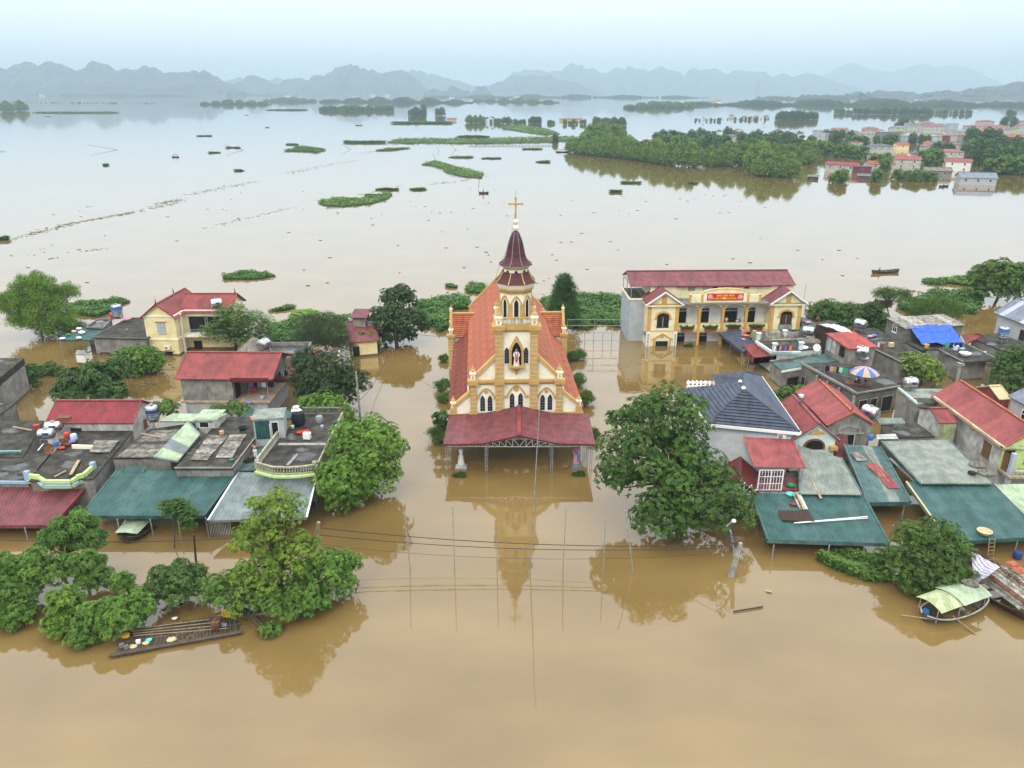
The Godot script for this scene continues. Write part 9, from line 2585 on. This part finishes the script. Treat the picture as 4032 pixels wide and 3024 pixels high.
	b = mb(); b.box(Vector3.ZERO, V(3.2, 0.12, 1.6), -0.3); single("mat", b, M.rustsheet, "red brown bed board under the parasol", "bed", V(44.9, 3.42, -93.32))
	laundry("on the mint roof terrace", V(37.5, 4.6, -105.1), V(40.2, 4.6, -105.3), 1.3, [M.cloth_white, M.cloth_black, M.cloth_pink, M.cloth_black, M.cloth_purple, M.cloth_black, M.cloth_orange])
	laundry("on the parasol roof", V(41.76, 4.6, -96.78), V(44.26, 4.6, -95.7), 1.3, [M.cloth_black, M.cloth_pink, M.cloth_olive, M.cloth_black, M.cloth_skyblue, M.cloth_green])
	laundry("on the red roofed terrace", V(-33.3, 4.6, -90.96), V(-29.87, 4.6, -90.61), 2.0, [M.cloth_purple, M.cloth_black, M.cloth_grey, M.cloth_white, M.cloth_black, M.cloth_black])
	laundry("outside the red roof gable", V(-30.22, 4.8, -93.64), V(-29.11, 5, -93.83), 1.0, [M.cloth_black, M.cloth_skyblue, M.cloth_black])
	laundry("on the long dark roof", V(53.3, 4.6, -107.9), V(53.5, 4.6, -105.2), 1.2, [M.cloth_blue, M.cloth_white, M.cloth_brown, M.cloth_brown])
	laundry("under the blue tarp", V(63.3, 4.3, -107.5), V(66.2, 4.3, -107.5), 1.2, [M.cloth_green, M.cloth_black, M.cloth_black, M.cloth_black])
	# lying planks, sheets, bowls
	for s in [[V(25.66, 2, -61.01), V(32.77, 2.1, -61.97), 0.06, M.whitebright, "long white pipe lying across the front teal canopy, upper one"], [V(25.9, 2, -61.01), V(32.69, 2.05, -61.77), 0.06, M.whitebright, "long white pipe lying across the front teal canopy, lower one"], [V(26.95, 2.65, -65.27), V(26.9, 2.3, -62.87), 0.22, M.fibro_c, "pale plank on the front teal canopy, left of three"], [V(27.32, 2.7, -65.51), V(27.23, 2.3, -62.87), 0.22, M.plank, "brown plank on the front teal canopy, middle of three"], [V(27.53, 2.7, -65.51), V(27.49, 2.3, -62.95), 0.22, M.whiteold, "whitish plank on the front teal canopy, right of three"], [V(29.34, 3.1, -66.68), V(29.33, 2.6, -64.44), 0.22, M.plank, "single plank leaning from the pale weathered roof"], [V(-43.79, 3.85, -70.02), V(-42.95, 3.85, -66.89), 0.3, M.plank, "pale zigzag plank on the dark lime parapet roof"], [V(-44.28, 3.85, -66.47), V(-43.84, 3.85, -67.7), 0.16, M.plank, "thin pale plank on the dark lime parapet roof"], [V(-55.66, 3.7, -78.63), V(-53.02, 3.7, -77.66), 0.16, M.plank, "pale batten on the roofs at the left edge"], [V(-49.42, 3.7, -72.59), V(-49.61, 3.8, -74), 0.1, M.whitebright, "white pipe leaning by the lying tanks"], [V(-39.63, 4.55, -74.99), V(-36.93, 4.5, -74.05), 0.12, M.plank, "pale batten across the worn cement sheets"], [V(37.1, 3.2, -73.06), V(37.27, 2.6, -67.71), 0.12, M.bamboo_pale, "left bamboo pole lying over the red sheets"], [V(37.15, 3, -71.12), V(36.87, 2.7, -68.68), 0.12, M.bamboo_pale, "right bamboo pole lying over the red sheets"], [V(39.12, 3.2, -71.77), V(39.79, 2.7, -66.77), 0.3, M.tin_grey, "grey gutter piece along the broad pale roof edge"], [V(17.63, 0, -50.89), V(20.19, 0, -51.52), 0.1, M.wood_dark, "dark curved branch floating in open water lower right"], [V(21.1, 0, -53.68), V(21.53, 0, -53.47), 0.25, M.plank, "small pale board floating in open water"]]:
		var p: Vector3 = s[0]
		b = mb(); b.beam(Vector3.ZERO, s[1] - p, s[2], 0.07); single("plank", b, s[3], s[4], "plank", p + UP * 0.1)
	sheets("roof_sheets", "dark brown board lying on the front teal canopy", [V(24.74, 2.15, -61.36), V(27.61, 2.15, -61.13), V(27.61, 2.35, -62.63), V(24.78, 2.35, -62.79)], 1, [M.wood_dark])
	sheets("roof_sheets", "upper bright red sheet lying on the patched teal roof", [V(36.68, 2.75, -68.48), V(37.92, 2.75, -68.68), V(37.37, 3.15, -70.82), V(36.2, 3.15, -70.72)], 1, [M.red_faded])
	sheets("roof_sheets", "lower bright red sheet lying on the patched teal roof", [V(36.75, 2.55, -66.63), V(37.93, 2.55, -66.76), V(37.82, 2.8, -68.49), V(36.63, 2.8, -68.29)], 1, [M.red_faded])
	sheets("roof_sheets", "grey cement sheet at the top of the patched teal roof", [V(35.64, 3.15, -71.41), V(36.72, 3.15, -71.49), V(36.36, 3.4, -72.98), V(35.4, 3.4, -72.87)], 1, [M.fibro_b])
	sheets("roof_sheets", "white corrugated strips at the top of the broad pale roof", [V(38.91, 4.1, -74.66), V(41.29, 4.1, -74.73), V(41.35, 4.2, -75.73), V(39.16, 4.2, -75.5)], 2, [M.whiteold])
	for k in [[V(-23.01, 4.1, -76.18), "basin", "smaller red basin on the pale balustrade terrace", "basin", M.plastic_red, 0.34], [V(-22.39, 4.1, -76.28), "basin", "larger red basin on the pale balustrade terrace", "basin", M.plastic_red, 0.42], [V(-21.88, 4.1, -74.88), "box", "white foam box on the pale balustrade terrace", "box", M.whitebright, 0.75], [V(-21.53, 4.1, -79.06), "pot", "dark bonsai pot on the pale balustrade terrace", "plant pot", M.cloth_grey, 0.42], [V(-20.93, 4.1, -77.68), "bucket", "small blue white bucket on the balustrade terrace", "bucket", M.cloth_skyblue, 0.17], [V(-24.13, 4.1, -77.51), "bucket", "white bucket beside the stair hut door", "bucket", M.whitebright, 0.2], [V(-23.73, 4.1, -78.54), "pot", "tall dark tank wrapped in a white sheet on the terrace", "tank", M.cloth_black, 0.75], [V(-24.09, 5.3, -79.3), "sack", "white sheet bundled over the dark terrace tank", "sheet", M.cloth_white, 0.9], [V(-23.9, 6, -78.73), "basin", "white basin topping the wrapped terrace tank", "basin", M.whitebright, 0.35], [V(-29.16, 4.2, -79.53), "box", "orange crate beside the stair hut", "crate", M.cloth_orange, 0.5], [V(-31.24, 4.3, -75.58), "box", "orange board on the back flat roof", "board", M.peach, 0.4], [V(-29.51, 4.2, -77.12), "basin", "black tyre lying on the flat roof with sheets", "tyre", M.cloth_black, 0.45], [V(-27.22, 3.3, -70.94), "sack", "dark bundle on the narrow green walkway", "bundle", M.cloth_black, 0.45], [V(-26.81, 3.3, -71.17), "box", "brown stool on the narrow green walkway", "stool", M.wood_dark, 0.55], [V(-28.06, 4.3, -69.29), "basin", "bright green bowl at the edge of black roof", "bowl", M.plastic_green, 0.2],
		[V(26.68, 2.6, -65.19), "basin", "turquoise basin on the front teal canopy", "basin", M.plastic_cyan, 0.4], [V(27.3, 2.7, -66.8), "basin", "green basin by the caged terrace", "basin", M.plastic_green, 0.4], [V(26.49, 2.45, -63.73), "sack", "dark red cushion on the front teal canopy", "cushion", M.maroonred, 0.45], [V(22.65, 0.8, -65.81), "box", "yellow crate of fruit on the stall by the teal canopy", "crate", M.plastic_yellow, 0.6], [V(23.15, 0.7, -65.57), "pot", "clay pot on the stall by the teal canopy", "pot", M.tile_orange, 0.25],
		[V(-47.44, 4.3, -74.74), "barrel", "red barrel in the heap of household goods at left", "barrel", M.plastic_red, 0.28], [V(-47.95, 3.9, -73.41), "barrel", "blue barrel in the heap of household goods at left", "barrel", M.plastic_blue, 0.28], [V(-46.84, 3.9, -73.67), "basin", "dull orange basin in the heap of goods at left", "basin", M.rustsheet, 0.4], [V(-46.68, 4, -74.22), "sack", "purple bundle in the heap of goods at left", "bundle", M.cloth_purple, 0.5], [V(-47.72, 4, -74.22), "box", "brown box in the heap of goods at left", "box", M.wood, 0.5], [V(-46.73, 4, -74.74), "barrel", "pale blue drum in the heap of goods at left", "drum", M.cloth_skyblue, 0.35], [V(-47.08, 3.9, -72.92), "sack", "red bag in the heap of goods at left", "bag", M.plastic_red, 0.45], [V(-49.32, 4.2, -78.08), "box", "brown cupboard against the dark red roofed house", "cupboard", M.wood, 1.3], [V(-52.85, 3.7, -78.35), "box", "red plastic chair on the roof at left", "chair", M.plastic_red, 0.5],
		[V(-69.9, 2.7, -114.5), "sack", "white sandbag at the near corner of teal porch", "sandbag", M.cloth_white, 0.6], [V(-67.5, 2.7, -114.8), "sack", "white sandbag at the front edge of teal porch", "sandbag", M.cloth_white, 0.6], [V(-69.9, 2.8, -117.9), "sack", "cream sandbag at the left edge of teal porch", "sandbag", M.straw, 0.6], [V(-68.3, 2.8, -117.2), "sack", "pair of white sandbags in the middle of teal porch", "sandbag", M.cloth_white, 0.8], [V(-69.7, 2.9, -119.1), "sack", "white sandbag at the far edge of teal porch", "sandbag", M.cloth_white, 0.6], [V(-69.9, 2.8, -116.2), "sack", "green bag on the teal porch", "bag", M.plastic_green, 0.5], [V(-63.9, 3.1, -123.2), "basin", "pink basin on the low grey house roof", "basin", M.cloth_pink, 0.7], [V(-66.6, 3.1, -124.2), "barrel", "small red tank behind the blue banded tank", "tank", M.plastic_red, 0.55], [V(-66.6, 3.1, -119.9), "bucket", "pale bucket on the wet shed roof", "bucket", M.whiteold, 0.5],
		[V(-31.4, 2.6, -89.83), "bucket", "white blue paint bucket on the laundry terrace", "bucket", M.cloth_skyblue, 0.22], [V(-33.23, 2.6, -92.34), "box", "red plastic chair lying on the laundry terrace", "chair", M.plastic_red, 0.6], [V(-32.58, 2.6, -88.54), "sack", "blue cloth heap at the edge of laundry terrace", "heap", M.cloth_blue, 0.5], [V(-26.23, 4.3, -80.75), "sack", "red bicycle seen as a tangle on the green tin roof", "bicycle", M.plastic_red, 0.4], [V(-25.8, 4.2, -103.2), "sack", "dark clothes spread on the small red tin roof", "clothes", M.cloth_blue, 0.7], [V(-26.7, 4.2, -103.4), "sack", "orange cloth spread on the small red tin roof", "clothes", M.cloth_orange, 0.6],
		[V(43.4, 3.4, -110.8), "basin", "blue basin on the mint roof terrace", "basin", M.plastic_blue, 0.45], [V(44.8, 3.3, -110.3), "net_heap", "heap of grey gravel on the mint roof terrace", "heap", M.rubble, 2.0], [V(36.8, 2.6, -116), "basin", "orange basin on the slate coloured canopy", "basin", M.cloth_orange, 0.45], [V(36.1, 2.5, -114.7), "sack", "pink bag on the slate coloured canopy", "bag", M.cloth_pink, 0.45], [V(42.9, 3.4, -107.6), "sack", "white bag heap near the satellite dish", "bag", M.cloth_white, 0.9], [V(29.6, 2.6, -124.1), "box", "long red brown table on the hall balcony", "table", M.maroonred, 1.2], [V(34, 2.6, -123.8), "barrel", "grey barrel on the hall balcony", "barrel", M.galv, 0.5], [V(40.9, 2.6, -124.1), "box", "brown cabinet at the right end of the balcony", "cabinet", M.wood_dark, 1.1], [V(48.3, 2.9, -123.2), "sack", "purple bundle right of the village hall", "bundle", M.cloth_purple, 0.7], [V(48.9, 2.9, -122.6), "sack", "pink bundle right of the village hall", "bundle", M.cloth_pink, 0.7],
		[V(55.7, 3.6, -107.8), "box", "large yellow board and box on the long dark roof", "board", M.straw, 0.7], [V(61.1, 3.3, -108.1), "bucket", "yellow bucket below the blue tarp", "bucket", M.plastic_yellow, 0.35], [V(64.9, 3.3, -107.2), "bucket", "white bucket on the round column terrace", "bucket", M.whitebright, 0.4], [V(65.8, 3.3, -107.4), "basin", "pale blue basin on the round column terrace", "basin", M.cloth_skyblue, 0.5], [V(65, 3.3, -104.8), "basin", "wide white dish on the round column terrace", "dish", M.whitebright, 0.75], [V(54.6, 3.7, -112.4), "sack", "pink bundle on the long dark roof", "bundle", M.cloth_pink, 0.6], [V(55.4, 3.7, -112.9), "sack", "blue bundle on the long dark roof", "bundle", M.cloth_blue, 0.6], [V(49.6, 3.5, -102.7), "sack", "white sheet thrown over the tank by the red hut", "sheet", M.cloth_white, 0.9],
		[V(46.73, 3.5, -69.52), "net_heap", "left heap of gravel beside the lime house wall", "heap", M.rubble, 1.1], [V(46.72, 3.4, -67.93), "net_heap", "right heap of gravel by the lime house door", "heap", M.rubble, 1.1], [V(45.35, 3.6, -67.84), "sack", "black cloth on the broad pale roof", "cloth", M.cloth_black, 0.6], [V(38.72, 3.6, -75.62), "pot", "blue barrel among potted plants on the roofs", "barrel", M.plastic_blue, 0.3], [V(42.29, 1.8, -59.7), "basin", "round straw tray drying on the widest teal canopy", "tray", M.straw, 0.6], [V(44.89, 0, -58.48), "barrel", "dark blue drum floating by the houseboat", "drum", M.navy, 0.36], [V(36.5, 0, -63.99), "sack", "tiny scrap of rubbish in the open water lower right", "rubbish", M.cloth_grey, 0.2]]:
		item(k[1], k[2], k[3], k[0], k[4], k[5])
	for k in [[V(44.1, 4, -106.2), 0.55, M.whitebright, "white satellite dish on the mint roof terrace"], [V(-46.74, 5, -70.51), 0.55, M.rustsheet, "rusty round satellite dish beside the lying tanks"]]:
		b = mb(); b.lathe(Vector3.ZERO, [[0.0, 0.0], [k[1] * 0.6, 0.06], [k[1], 0.18], [k[1], 0.2], [k[1] * 0.6, 0.08], [0.0, 0.02]], 16)
		for i in b.v.size():
			b.v[i] = Basis(Vector3.RIGHT, 1.2) * b.v[i]; b.n[i] = Basis(Vector3.RIGHT, 1.2) * b.n[i]
		b.cone(V(0, -1.1, -0.1), V(0, 0, -0.05), 0.04, 0.04, 5)
		single("satellite_dish", b, k[2], k[3], "satellite dish", k[0])
	water_tank("white lying tank nearer the camera in the heap of goods", V(-49.34, 3.9, -74.43), 0.1, false, 0.55, 1.8)
	water_tank("white lying tank farther from the camera in the heap of goods", V(-49.64, 3.9, -76.27), 0.1, false, 0.55, 1.8)
	t = thing("ladder", "wooden ladder leaning on the widest teal canopy", "ladder", V(42.68, 0, -58.48))
	for s in [-0.25, 0.25]:
		b = mb(); b.beam(V(42.52, 0, -58.3) + V(s, -1, 0), V(42.53, 1.9, -58.86) + V(s, 0, 0), 0.07, 0.07); put("rail", b, M.bamboo_pale, t)
	for k in 6:
		b = mb(); var p: Vector3 = V(42.52, 0, -58.3).lerp(V(42.53, 1.9, -58.86), (k + 0.5) / 6); b.beam(p + V(-0.25, 0, 0), p + V(0.25, 0, 0), 0.05, 0.05); put("rung", b, M.bamboo_pale, t)
	t = thing("stall", "thin legged stall table between the great tree and teal canopy", "table", V(23.06, 0, -66.77))
	b = mb(); b.slab(V(21.44, 0.7, -64.96), V(23.2, 0.7, -64.96), V(23.45, 0.7, -66.18), V(21.88, 0.7, -66.18), 0.08); put("table_top", b, M.galv, t)
	for p in [V(21.55, 0, -64.16), V(23.08, 0, -65.34)]:
		b = mb(); b.beam(p - V(0, 1, 0), p + V(0, 0.7, 0), 0.08, 0.08); put("leg", b, M.galv, t)
	t = thing("lattice_fence", "white bar gate standing in water under the grey tin canopy", "gate", V(-27.77, 0, -62.77))
	for k in 14:
		b = mb(); var p: Vector3 = V(-28.18, 0, -62.32).lerp(V(-26.29, 0, -62.47), k / 13.0); b.beam(p, p + V(0, 1.5, 0), 0.05, 0.05); put("bar", b, M.whiteold, t)
